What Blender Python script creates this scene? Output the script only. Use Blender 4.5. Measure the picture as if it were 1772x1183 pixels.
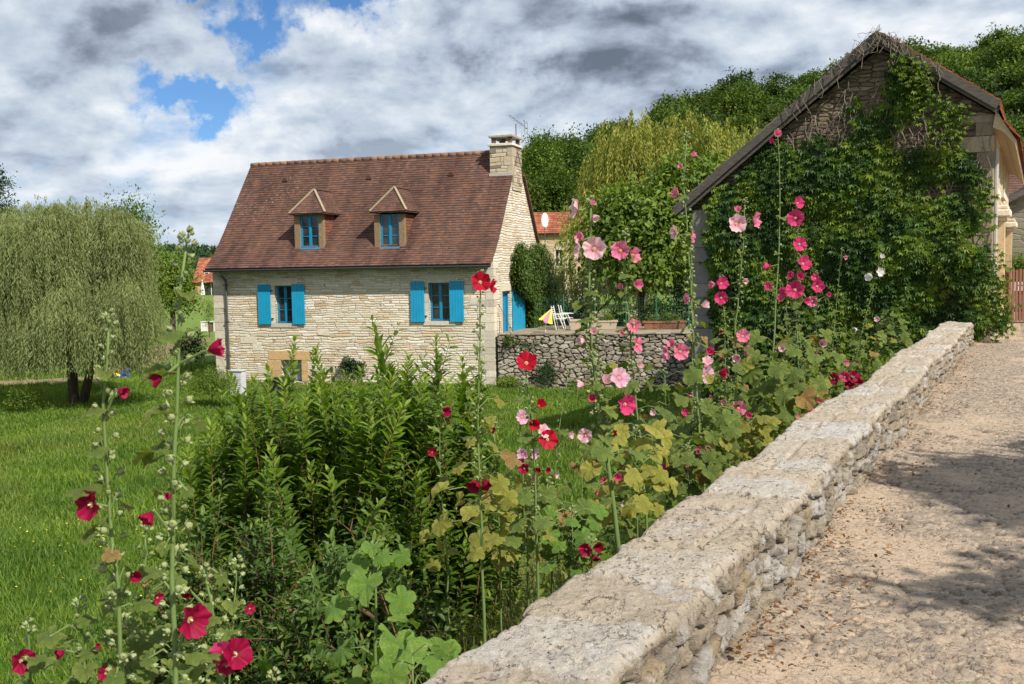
import bpy, math, random
import numpy as np
from mathutils import Vector, Matrix
PI = math.pi
rad = math.radians
random.seed(7)
RNG = np.random.default_rng(11)
sc = bpy.context.scene
for o in list(bpy.data.objects):
    bpy.data.objects.remove(o)
COL = sc.collection

# ---------------------------------------------------------------- camera
EYE = np.array([0.0, 0.0, 1.75])
PITCH, ROLL = rad(4.36), rad(-1.0)
cam_data = bpy.data.cameras.new('camera')
cam = bpy.data.objects.new('camera', cam_data)
COL.objects.link(cam)
cam_data.sensor_width = 36
cam_data.lens = 35
cam_data.clip_start = 0.05
cam_data.clip_end = 3000
CM = Matrix.Translation(Vector(EYE)) @ Matrix.Rotation(PI/2-PITCH, 4, 'X') @ Matrix.Rotation(ROLL, 4, 'Z')
cam.matrix_world = CM
cam_data.dof.use_dof = True
cam_data.dof.focus_distance = 14
cam_data.dof.aperture_fstop = 12
sc.camera = cam
sc.view_settings.view_transform = 'Standard'
sc.view_settings.look = 'None'
sc.view_settings.exposure = 0.41
sc.view_settings.gamma = 1

# ---------------------------------------------------------------- sun and sky
SUN_ELEV = rad(46)
SUN_H = np.array([0.64, -0.77]); SUN_H /= np.linalg.norm(SUN_H)
SUN = np.array([SUN_H[0]*math.cos(SUN_ELEV), SUN_H[1]*math.cos(SUN_ELEV), math.sin(SUN_ELEV)])
sd = bpy.data.lights.new('sun', 'SUN')
sd.energy = 5.0
sd.angle = rad(0.5)
sd.color = (1.0, 0.945, 0.85)
so = bpy.data.objects.new('sun', sd)
COL.objects.link(so)
so.rotation_euler = Vector(-SUN).to_track_quat('-Z', 'Y').to_euler()
world = bpy.data.worlds.new('World')
sc.world = world
world.use_nodes = True


class NT:
    """tiny node helper"""
    def __init__(s, tree):
        s.t = tree
        s.n = tree.nodes
        s.l = tree.links

    def new(s, typ, **kw):
        n = s.n.new(typ)
        for k, v in kw.items():
            setattr(n, k, v)
        return n

    def put(s, sock, v):
        if hasattr(v, 'is_output') or isinstance(v, bpy.types.NodeSocket):
            s.l.new(v, sock)
        elif v is not None:
            if sock.type == 'RGBA' and hasattr(v, '__len__') and len(v) == 3:
                v = (*v, 1)
            sock.default_value = v

    def math(s, op, a, b=None, c=None, clamp=False):
        n = s.new('ShaderNodeMath', operation=op, use_clamp=clamp)
        s.put(n.inputs[0], a)
        if b is not None: s.put(n.inputs[1], b)
        if c is not None: s.put(n.inputs[2], c)
        return n.outputs[0]

    def vmath(s, op, a, b=None, scale=None):
        n = s.new('ShaderNodeVectorMath', operation=op)
        s.put(n.inputs[0], a)
        if b is not None: s.put(n.inputs[1], b)
        if scale is not None: s.put(n.inputs['Scale'], scale)
        return n.outputs['Value'] if op in ('DOT_PRODUCT', 'LENGTH', 'DISTANCE') else n.outputs[0]

    def noise(s, vec, scale=5, detail=4, rough=.55, dist=0, color=False):
        n = s.new('ShaderNodeTexNoise')
        if vec is not None: s.put(n.inputs['Vector'], vec)
        s.put(n.inputs['Scale'], scale); s.put(n.inputs['Detail'], detail)
        s.put(n.inputs['Roughness'], rough); s.put(n.inputs['Distortion'], dist)
        return n.outputs['Color' if color else 'Fac']

    def voro(s, vec, scale=5, feature='F1', out='Distance', rnd=1, dims='3D'):
        n = s.new('ShaderNodeTexVoronoi', feature=feature, voronoi_dimensions=dims)
        s.put(n.inputs['Vector'], vec); s.put(n.inputs['Scale'], scale); s.put(n.inputs['Randomness'], rnd)
        return n.outputs[out]

    def ramp(s, fac, stops, interp='LINEAR'):
        n = s.new('ShaderNodeValToRGB')
        cr = n.color_ramp
        cr.interpolation = interp
        while len(cr.elements) < len(stops): cr.elements.new(.5)
        for e, (p, c) in zip(cr.elements, stops):
            e.position = p
            e.color = (c, c, c, 1) if isinstance(c, (int, float)) else (*c, 1)
        s.put(n.inputs[0], fac)
        return n.outputs[0]

    def mix(s, fac, a, b, mode='MIX'):
        n = s.new('ShaderNodeMix', data_type='RGBA', blend_type=mode)
        s.put(n.inputs[0], fac); s.put(n.inputs[6], a); s.put(n.inputs[7], b)
        return n.outputs[2]

    def attr(s, name, out='Fac'):
        return s.new('ShaderNodeAttribute', attribute_name=name).outputs[out]

    def bump(s, h, strength=.5, dist=.02, normal=None):
        n = s.new('ShaderNodeBump')
        s.put(n.inputs['Height'], h); s.put(n.inputs['Strength'], strength); s.put(n.inputs['Distance'], dist)
        if normal is not None: s.put(n.inputs['Normal'], normal)
        return n.outputs[0]

    def pos(s):
        return s.new('ShaderNodeNewGeometry').outputs['Position']

    def obj(s):
        return s.new('ShaderNodeTexCoord').outputs['Object']

    def sep(s, v):
        n = s.new('ShaderNodeSeparateXYZ'); s.put(n.inputs[0], v)
        return n.outputs

    def comb(s, x, y, z):
        n = s.new('ShaderNodeCombineXYZ')
        for i, v in enumerate((x, y, z)): s.put(n.inputs[i], v)
        return n.outputs[0]

    def orand(s):
        return s.new('ShaderNodeObjectInfo').outputs['Random']


def build_world():
    t = NT(world.node_tree)
    t.n.clear()
    out = t.new('ShaderNodeOutputWorld')
    bg = t.new('ShaderNodeBackground')
    t.put(bg.inputs['Strength'], 0.088)
    sky = t.new('ShaderNodeTexSky', sky_type='NISHITA')
    sky.sun_disc = False
    sky.sun_elevation = SUN_ELEV
    sky.sun_rotation = math.atan2(SUN_H[0], SUN_H[1])
    sky.ozone_density = 3.2
    sky.air_density = 0.75
    sky.dust_density = 0.35
    d = t.vmath('NORMALIZE', t.new('ShaderNodeTexCoord').outputs['Generated'])
    x, y, z = t.sep(d)
    zz = t.math('ADD', t.math('MAXIMUM', z, 0.0), 0.42)
    p = t.comb(t.math('DIVIDE', x, zz), t.math('DIVIDE', y, zz), 3.7)
    # masses of cloud where the day had them: (photo azimuth, elevation, spread, amount)
    wv = t.vmath('SUBTRACT', t.noise(d, 16, 6, .62, color=True), (.5, .5, .5))
    dw = t.vmath('ADD', d, t.vmath('SCALE', wv, scale=.16))
    def blob(az, el, sp, amt):
        v = (math.sin(rad(az))*math.cos(rad(el)), math.cos(rad(az))*math.cos(rad(el)), math.sin(rad(el)))
        dd = t.vmath('SUBTRACT', dw, v)
        q = t.vmath('MULTIPLY', dd, (1, 1, 1.7))
        r = t.vmath('LENGTH', q)
        f = t.math('SUBTRACT', 1, t.math('DIVIDE', r, sp), clamp=True)
        return t.math('MULTIPLY', t.math('SMOOTH_MIN', f, 1, .2), amt)
    def total(lst):
        s_ = None
        for b in lst:
            v = blob(*b)
            s_ = v if s_ is None else t.math('ADD', s_, v)
        return s_
    def dens(pp):
        warp = t.vmath('SCALE', t.noise(pp, 2.2, 3, .5, color=True), scale=.20)
        q = t.vmath('ADD', pp, warp)
        big = t.noise(q, 2.3, 10, .55)
        return t.math('MULTIPLY_ADD', big, 1.4, -.2)
    n0 = dens(p)
    n1 = dens(t.vmath('MULTIPLY', p, (0.965, 0.965, 1)))
    add = total([(-22, 13.0, .15, .30), (-25, 9, .10, .16), (-1.5, 14.5, .13, .62), (1.5, 13, .08, .3), (7, 11.5, .11, .55), (14, 14, .2, .18),
                 (-23, 6.5, .07, .2), (10, 7, .16, .1), (-7, 9, .18, .10), (-17.5, 3.7, .028, .24), (-20, 2.0, .03, .14), (24, 12, .2, .2)])
    sub = total([(-10.5, 15.6, .075, .50), (-7.6, 13.8, .065, .48), (-13.5, 13.2, .055, .42), (-19.8, 9.9, .055, .46), (-16.8, 9.0, .05, .40), (-16.6, 15.4, .05, .36), (-2, 5.5, .06, .14), (-16.5, 15.6, .04, .25), (-12, 1.5, .12, .14), (-21, 4.2, .12, .14), (22, 16, .05, .2)])
    den = t.math('SUBTRACT', t.math('ADD', n0, add), sub)
    cover = t.ramp(den, [(.25, 0), (.33, .35), (.43, .82), (.55, 1)])
    # thick parts are seen from below, so grey; edges and thin parts carry sunlight
    thick = t.ramp(den, [(.58, 0), (1.2, 1)])
    relief = t.math('MULTIPLY_ADD', t.math('SUBTRACT', n0, n1), 4.2, .5, clamp=True)
    lit = t.math('SUBTRACT', t.math('MULTIPLY_ADD', relief, .74, .27), t.math('MULTIPLY', thick, .34), clamp=True)
    ccol = t.ramp(lit, [(0, (1.15, 1.45, 1.9)), (.2, (2.3, 2.75, 3.5)), (.42, (4.1, 4.8, 5.8)), (.7, (6.1, 6.7, 7.4)), (1, (8.6, 8.7, 8.8))])
    # dense parts well away from the sun stay darker
    skyc = t.mix(1, sky.outputs[0], (.55, .86, 1.08), 'MULTIPLY')
    # haze near the horizon whitens sky and cloud alike
    hz = t.math('POWER', t.math('SUBTRACT', 1, t.math('MAXIMUM', z, 0), clamp=True), 11)
    col = t.mix(cover, skyc, ccol)
    col = t.mix(t.math('MULTIPLY', hz, .45), col, (5.2, 6.1, 7.2))
    t.put(bg.inputs['Color'], col)
    t.l.new(bg.outputs[0], out.inputs[0])
build_world()

# ---------------------------------------------------------------- measuring helpers
FPX = 1723.0
M3 = np.array(CM.to_3x3())
def ray(px, py): return M3 @ np.array([(px-886)/FPX, -(py-591.5)/FPX, -1.0])
def atY(px, py, Y):
    d = ray(px, py); return EYE + d*(Y/d[1])
def atZ(px, py, z):
    d = ray(px, py); return EYE + d*((z-EYE[2])/d[2])
def proj(P):
    q = (np.atleast_2d(P)-EYE) @ M3
    return 886+FPX*q[:, 0]/-q[:, 2], 591.5-FPX*q[:, 1]/-q[:, 2]
def onplane(px, py, o, n):
    d = ray(px, py); return EYE + d*(np.dot(np.array(o)-EYE, n)/np.dot(d, n))
def smooth(a, b, x):
    t = np.clip((x-a)/(b-a), 0, 1); return t*t*(3-2*t)

# the low bridge wall runs along DIR from A; u = distance left of its road face
AX, AY = -1.334, 0.0
DIR = np.array([0.468, 0.884]); DIR /= np.linalg.norm(DIR)
NRM = np.array([-DIR[1], DIR[0]])
WALL_W, WALL_H = 0.57, 0.40
def uv(x, y): return (x-AX)*NRM[0]+(y-AY)*NRM[1], (x-AX)*DIR[0]+(y-AY)*DIR[1]
def xy(u, v): return AX+NRM[0]*u+DIR[0]*v, AY+NRM[1]*u+DIR[1]*v
def yfor(px, du):
    k = (px-886)/FPX
    return (1.977+du/.884)/(.529-k)

# ---------------------------------------------------------------- numpy noise
def _h(*a):
    h = np.zeros_like(a[0], dtype=np.uint32)
    for i, v in enumerate(a):
        h = (h ^ (v.astype(np.int64).astype(np.uint32)*np.uint32([374761393, 668265263, 2147483647, 1274126177][i]))) * np.uint32(2246822519)
        h ^= h >> np.uint32(13)
    h *= np.uint32(3266489917)
    h ^= h >> np.uint32(16)
    return h.astype(np.float64)/4294967295.0
def vnoise(x, y, seed=0):
    xi, yi = np.floor(x), np.floor(y)
    fx, fy = x-xi, y-yi
    fx, fy = fx*fx*(3-2*fx), fy*fy*(3-2*fy)
    s = np.full_like(xi, seed)
    a, b, c, d = _h(xi, yi, s), _h(xi+1, yi, s), _h(xi, yi+1, s), _h(xi+1, yi+1, s)
    return (a*(1-fx)+b*fx)*(1-fy)+(c*(1-fx)+d*fx)*fy
def fbm(x, y, oct=4, seed=0, rough=.5):
    r = 0; a = 1; tot = 0
    for i in range(oct):
        r = r+a*vnoise(x*2**i+17.3*i, y*2**i+9.1*i, seed+i); tot += a; a *= rough
    return r/tot
def voro(x, y, seed=0, jit=.85):
    """F1, F2, id random, offset from cell point"""
    xi, yi = np.floor(x), np.floor(y)
    s = np.full_like(xi, seed)
    f1 = np.full(x.shape, 9.); f2 = np.full(x.shape, 9.); idr = np.zeros(x.shape)
    ox = np.zeros(x.shape); oy = np.zeros(x.shape)
    for dx in (-1, 0, 1):
        for dy in (-1, 0, 1):
            cx, cy = xi+dx, yi+dy
            px_ = cx+.5+(_h(cx, cy, s)-.5)*jit; py_ = cy+.5+(_h(cx, cy, s+1)-.5)*jit
            d = np.hypot(x-px_, y-py_)
            m = d < f1
            f2 = np.where(m, f1, np.minimum(f2, d)); idr = np.where(m, _h(cx, cy, s+2), idr)
            ox = np.where(m, x-px_, ox); oy = np.where(m, y-py_, oy)
            f1 = np.where(m, d, f1)
    return f1, f2, idr, ox, oy

# ---------------------------------------------------------------- mesh helpers
def npmesh(name, V, F, mat, parent=None, attrs=None, smooth_=False, vs=None):
    V = np.asarray(V, dtype=np.float32); 
    me = bpy.data.meshes.new(name)
    Fs = F if isinstance(F, list) else [F]
    Fs = [np.asarray(f, dtype=np.int32) for f in Fs if len(f)]
    nl = sum(f.size for f in Fs); nf = sum(len(f) for f in Fs)
    me.vertices.add(len(V)); me.vertices.foreach_set('co', V.ravel())
    me.loops.add(nl); me.loops.foreach_set('vertex_index', np.concatenate([f.ravel() for f in Fs]))
    me.polygons.add(nf)
    st = []; k = 0
    for f in Fs:
        st.append(k+np.arange(len(f), dtype=np.int32)*f.shape[1]); k += f.size
    me.polygons.foreach_set('loop_start', np.concatenate(st).astype(np.int32))
    me.polygons.foreach_set('use_smooth', np.full(nf, smooth_))
    me.update(calc_edges=True)
    me.validate()
    for a, v in (attrs or {}).items():
        at = me.attributes.new(a, 'FLOAT', 'POINT'); at.data.foreach_set('value', np.asarray(v, dtype=np.float32))
    me.materials.append(mat)
    o = bpy.data.objects.new(name, me)
    COL.objects.link(o)
    if parent is not None: o.parent = parent
    return o

class MB:
    """collects simple solids into one mesh"""
    def __init__(s): s.v = []; s.f = []; s.r = []; s.k = 0
    def add(s, vs, fs, r=None):
        n = len(s.v)
        if r is None: r = random.random()
        s.v += [tuple(map(float, v)) for v in vs]; s.f += [tuple(n+i for i in f) for f in fs]; s.r += [r]*len(vs)
    def box(s, x0, x1, y0, y1, z0, z1, r=None, j=0):
        vs = [(x, y, z) for z in (z0, z1) for y in (y0, y1) for x in (x0, x1)]
        if j: vs = [tuple(c+random.uniform(-j, j) for c in v) for v in vs]
        s.add(vs, [(0, 2, 3, 1), (4, 5, 7, 6), (0, 1, 5, 4), (2, 6, 7, 3), (0, 4, 6, 2), (1, 3, 7, 5)], r)
    def bar(s, a, b, w, h, up=(0, 0, 1), r=None):
        a, b = Vector(a), Vector(b); d = (b-a).normalized(); sd_ = d.cross(Vector(up))
        if sd_.length < 1e-4: sd_ = d.cross(Vector((1, 0, 0)))
        sd_.normalize(); u = sd_.cross(d)
        vs = []
        for p in (a, b):
            for i, j in ((-1, -1), (1, -1), (1, 1), (-1, 1)):
                vs.append(p+sd_*(i*w/2)+u*(j*h/2))
        s.add(vs, [(0, 1, 2, 3), (7, 6, 5, 4), (0, 4, 5, 1), (1, 5, 6, 2), (2, 6, 7, 3), (3, 7, 4, 0)], r)
    def tube(s, pts, rads, n=8, r=None, cap=True):
        pts = [Vector(p) for p in pts]
        if not hasattr(rads, '__len__'): rads = [rads]*len(pts)
        vs = []; fs = []
        ref = Vector((.31, .77, .2)).normalized()
        for i, p in enumerate(pts):
            d = (pts[min(i+1, len(pts)-1)]-pts[max(i-1, 0)]).normalized()
            a = d.cross(ref).normalized(); b = d.cross(a)
            for k in range(n):
                t = 2*PI*k/n
                vs.append(p+(a*math.cos(t)+b*math.sin(t))*rads[i])
        for i in range(len(pts)-1):
            for k in range(n):
                k2 = (k+1) % n
                fs.append((i*n+k, i*n+k2, (i+1)*n+k2, (i+1)*n+k))
        if cap:
            fs.append(tuple(range(n))[::-1]); fs.append(tuple((len(pts)-1)*n+k for k in range(n)))
        s.add(vs, fs, r)
    def prism(s, poly, d, r=None):
        """closed 3D polygon extruded by vector d"""
        n = len(poly); d = Vector(d)
        vs = [Vector(p) for p in poly]+[Vector(p)+d for p in poly]
        fs = [tuple(range(n)), tuple(range(2*n-1, n-1, -1))]+[(i, i+n, (i+1) % n+n, (i+1) % n) for i in range(n)]
        s.add(vs, fs, r)
    def quad(s, *vs, r=None): s.add(vs, [tuple(range(len(vs)))], r)
    def build(s, name, mat, parent=None, sm=False, bevel=0):
        me = bpy.data.meshes.new(name)
        me.from_pydata(s.v, [], s.f)
        at = me.attributes.new('rnd', 'FLOAT', 'POINT'); at.data.foreach_set('value', np.array(s.r, dtype=np.float32))
        me.materials.append(mat)
        if sm:
            for p in me.polygons: p.use_smooth = True
        o = bpy.data.objects.new(name, me)
        COL.objects.link(o)
        if parent is not None: o.parent = parent
        if bevel:
            m = o.modifiers.new('bevel', 'BEVEL'); m.width = bevel; m.segments = 2
        return o

def tag(o, label=None, cat=None, group=None, kind=None):
    if label: o['label'] = label
    if cat: o['category'] = cat
    if group: o['group'] = group
    if kind: o['kind'] = kind
    return o
def thing(name, label, cat, loc=(0, 0, 0), rz=0, group=None):
    o = bpy.data.objects.new(name, None); COL.objects.link(o)
    o.empty_display_size = .2
    o.location = loc; o.rotation_euler = (0, 0, rz)
    return tag(o, label, cat, group)
def copy_tree(o, parent=None):
    c = o.copy(); COL.objects.link(c)
    if parent is not None: c.parent = parent
    for ch in [k for k in bpy.data.objects if k.parent == o]: copy_tree(ch, c)
    return c

def nrm(a): return a/np.maximum(np.linalg.norm(a, axis=-1, keepdims=True), 1e-9)
def scatter(T, P, D, N, S, rnd=None):
    """copies of template T=(verts k×3, faces) with frames (D along, N normal); S scale (n,) or (n,3)"""
    tv, tf = T
    D = nrm(D); Y = nrm(np.cross(N, D)); Nn = np.cross(D, Y)
    S = np.asarray(S)
    if S.ndim == 1: S = np.repeat(S[:, None], 3, 1)
    L = tv[None]*S[:, None, :]
    V = P[:, None]+L[..., 0:1]*D[:, None]+L[..., 1:2]*Y[:, None]+L[..., 2:3]*Nn[:, None]
    n, k = len(P), len(tv)
    F = (tf[None]+(np.arange(n)*k)[:, None, None]).reshape(-1, tf.shape[1])
    if rnd is None: rnd = RNG.random(n)
    return V.reshape(-1, 3), F, np.repeat(rnd, k)
def join(parts):
    Vs, Fs, Rs = [], [], []; k = 0
    for V, F, R in parts:
        Vs.append(V); Fs.append(F+k); Rs.append(R); k += len(V)
    return np.concatenate(Vs), np.concatenate(Fs), np.concatenate(Rs)
A_ = lambda l: np.array(l, dtype=float)
DIAMOND = (A_([(0, 0, 0), (.45, .26, .07), (1, 0, -.04), (.45, -.26, .07)]), np.array([(0, 2, 1), (0, 3, 2)]))
LANCE = (A_([(0, 0, 0), (.3, .13, .035), (.32, 0, 0), (.3, -.13, .035), (.66, .115, .0), (.68, 0, -.04), (.66, -.115, .0), (1, 0, -.16)]),
         np.array([(0, 2, 1), (0, 3, 2), (1, 2, 5), (1, 5, 4), (2, 3, 6), (2, 6, 5), (4, 5, 7), (5, 6, 7)]))
OVATE = (A_([(0, 0, 0), (.22, .24, .05), (.25, 0, 0), (.22, -.24, .05), (.6, .24, .02), (.62, 0, -.03), (.6, -.24, .02), (1, 0, -.14)]), LANCE[1])
STRAP = (A_([(0, 0, 0), (.4, .07, 0), (1, 0, -.08), (.4, -.07, 0)]), np.array([(0, 2, 1), (0, 3, 2)]))
BLADE = (A_([(0, .035, 0), (0, -.035, 0), (.55, -.022, .06), (.55, .022, .06), (1, 0, .28)]), np.array([(0, 1, 2), (0, 2, 3), (3, 2, 4)]))
def five():
    vs, fs = [], []
    for a, l in ((-1.25, .7), (-.6, .92), (0, 1), (.6, .92), (1.25, .7)):
        k = len(vs); c, s_ = math.cos(a), math.sin(a)
        for (x, y, z) in ((0.05, 0, 0), (.5, .17, .05), (1, 0, -.16), (.5, -.17, .05)):
            x *= l; y *= l*1.05
            vs.append((x*c-y*s_, x*s_+y*c, z))
        fs += [(k, k+2, k+1), (k, k+3, k+2)]
    return A_(vs), np.array(fs)
FIVE = five()
def rdir(n):
    v = RNG.normal(size=(n, 3)); return nrm(v)

def clumps(blobs, nclump, nleaf, sig, size, T=DIAMOND, droop=.3, top=0.0, inner=.62):
    """leaf clumps spread in the outer part of ellipsoid blobs [(c, r), ...]"""
    vol = np.array([b[1][0]*b[1][1]+b[1][0]*b[1][2] for b in blobs]); pr = vol/vol.sum()
    bi = RNG.choice(len(blobs), nclump, p=pr)
    C = np.array([b[0] for b in blobs], float)[bi]; R = np.array([b[1] for b in blobs], float)[bi]
    d = rdir(nclump); d[:, 2] = np.where(d[:, 2] < -.5, -d[:, 2], d[:, 2])
    rr = inner+(1-inner)*RNG.random(nclump)**.6
    rr *= 1+.10*np.sin(d[:, 0]*7+bi)+.10*np.sin(d[:, 1]*6+bi*2)+.08*RNG.normal(size=nclump)
    cc = C+d*R*rr[:, None]
    k = np.repeat(np.arange(nclump), nleaf)
    g = RNG.normal(size=(len(k), 3)); sg = sig*(.6+.8*RNG.random(nclump))
    P = cc[k]+g*sg[k][:, None]*np.array([1, 1, .75])
    out = nrm(P-C[k]); rd = rdir(len(k))
    D = nrm(out*.5+rd*.8+np.array([0, 0, -droop])); N = nrm(rdir(len(k))*.6+out*.5+np.array([0, 0, .7]))
    S = size*(.6+.7*RNG.random(len(k)))
    crnd = RNG.random(nclump)
    return scatter(T, P, D, N, S, np.clip(crnd[k]*.65+RNG.random(len(k))*.35, 0, 1))

# ---------------------------------------------------------------- materials
def coursed_np(a, b, rowh, length, seed, wob=.3):
    """masonry in courses: metres to the nearest joint, stone id, position in the stone"""
    q = b/rowh+wob*(fbm(a*1.7, b*1.7, 3, seed)-.5)*2
    row = np.floor(q); fz = q-row; s = np.full(a.shape, float(seed))
    L = length*(.65+.8*_h(row, row*0+3, s))
    x = a/L+_h(row, row*0+9, s)*37+.9*vnoise(a/L*.8, row*3.3, seed+5)+.18*(fbm(a*9, b*9, 3, seed+2)-.5)
    c = np.floor(x); fx = x-c
    d = np.minimum(np.minimum(fz, 1-fz)*rowh, np.minimum(fx, 1-fx)*L)
    return d, _h(c, row, s), (fx-.5)*2, (fz-.5)*2

def newmat(name):
    m = bpy.data.materials.new(name); m.use_nodes = True
    t = NT(m.node_tree); b = t.n['Principled BSDF']
    b.inputs['Roughness'].default_value = .85
    b.inputs['Specular IOR Level'].default_value = .25
    return m, t, b
def plain(name, c, rough=.7, metal=0, spec=.3, var=.12, sc_=6):
    m, t, b = newmat(name)
    n = t.noise(t.obj(), sc_, 4, .6)
    t.put(b.inputs['Base Color'], t.mix(1, c, t.ramp(n, [(.25, 1-var), (.75, 1+var*.5)]), 'MULTIPLY'))
    b.inputs['Roughness'].default_value = rough; b.inputs['Metallic'].default_value = metal
    b.inputs['Specular IOR Level'].default_value = spec
    return m
def leafmat(name, dark, mid, light, trans=.3, rough=.5, spec=.35, hue=0, veins=False):
    m, t, b = newmat(name)
    r = t.attr('rnd')
    c = t.ramp(r, [(.0, dark), (.55, mid), (1, light)])
    n = t.noise(t.pos(), .9, 2, .5)
    c = t.mix(1, c, t.ramp(n, [(.3, .82), (.7, 1.15)]), 'MULTIPLY')
    if hue:
        orn = t.orand()
        c = t.mix(t.math('MULTIPLY', orn, hue), c, t.mix(1, c, (1.7, 1.35, .7), 'MULTIPLY'))
        c = t.mix(1, c, t.ramp(t.math('FRACT', t.math('MULTIPLY', orn, 7.31)), [(0, .7), (1, 1.25)]), 'MULTIPLY')
    if veins:
        o_ = t.obj(); w_ = t.noise(o_, 2.6, 5, .65); fi = t.noise(o_, 11, 4, .7)
        c = t.mix(t.ramp(w_, [(.50, 0), (.66, .6)]), c, t.mix(1, c, (1.75, 1.35, .9), 'MULTIPLY'))
        c = t.mix(1, c, t.ramp(fi, [(.25, .72), (.7, 1.15)]), 'MULTIPLY')
        a_ = t.attr('ang'); vn = t.math('ABSOLUTE', t.math('SINE', t.math('MULTIPLY', a_, 2.5)))
        rb = t.math('ABSOLUTE', t.math('SINE', t.math('MULTIPLY_ADD', t.attr('rad'), 16, t.math('MULTIPLY', vn, -5))))
        line = t.math('MAXIMUM', t.ramp(vn, [(.03, 1), (.10, 0)]), t.math('MULTIPLY', t.ramp(rb, [(.05, .6), (.22, 0)]), .8))
        c = t.mix(t.math('MULTIPLY', line, .5), c, t.mix(1, c, (1.6, 1.5, 1.5), 'MULTIPLY'))
        t.put(b.inputs['Normal'], t.bump(t.math('SUBTRACT', fi, t.math('MULTIPLY', line, .8)), .6, .05))
    t.put(b.inputs['Base Color'], c)
    b.inputs['Roughness'].default_value = rough; b.inputs['Specular IOR Level'].default_value = spec
    tr = t.new('ShaderNodeBsdfTranslucent'); t.put(tr.inputs[0], t.mix(1, c, (1.5, 1.6, .6), 'MULTIPLY'))
    mx = t.new('ShaderNodeMixShader'); mx.inputs[0].default_value = trans
    t.l.new(b.outputs[0], mx.inputs[1]); t.l.new(tr.outputs[0], mx.inputs[2])
    t.l.new(mx.outputs[0], t.n['Material Output'].inputs[0])
    return m
def petalmat(name, main, edge, eye, centre):
    m, t, b = newmat(name)
    r = t.attr('rad')
    c = t.ramp(r, [(.0, centre), (.13, centre), (.2, eye), (.42, main), (.85, edge), (1, edge)])
    v = t.math('ABSOLUTE', t.math('SINE', t.math('MULTIPLY', t.attr('ang'), 32.5)))
    c = t.mix(t.math('MULTIPLY', v, .30), c, t.mix(1, main, (.72, .55, .60), 'MULTIPLY'))
    overlap_shade = t.math('ABSOLUTE', t.math('SINE', t.math('MULTIPLY_ADD', t.attr('ang'), 2.5, .4)))
    c = t.mix(t.math('MULTIPLY', t.ramp(overlap_shade, [(.04, 1), (.20, 0)]), t.ramp(r, [(.3, 0), (.6, .45)])), c, t.mix(1, main, (.45, .3, .35), 'MULTIPLY'))  # shading where petals overlap, darkened into the petal colour
    c = t.mix(1, c, t.ramp(t.noise(t.obj(), 5, 4, .6), [(.3, .78), (.7, 1.1)]), 'MULTIPLY')
    t.put(b.inputs['Base Color'], c)
    b.inputs['Roughness'].default_value = .6
    tr = t.new('ShaderNodeBsdfTranslucent'); t.put(tr.inputs[0], c)
    mx = t.new('ShaderNodeMixShader'); mx.inputs[0].default_value = .42
    t.l.new(b.outputs[0], mx.inputs[1]); t.l.new(tr.outputs[0], mx.inputs[2])
    t.l.new(mx.outputs[0], t.n['Material Output'].inputs[0])
    return m
def woodmat(name, c1, c2, scale=(8, 8, 1), bump=.4):
    m, t, b = newmat(name)
    v = t.vmath('MULTIPLY', t.obj(), scale)
    n = t.noise(v, 6, 6, .65, .6)
    t.put(b.inputs['Base Color'], t.mix(t.attr('rnd'), t.ramp(n, [(.3, c1), (.7, c2)]), t.ramp(n, [(.25, c1), (.9, c2)])))
    t.put(b.inputs['Normal'], t.bump(n, bump, .01))
    return m

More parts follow.
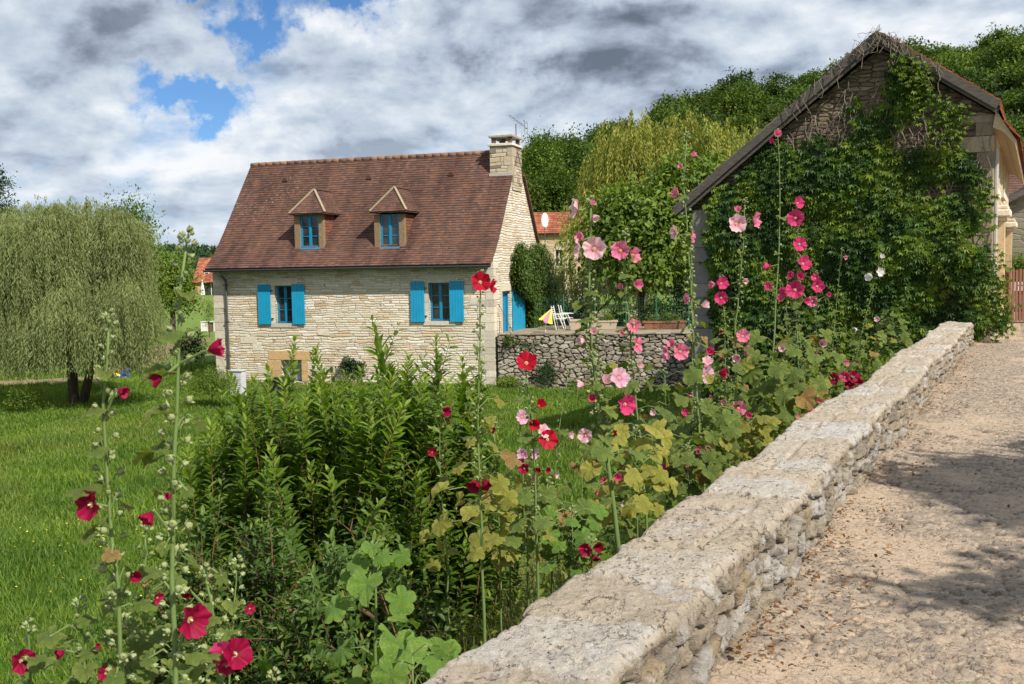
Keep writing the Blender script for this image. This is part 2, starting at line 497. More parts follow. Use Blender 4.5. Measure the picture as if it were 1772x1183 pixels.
def wallstone(name, tones, joint, sx=2.7, sz=8.5, jw=.07, bump=.6, axis='xy', stain=None, jn=.25, coursed=False):
    """rubble masonry for walls standing along the local x or y axis"""
    m, t, b = newmat(name)
    x, y, z = t.sep(t.obj())
    s_ = t.math('ADD', x, y)
    wob = t.noise(t.comb(s_, z, 0), 1.3, 2, .5)
    zz = t.math('ADD', z, t.math('MULTIPLY', t.math('SUBTRACT', wob, .5), .14))
    if coursed:
        fine = t.noise(t.obj(), 22, 6, .7)
        wob2 = t.noise(t.comb(s_, z, 4.0), 5.0, 3, .6)
        q = t.math('ADD', t.math('MULTIPLY', t.math('ADD', zz, t.math('MULTIPLY', t.math('SUBTRACT', wob2, .5), .035)), sz), t.math('MULTIPLY', t.noise(t.comb(0, z, 9), 1.7, 2, .5), 3.0))
        row = t.math('FLOOR', q); fz = t.math('FRACT', q)
        wn = t.new('ShaderNodeTexWhiteNoise', noise_dimensions='1D'); t.put(wn.inputs['W'], row)
        wr = t.sep(wn.outputs['Color'])
        xq = t.math('ADD', t.math('MULTIPLY', s_, t.math('MULTIPLY_ADD', wr[0], sx*1.1, sx*.5)), t.math('MULTIPLY', wr[1], 37.0))
        xq = t.math('ADD', xq, t.math('MULTIPLY', t.noise(t.comb(s_, row, 2.0), 2.3, 2, .5), 1.6))
        xq = t.math('ADD', xq, t.math('MULTIPLY', t.math('SUBTRACT', wob2, .5), .25))
        cell = t.math('FLOOR', xq); fx = t.math('FRACT', xq)
        w2 = t.new('ShaderNodeTexWhiteNoise', noise_dimensions='2D'); t.put(w2.inputs['Vector'], t.comb(cell, row, 0))
        r = t.sep(w2.outputs['Color'])
        ez = t.math('DIVIDE', t.math('MINIMUM', fz, t.math('SUBTRACT', 1, fz)), sz); ex = t.math('DIVIDE', t.math('MINIMUM', fx, t.math('SUBTRACT', 1, fx)), sx)
        e = t.math('MULTIPLY', t.math('MINIMUM', ez, ex), 8.5)
        return wall_finish(m, t, b, e, r, fine, tones, joint, jw, bump, stain)
    v = t.comb(t.math('MULTIPLY', s_, sx), t.math('MULTIPLY', zz, sz), 0)
    v = t.vmath('ADD', v, t.vmath('SCALE', t.vmath('SUBTRACT', t.noise(v, 2.2, 3, .6, color=True), (.5, .5, .5)), scale=jn))
    e = t.voro(v, 1, 'DISTANCE_TO_EDGE', 'Distance', .82, '2D')
    col = t.voro(v, 1, 'F1', 'Color', .82, '2D')
    r = t.sep(col)
    fine = t.noise(t.obj(), 22, 6, .7)
    return wall_finish(m, t, b, e, r, fine, tones, joint, jw, bump, stain)

def wall_finish(m, t, b, e, r, fine, tones, joint, jw, bump, stain):
    k = len(tones)
    c = t.ramp(r[0], [((i+.0)/k, tn) for i, tn in enumerate(tones)], 'CONSTANT')
    c = t.mix(1, c, t.ramp(r[1], [(0, .82), (1, 1.12)]), 'MULTIPLY')
    c = t.mix(1, c, t.ramp(fine, [(.25, .78), (.7, 1.08)]), 'MULTIPLY')
    big = t.noise(t.obj(), .55, 5, .6)
    if stain: c = t.mix(t.ramp(big, [(.48, 0), (.75, .75)]), c, t.mix(1, c, stain, 'MULTIPLY'))
    jf = t.ramp(t.math('ADD', e, t.math('MULTIPLY', t.math('SUBTRACT', fine, .5), .05)), [(jw*.35, 1), (jw, 0)])
    jf = t.math('MULTIPLY', jf, t.ramp(t.noise(t.obj(), 3, 3, .6), [(.35, .35), (.6, 1)]))
    c = t.mix(jf, c, joint)
    t.put(b.inputs['Base Color'], c)
    h = t.math('ADD', t.ramp(e, [(0, 0), (jw*2.2, 1)]), t.math('MULTIPLY', fine, .35))
    h = t.math('ADD', h, t.math('MULTIPLY', r[2], .5))
    t.put(b.inputs['Normal'], t.bump(h, bump, .035))
    b.inputs['Roughness'].default_value = .92
    return m

def blockmat(name, c, var=.25, joint=.0):
    m, t, b = newmat(name)
    f = t.noise(t.obj(), 9, 7, .7)
    c1 = t.mix(1, c, t.ramp(t.attr('rnd'), [(0, 1-var), (1, 1+var*.35)]), 'MULTIPLY')
    c1 = t.mix(1, c1, t.ramp(f, [(.25, .72), (.65, 1.08)]), 'MULTIPLY')
    t.put(b.inputs['Base Color'], c1)
    t.put(b.inputs['Normal'], t.bump(f, .5, .02))
    b.inputs['Roughness'].default_value = .92
    return m
def tilemat(name, tones, lichen=.5, var=1.0, moss=(.62, .56, .45), streak=True):
    m, t, b = newmat(name)
    r = t.attr('rnd')
    k = len(tones)
    c = t.ramp(r, [(i/k, tn) for i, tn in enumerate(tones)], 'CONSTANT')
    p = t.obj()
    st = t.noise(t.vmath('MULTIPLY', p, (1.3, .28, .28)), 1.1, 6, .62)
    c = t.mix(t.ramp(st, [(.40, 0), (.66, .72)]), c, t.mix(1, c, (.42, .40, .44), 'MULTIPLY'))
    f = t.noise(p, 30, 5, .7)
    c = t.mix(1, c, t.ramp(f, [(.3, .78), (.7, 1.1)]), 'MULTIPLY')
    l = t.noise(p, 13, 5, .8)
    lm = t.noise(p, .35, 2, .5)
    lf = t.ramp(t.math('ADD', l, t.math('MULTIPLY', t.math('SUBTRACT', lm, .5), .25)), [(.645, 0), (.69, lichen)])
    c = t.mix(lf, c, moss)
    t.put(b.inputs['Base Color'], c)
    t.put(b.inputs['Normal'], t.bump(f, .4, .01))
    b.inputs['Roughness'].default_value = .88
    return m

BLUE = plain('blue_paint', (.012, .30, .52), .45, 0, .4, .12, 3)
BLUE_F = plain('blue_frame_paint', (.01, .22, .40), .4, 0, .4, .1, 3)
def glassmat():
    m, t, b = newmat('window_glass')
    t.put(b.inputs['Base Color'], t.ramp(t.noise(t.obj(), 2.2, 2, .5), [(.35, (.012, .013, .015)), (.65, (.05, .045, .04))]))
    b.inputs['Roughness'].default_value = .06; b.inputs['Specular IOR Level'].default_value = .6
    return m
GLASS = glassmat()
STONE_H = wallstone('house_stone', [(.72, .63, .49), (.74, .66, .53), (.68, .57, .42), (.76, .70, .60), (.73, .64, .50), (.62, .48, .31), (.75, .67, .55), (.72, .64, .51)], (.30, .22, .15), 2.6, 10.5, .085, .6, stain=(.86, .77, .63), coursed=True)
ASHLAR = blockmat('cream_ashlar', (.66, .59, .47))
OCHRE = blockmat('ochre_ashlar', (.58, .38, .19), .12)
TILES = tilemat('brown_roof_tiles', [(.130, .068, .048), (.150, .074, .050), (.112, .062, .049), (.175, .084, .056), (.138, .071, .050), (.100, .060, .050), (.145, .074, .052)], .8)
TILES_R = tilemat('red_roof_tiles', [(.40, .13, .07), (.34, .11, .06), (.45, .17, .09), (.30, .10, .06)], .3)
TILES_G = tilemat('slate_tiles', [(.16, .15, .14), (.20, .18, .165), (.13, .12, .115), (.24, .21, .18)], .3)
ZINC = plain('weathered_zinc', (.12, .12, .125), .5, .5, .4)
WOOD = woodmat('oak_posts', (.16, .10, .055), (.34, .24, .14))
WOODG = woodmat('grey_weathered_boards', (.07, .062, .055), (.22, .195, .17), (1, 10, 10))
MORTAR = blockmat('hip_mortar', (.34, .27, .18), .3)
WHITE = plain('white_paint', (.72, .71, .68), .5)
BLACKP = plain('black_plastic', (.02, .02, .022), .45)
BARK = woodmat('bark', (.05, .035, .025), (.14, .105, .075), (3, 3, .8), .8)
DARKIN = plain('dark_interior', (.02, .018, .015), .9)

# ================================================================ GROUND
AZ_T = [-60, -24, -20, -16, -10, -5, 0, 3.8, 6.1, 11.9, 17.5, 27.2, 40, 70]
HC_T = [6, 7.0, 8.4, 7.0, 9, 14, 22, 26, 29.5, 36.5, 40, 46, 48, 40]
R0_T = [260, 260, 260, 260, 220, 130, 100, 92, 90, 88, 88, 88, 90, 100]
R1_T = [450, 450, 450, 450, 400, 320, 280, 262, 260, 260, 260, 260, 260, 260]
def ground(x, y):
    x = np.asarray(x, float); y = np.asarray(y, float)
    u, v = uv(x, y)
    z = np.full(np.broadcast(x, y).shape, -2.9)
    edge = .9+.5*smooth(8, 22, v)
    bank = 1-smooth(edge, edge+4.4, u)
    z = z+2.0*bank*(1-smooth(60, 80, v))
    z = z+(.84*(1-smooth(-7.2, -6.3, u)))
    z = np.where(v > 40, z+(.84*(1-smooth(-7.2, -6.3, u))*0), z)
    # shelf behind the house, level with the terrace
    t = smooth(43, 55, y)*smooth(-4, 1, x)*(1-bank)
    z = z+2.0*t
    z = z+1.95*np.clip((y-42)/68, 0, 1)*smooth(-3, -9, x)*(1-smooth(110, 200, y))
    az = np.degrees(np.arctan2(x, np.maximum(y, 1e-3))); az = np.where(y < 1, 70, az)
    r = np.hypot(x, y)
    hc = np.interp(az, AZ_T, HC_T); r0 = np.interp(az, AZ_T, R0_T); r1 = np.interp(az, AZ_T, R1_T)
    z = z+hc*smooth(r0, r1, r)*smooth(0, 40, y)*(1+.03*np.sin(az*.7))
    z = z+(fbm(x*.35, y*.35, 3, 5)-.5)*.22*smooth(1.4, 3, u)
    return z
def axis(fine0, fine1, st, lo, hi, g=1.09):
    a = list(np.arange(fine0, fine1, st)); d = st; x = fine1
    while x < hi: a.append(x); d *= g; x += d
    a.append(hi); d = st; x = fine0; b_ = []
    while x > lo: d *= g; x -= d; b_.append(x)
    return np.array(b_[::-1]+a)
def gridmesh(name, X, Y, Z, mat, attrs=None, sm=True, parent=None):
    n, m = X.shape
    i = np.arange(n*m).reshape(n, m)
    F = np.stack([i[:-1, :-1], i[1:, :-1], i[1:, 1:], i[:-1, 1:]], -1).reshape(-1, 4)
    return npmesh(name, np.stack([X, Y, Z], -1).reshape(-1, 3), F, mat, parent, {k: v.ravel() for k, v in (attrs or {}).items()}, sm)

def groundmat():
    m, t, b = newmat('meadow_ground')
    p = t.pos()
    big = t.noise(p, .13, 4, .6); mid = t.noise(p, 1.3, 5, .6); f = t.noise(p, 18, 5, .7)
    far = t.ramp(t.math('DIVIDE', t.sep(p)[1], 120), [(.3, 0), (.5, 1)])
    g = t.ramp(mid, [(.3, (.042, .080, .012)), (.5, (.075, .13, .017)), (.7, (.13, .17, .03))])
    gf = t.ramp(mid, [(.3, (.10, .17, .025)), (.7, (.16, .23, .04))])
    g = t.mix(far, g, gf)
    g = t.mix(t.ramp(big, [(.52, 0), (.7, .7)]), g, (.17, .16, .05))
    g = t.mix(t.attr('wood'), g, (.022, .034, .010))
    g = t.mix(1, g, t.ramp(f, [(.25, .55), (.7, 1.25)]), 'MULTIPLY')
    t.put(b.inputs['Base Color'], g)
    t.put(b.inputs['Normal'], t.bump(f, .7, .06))
    b.inputs['Roughness'].default_value = .95
    return m
def build_ground():
    ax = axis(-26, 22, .45, -900, 900); ay = axis(1, 62, .45, -250, 1200)
    X, Y = np.meshgrid(ax, ay, indexing='ij')
    r = np.hypot(X, Y); azd = np.degrees(np.arctan2(X, np.maximum(Y, 1e-3)))
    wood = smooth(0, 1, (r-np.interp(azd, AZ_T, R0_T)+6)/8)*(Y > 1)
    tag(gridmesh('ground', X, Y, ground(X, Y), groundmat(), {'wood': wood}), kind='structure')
build_ground()

# ---------------------------------------------------------------- road of worn paving
def roadmat():
    m, t, b = newmat('worn_paving')
    p = t.pos()
    sid = t.attr('sid'); j = t.attr('joint')
    c = t.ramp(sid, [(0, (.30, .24, .18)), (.25, (.37, .30, .225)), (.5, (.23, .19, .15)), (.75, (.33, .27, .21)), (1, (.20, .17, .14))])
    f = t.noise(p, 40, 6, .75); md = t.noise(p, 4.5, 5, .65)
    c = t.mix(1, c, t.ramp(f, [(.25, .70), (.7, 1.15)]), 'MULTIPLY')
    grit = t.mix(1, t.mix(md, (.44, .325, .225), (.54, .415, .30)), t.ramp(t.noise(p, 90, 4, .7), [(.3, .72), (.7, 1.12)]), 'MULTIPLY')
    c = t.mix(t.math('MULTIPLY', t.attr('stone'), t.ramp(t.noise(p, 9, 4, .6), [(.3, .55), (.6, 1)])), grit, c)
    c = t.mix(t.math('MULTIPLY', t.attr('cres'), .85), c, (.075, .055, .04))  # crescent shadow at one side of each stone's gap, painted into the colour
    l = t.voro(p, 26, 'F1', 'Distance'); lm = t.noise(p, 2.2, 3, .6)
    c = t.mix(t.math('MULTIPLY', t.ramp(l, [(.14, 1), (.2, 0)]), t.ramp(lm, [(.52, 0), (.62, .8)])), c, (.24, .11, .04))
    q = t.vmath('ADD', p, t.vmath('SCALE', t.noise(p, 9, 5, .7, color=True), scale=.11))
    ed = t.voro(t.vmath('MULTIPLY', q, (1, 1, 0)), 13, 'DISTANCE_TO_EDGE', 'Distance', 1, '2D')
    ed2 = t.voro(t.vmath('MULTIPLY', t.vmath('ADD', q, (3.3, 1.7, 0)), (1, 1, 0)), 23, 'DISTANCE_TO_EDGE', 'Distance', 1, '2D')
    mk = t.ramp(t.noise(p, 12, 4, .65), [(.46, 0), (.54, 1)]); mk2 = t.ramp(t.noise(t.vmath('ADD', p, (5, 2, 0)), 17, 4, .65), [(.49, 0), (.57, .9)])
    cr = t.math('MAXIMUM', t.math('MULTIPLY', t.ramp(ed, [(.02, .25), (.06, 0)]), mk), t.math('MULTIPLY', t.ramp(ed2, [(.02, 1), (.10, 0)]), mk2))
    c = t.mix(t.math('MULTIPLY', cr, .66), c, (.11, .085, .06))
    t.put(b.inputs['Base Color'], c)
    hgt = t.math('SUBTRACT', t.math('ADD', f, t.math('MULTIPLY', t.noise(p, 140, 3, .6), .4)), t.math('MULTIPLY', cr, .8))
    t.put(b.inputs['Normal'], t.bump(hgt, .8, .016))
    b.inputs['Roughness'].default_value = .9
    return m
def growth(a, b, s0, k):
    o = [a]
    while o[-1] < b: o.append(o[-1]+s0+k*max(o[-1]-3.0, 0))
    return np.array(o)
def build_road():
    v = np.concatenate([np.arange(-12, 2.4, .25), growth(2.4, 26, .0095, .0036), np.arange(26.5, 75, .8)])
    u = np.concatenate([np.arange(.15, -1.9, -.0125), np.arange(-1.92, -6.6, -.09)])
    U, V = np.meshgrid(u, v, indexing='ij')
    wx = (fbm(U*5, V*5, 4, 31, .6)-.5)*.24; wy = (fbm(U*5, V*5, 4, 41, .6)-.5)*.24
    f1, f2, sid, ox, oy = voro((U+wx)*7.0, (V+wy)*8.6, 3, .95)
    g1, g2, gid, gx, gy = voro((U+wy)*13, (V+wx)*16, 9, .95)
    pick = vnoise(U*2.2, V*2.2, 77) > .56
    f1 = np.where(pick, g1, f1); f2 = np.where(pick, g2, f2); sid = np.where(pick, gid, sid); ox = np.where(pick, gx, ox); oy = np.where(pick, gy, oy)
    edge = f2-f1
    cover = smooth(.50, .78, fbm(U*1.7, V*1.7, 4, 55))           # grit lies over part of the stones
    tilt = ((sid*7.7) % 1-.5)*ox+((sid*13.3) % 1-.15)*oy*1.3
    h = .010*smooth(0, .12, edge)+.014*tilt+.004*((sid*3.3) % 1)
    h = h*(1-.65*cover)
    near = (1-smooth(8, 20, V))
    h = h*(.35+.65*near)
    h += (fbm(U*1.1, V*1.1, 4, 8)-.5)*.022+(fbm(U*22, V*22, 3, 12)-.5)*.004*near
    h += .03*smooth(-.28, 0, U)*fbm(U*6, V*6, 3, 99)               # dirt gathered at the wall foot
    joint = (1-smooth(.02, .12, edge))*(1-.75*cover)
    cres = (1-smooth(.08, .24, edge))*smooth(-.05, .16, -oy+.35*ox)*(1-smooth(.25, .7, cover))*(vnoise(U*14, V*14, 88) > .28)
    stone = smooth(.06, .16, edge)*(1-.8*cover)
    X, Y = xy(U, V)
    Z = h-.01-.010*cres
    tag(gridmesh('road', X, Y, Z, roadmat(), {'sid': sid, 'joint': joint, 'cres': cres, 'stone': stone}), kind='structure')
    # strip of verge across the lane, running on past the barn
    m = plain('gravel_verge', (.30, .25, .17), .95, 0, .2, .35, 5)
    u = np.arange(-6.2, -12, -.5); v = np.arange(-12, 75, 1.0)
    U, V = np.meshgrid(u, v, indexing='ij'); X, Y = xy(U, V)
    tag(gridmesh('verge', X, Y, -.03+(fbm(U, V, 3, 4)-.5)*.1-.05*smooth(-10, -12, U), m), kind='structure')
build_road()

# ---------------------------------------------------------------- bridge wall
def wallcapmat():
    m, t, b = newmat('bridge_wall_stone')
    p = t.pos()
    sid = t.attr('sid'); j = t.attr('joint'); top = t.attr('top')
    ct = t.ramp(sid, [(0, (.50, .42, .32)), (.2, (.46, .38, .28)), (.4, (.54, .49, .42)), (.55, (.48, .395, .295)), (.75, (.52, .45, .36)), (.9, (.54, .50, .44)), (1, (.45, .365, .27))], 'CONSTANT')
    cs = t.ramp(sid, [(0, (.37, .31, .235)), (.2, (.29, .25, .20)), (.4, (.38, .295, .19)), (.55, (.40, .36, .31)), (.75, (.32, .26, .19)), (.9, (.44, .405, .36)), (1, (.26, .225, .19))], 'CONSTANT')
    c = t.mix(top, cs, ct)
    f = t.noise(p, 45, 7, .75); md = t.noise(p, 6, 6, .65)
    c = t.mix(1, c, t.ramp(f, [(.22, .62), (.7, 1.12)]), 'MULTIPLY')
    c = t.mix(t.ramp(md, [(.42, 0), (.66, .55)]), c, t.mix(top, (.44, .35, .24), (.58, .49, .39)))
    # pale lichen crust, then black lichen spots
    wl = t.ramp(t.math('ADD', t.noise(p, 2.6, 6, .75), t.math('MULTIPLY', t.math('SUBTRACT', sid, .5), .12)), [(.56, 0), (.605, .75)])
    wl = t.math('MULTIPLY', wl, t.ramp(t.noise(p, 24, 5, .75), [(.38, .1), (.55, 1)]))
    c = t.mix(wl, c, (.54, .52, .49))
    sv = t.voro(t.vmath('ADD', p, t.vmath('SCALE', t.noise(p, 30, 2, .5, color=True), scale=.03)), 30, 'F1', 'Distance')
    sm = t.noise(p, 2.0, 5, .7)
    spots = t.math('MULTIPLY', t.ramp(sv, [(.17, 1), (.27, 0)]), t.ramp(sm, [(.46, 0), (.60, 1)]))
    s2 = t.math('MULTIPLY', t.ramp(t.noise(p, 20, 5, .8), [(.60, 0), (.66, 1)]), t.ramp(t.noise(p, 1.4, 4, .6), [(.45, 0), (.62, .95)]))
    c = t.mix(t.math('MULTIPLY', t.math('MAXIMUM', spots, s2), .85), c, (.045, .04, .04))
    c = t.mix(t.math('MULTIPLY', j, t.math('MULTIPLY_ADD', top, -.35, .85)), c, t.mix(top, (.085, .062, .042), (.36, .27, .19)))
    q = t.vmath('ADD', p, t.vmath('SCALE', t.noise(p, 6, 5, .7, color=True), scale=.16))
    ed = t.voro(q, 5.5, 'DISTANCE_TO_EDGE', 'Distance', 1)
    mk = t.ramp(t.noise(p, 5.7, 5, .7), [(.52, 0), (.60, .8)])
    cr = t.math('MULTIPLY', t.ramp(ed, [(.004, 1), (.03, 0)]), mk)
    pits = t.math('MULTIPLY', t.ramp(t.noise(t.vmath('MULTIPLY', p, (1, 1, 1.6)), 26, 4, .7), [(.33, 1), (.42, 0)]), t.ramp(t.noise(p, 3.7, 3, .6), [(.40, 0), (.6, 1)]))
    dk = t.math('MAXIMUM', cr, t.math('MULTIPLY', pits, .8))
    c = t.mix(t.math('MULTIPLY', dk, .72), c, (.13, .095, .065))
    t.put(b.inputs['Base Color'], c)
    h = t.math('ADD', f, t.math('MULTIPLY', t.noise(p, 160, 4, .7), .45))
    h = t.math('ADD', t.math('SUBTRACT', h, t.math('MULTIPLY', dk, 2.0)), t.math('MULTIPLY', t.noise(p, 15, 6, .75), 1.6))
    t.put(b.inputs['Normal'], t.bump(h, .9, .022))
    b.inputs['Roughness'].default_value = .93
    return m
def build_bridge_wall():
    v = np.concatenate([np.arange(-6, 1.2, .1), growth(1.2, 23.75, .0105, .0036)])
    v = v[v < 23.8]; v = np.append(v, 23.8)
    so_ = np.concatenate([np.linspace(-1.3, 0, 26)])                           # outer face, going up
    st = np.linspace(0, WALL_W, 46)[1:]
    si = np.linspace(0, WALL_H+.06, 40)[1:]
    s = np.concatenate([so_, st, WALL_W+si]); nO, nT = len(so_), len(st)
    S, V = np.meshgrid(s, v, indexing='ij')
    kind = np.zeros_like(S); kind[nO:nO+nT] = 1; kind[nO+nT:] = 2
    wob = .022*np.sin(V*.9)+.03*(vnoise(V*1.6, V*0, 5)-.5)
    topz = WALL_H+.012*np.sin(V*1.3+1)+.03*(vnoise(V*.9, V*0, 7)-.5)
    u = np.where(kind == 0, WALL_W, np.where(kind == 1, WALL_W-S, 0.0)); z = np.where(kind == 0, topz+S, np.where(kind == 1, topz, topz-(S-WALL_W)))
    # top slabs
    wx = (fbm(u*4, V*4, 3, 61)-.5)*.35
    # capstones set across the wall, some courses of two stones
    dT, sid, oy, ox = coursed_np(u+.11*np.floor(vnoise(V*.7, V*0, 3)*4), V+(fbm(u*5, V*5, 3, 61)-.5)*.10, 9.0, .30, 21)
    q_ = V/.52+.9*vnoise(V*1.1, V*0, 15)+.10*(fbm(u*7, V*7, 3, 19)-.5)*2+.25*(u-.3); rw = np.floor(q_); fy = q_-rw
    sp_ = .32+.36*_h(rw, rw*0, rw*0+4); two = _h(rw, rw*0+1, rw*0+7) > .25
    uu = u/WALL_W+.10*(fbm(u*8, V*8, 3, 29)-.5)
    side_ = (uu > sp_) & two
    dT = np.minimum(np.minimum(fy, 1-fy)*.52, np.where(two, np.abs(uu-sp_)*WALL_W, 1.0))
    sid = _h(rw, side_*1.0, rw*0+31); ox = (uu-.5)*2; oy = (fy-.5)*2
    e = dT*8
    sunk = smooth(.42, .62, fbm(u*3, V*2, 3, 17))
    ht = .024*smooth(.03, .22, e)*(1-.45*sunk)+.016*((sid*5.1) % 1)+.010*(((sid*7.7) % 1-.5)*ox+((sid*11.3) % 1-.5)*oy)
    ht += (fbm(u*8, V*8, 5, 71, .65)-.5)*.030+(fbm(u*34, V*34, 3, 73, .6)-.5)*.012
    pit = smooth(.60, .72, fbm(u*19, V*19, 3, 75, .6)); ht -= .014*pit
    jt = (1-smooth(.04, .17, e))*(.3+.7*smooth(.35, .55, fbm(u*6, V*6, 3, 37)))
    # side rubble
    wz = (fbm(z*6, V*6, 4, 81)-.5)*.16
    zz = z+wz
    dS, gid, gy, gx = coursed_np(V+wz*.8, zz+.03, .118, .24, 35, .42)
    ge = dS*9
    prof = smooth(.02, .15, ge)
    hs = .050*prof*(.4+.9*((gid*5.3) % 1))-.040+.022*(((gid*7.7) % 1-.5)*gx+((gid*9.1) % 1-.5)*gy)
    hs += (fbm(z*9, V*9, 5, 91, .65)-.5)*.06+(fbm(z*38, V*38, 3, 93)-.5)*.012
    js = (1-smooth(.03, .16, ge))*(.35+.65*smooth(.42, .6, vnoise(V*3.1, z*5, 19)))
    istop = kind == 1
    hs = np.clip(hs, -.07, np.where(kind == 0, .012, .03))
    # blend near arrises so the edge is chipped and rounded
    du = np.minimum(u, WALL_W-u)
    arris = np.where(istop, 1-smooth(0, .045, du), 0)
    dz = topz-z
    uO = np.where(kind == 0, hs+wob, 0); uI = np.where(kind == 2, -hs*1.0+wob*.6, 0)
    chip = (fbm(V*5, V*0+3, 4, 47, .65)-.5)*.07+.05*(_h(rw, rw*0+5, rw*0+3)-.5)
    u2 = u+uO+uI
    z2 = np.where(istop, z+ht-(arris**2)*.028, z)
    near_top = np.where(~istop, 1-smooth(0, .055, dz), 0)
    # side relief eases in below the arris so that top and side meet
    base_off = np.where(kind == 0, 1, -1)
    u2 = np.where(istop, u+np.where(u > WALL_W/2, wob+chip*(smooth(.3, WALL_W, u)), wob*.6-chip*.6*(1-smooth(0, .27, u))),
                  np.where(kind == 0, WALL_W+wob+chip+hs*(1-near_top*.85), wob*.6-chip*.6-hs*(1-near_top*.85)))
    z2 = np.where(~istop, z2+(ht.mean()-.035)*near_top, z2)
    X, Y = xy(u2, V)
    SID = np.where(istop, sid, gid); J = np.where(istop, jt, js)
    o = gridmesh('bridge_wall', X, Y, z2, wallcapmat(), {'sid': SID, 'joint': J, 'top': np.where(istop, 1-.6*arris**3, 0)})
    # end stone closing the wall at the barn
    tag(o, 'long low bridge wall of rough pale stones with lichened flat top beside the lane', 'wall')
build_bridge_wall()

# ================================================================ STONE HOUSE
HA = rad(17)
E1 = np.array([math.cos(HA), -math.sin(HA), 0.0]); E2 = np.array([math.sin(HA), math.cos(HA), 0.0])
HO = atY(857, 664, 38.0); HZ0 = HO[2]
HL, HD = 11.9, 6.9
def loc_plane(px, py, axis_n, off):
    """hit of the ray with house plane: returns local (x, y, z world)"""
    n = E1 if axis_n == 'x' else E2
    P = onplane(px, py, HO+n*off, n)
    return np.array([np.dot(P-HO, E1), np.dot(P-HO, E2), P[2]])
def hF(px, py, off=0.0): p = loc_plane(px, py, 'y', off); return p[0], p[2]-HZ0
def hG(px, py, off=0.0): p = loc_plane(px, py, 'x', off); return p[1], p[2]-HZ0
EAVE = (hF(850, 452)[1]+hF(368, 459)[1])/2
HL = -hF(372, 560)[0]
RIDGE = hG(897, 263)[1]
print('house', HO, 'L', HL, 'eave', EAVE, 'ridge', RIDGE, 'gable far', hG(943, 432), 'sill', hF(760, 556))
HB = -.6   # footings below ground

def wall_holes(mb, P, a0, a1, z0, z1, holes, depth, inward):
    """P(a,z)->3D on the face; holes (a0,a1,z0,z1); reveals go `depth` along inward"""
    xs = sorted({a0, a1, *[h[0] for h in holes], *[h[1] for h in holes]}); zs = sorted({z0, z1, *[h[2] for h in holes], *[h[3] for h in holes]})
    for i in range(len(xs)-1):
        for j in range(len(zs)-1):
            cx, cz = (xs[i]+xs[i+1])/2, (zs[j]+zs[j+1])/2
            if any(h[0] < cx < h[1] and h[2] < cz < h[3] for h in holes): continue
            mb.quad(P(xs[i], zs[j]), P(xs[i+1], zs[j]), P(xs[i+1], zs[j+1]), P(xs[i], zs[j+1]))
    dv = Vector(inward)*depth
    for h in holes:
        c = [Vector(P(h[0], h[2])), Vector(P(h[1], h[2])), Vector(P(h[1], h[3])), Vector(P(h[0], h[3]))]
        for k in range(4):
            mb.quad(c[k], c[k]+dv, c[(k+1) % 4]+dv, c[(k+1) % 4])

def tiles_on(mb, o, eu, es, n, length, rng, gauge=.115, w=.17, th=.018, jit=.006, run_on=False):
    """plain tiles in courses on a plane; rng(s)->(u0,u1) extent of the course at height s"""
    o, eu, es, n = map(Vector, (o, eu, es, n))
    k = max(1, round(length/gauge)); gauge = length/k
    for i in range(k):
        s = i*gauge
        r = rng(min(s+gauge*.5, length))
        if not r or r[1]-r[0] < .05: continue
        u0, u1 = r; cnt = max(1, round((u1-u0)/w)); ww = (u1-u0)/cnt
        offs = (i % 2)*.5
        edges = [u0]+[u0+ww*(q+offs) for q in range(0 if offs else 1, cnt)]+[u1]
        for q in range(len(edges)-1):
            a, b_ = edges[q]+.002, edges[q+1]-.002
            if b_-a < .03: continue
            dz = random.uniform(0, jit); ds = random.uniform(-.008, .008)
            L = gauge*1.9 if run_on else min(gauge*1.9, length-s+.02)
            lo, hi = th*1.35+dz, .004
            p = lambda u_, s_, h_: o+eu*u_+es*s_+n*h_
            s0 = s+ds-.01; s1 = s+L
            if s1 > length and not run_on: s1 = length
            vs = [p(a, s0, lo), p(b_, s0, lo), p(b_, s1, hi), p(a, s1, hi), p(a, s0, lo-th), p(b_, s0, lo-th), p(b_, s1, hi-th*.5), p(a, s1, hi-th*.5)]
            mb.add(vs, [(0, 1, 2, 3), (4, 5, 1, 0), (5, 6, 2, 1), (7, 4, 0, 3)])

def window(parent, name, a0, a1, z0, z1, y, frame_d=.06, rows=3, cols=2, ww=.055, matf=None, glass=None):
    """painted casement in a wall that faces local -y: frame mesh + pane"""
    mb = MB(); matf = matf or BLUE_F
    mb.box(a0, a0+ww, y, y+frame_d, z0, z1); mb.box(a1-ww, a1, y, y+frame_d, z0, z1)
    mb.box(a0+ww, a1-ww, y+.002, y+frame_d, z1-ww, z1); mb.box(a0+ww, a1-ww, y-.006, y+frame_d, z0, z0+ww*1.3)
    c = (a0+a1)/2
    if cols == 2: mb.box(c-ww*.72, c+ww*.72, y-.012, y+frame_d-.004, z0+ww*1.3, z1-ww)
    segs = [(a0+ww, c-ww*.72), (c+ww*.72, a1-ww)] if cols == 2 else [(a0+ww, a1-ww)]
    for q0, q1 in segs:
        mb.box(q0, q0+ww*.5, y+.004, y+frame_d-.008, z0+ww*1.3, z1-ww); mb.box(q1-ww*.5, q1, y+.004, y+frame_d-.008, z0+ww*1.3, z1-ww)
        for r in range(1, rows):
            zz = z0+ww*1.3+(z1-z0-ww*2.3)*r/rows
            mb.box(q0+ww*.5, q1-ww*.5, y+.006, y+frame_d-.01, zz-.014, zz+.014)
    fo = mb.build(name, matf, parent)
    g = MB(); g.box(a0+.01, a1-.01, y+frame_d*.55, y+frame_d*.55+.012, z0+.01, z1-.01)
    g.build('pane', glass or GLASS, parent)
    return fo

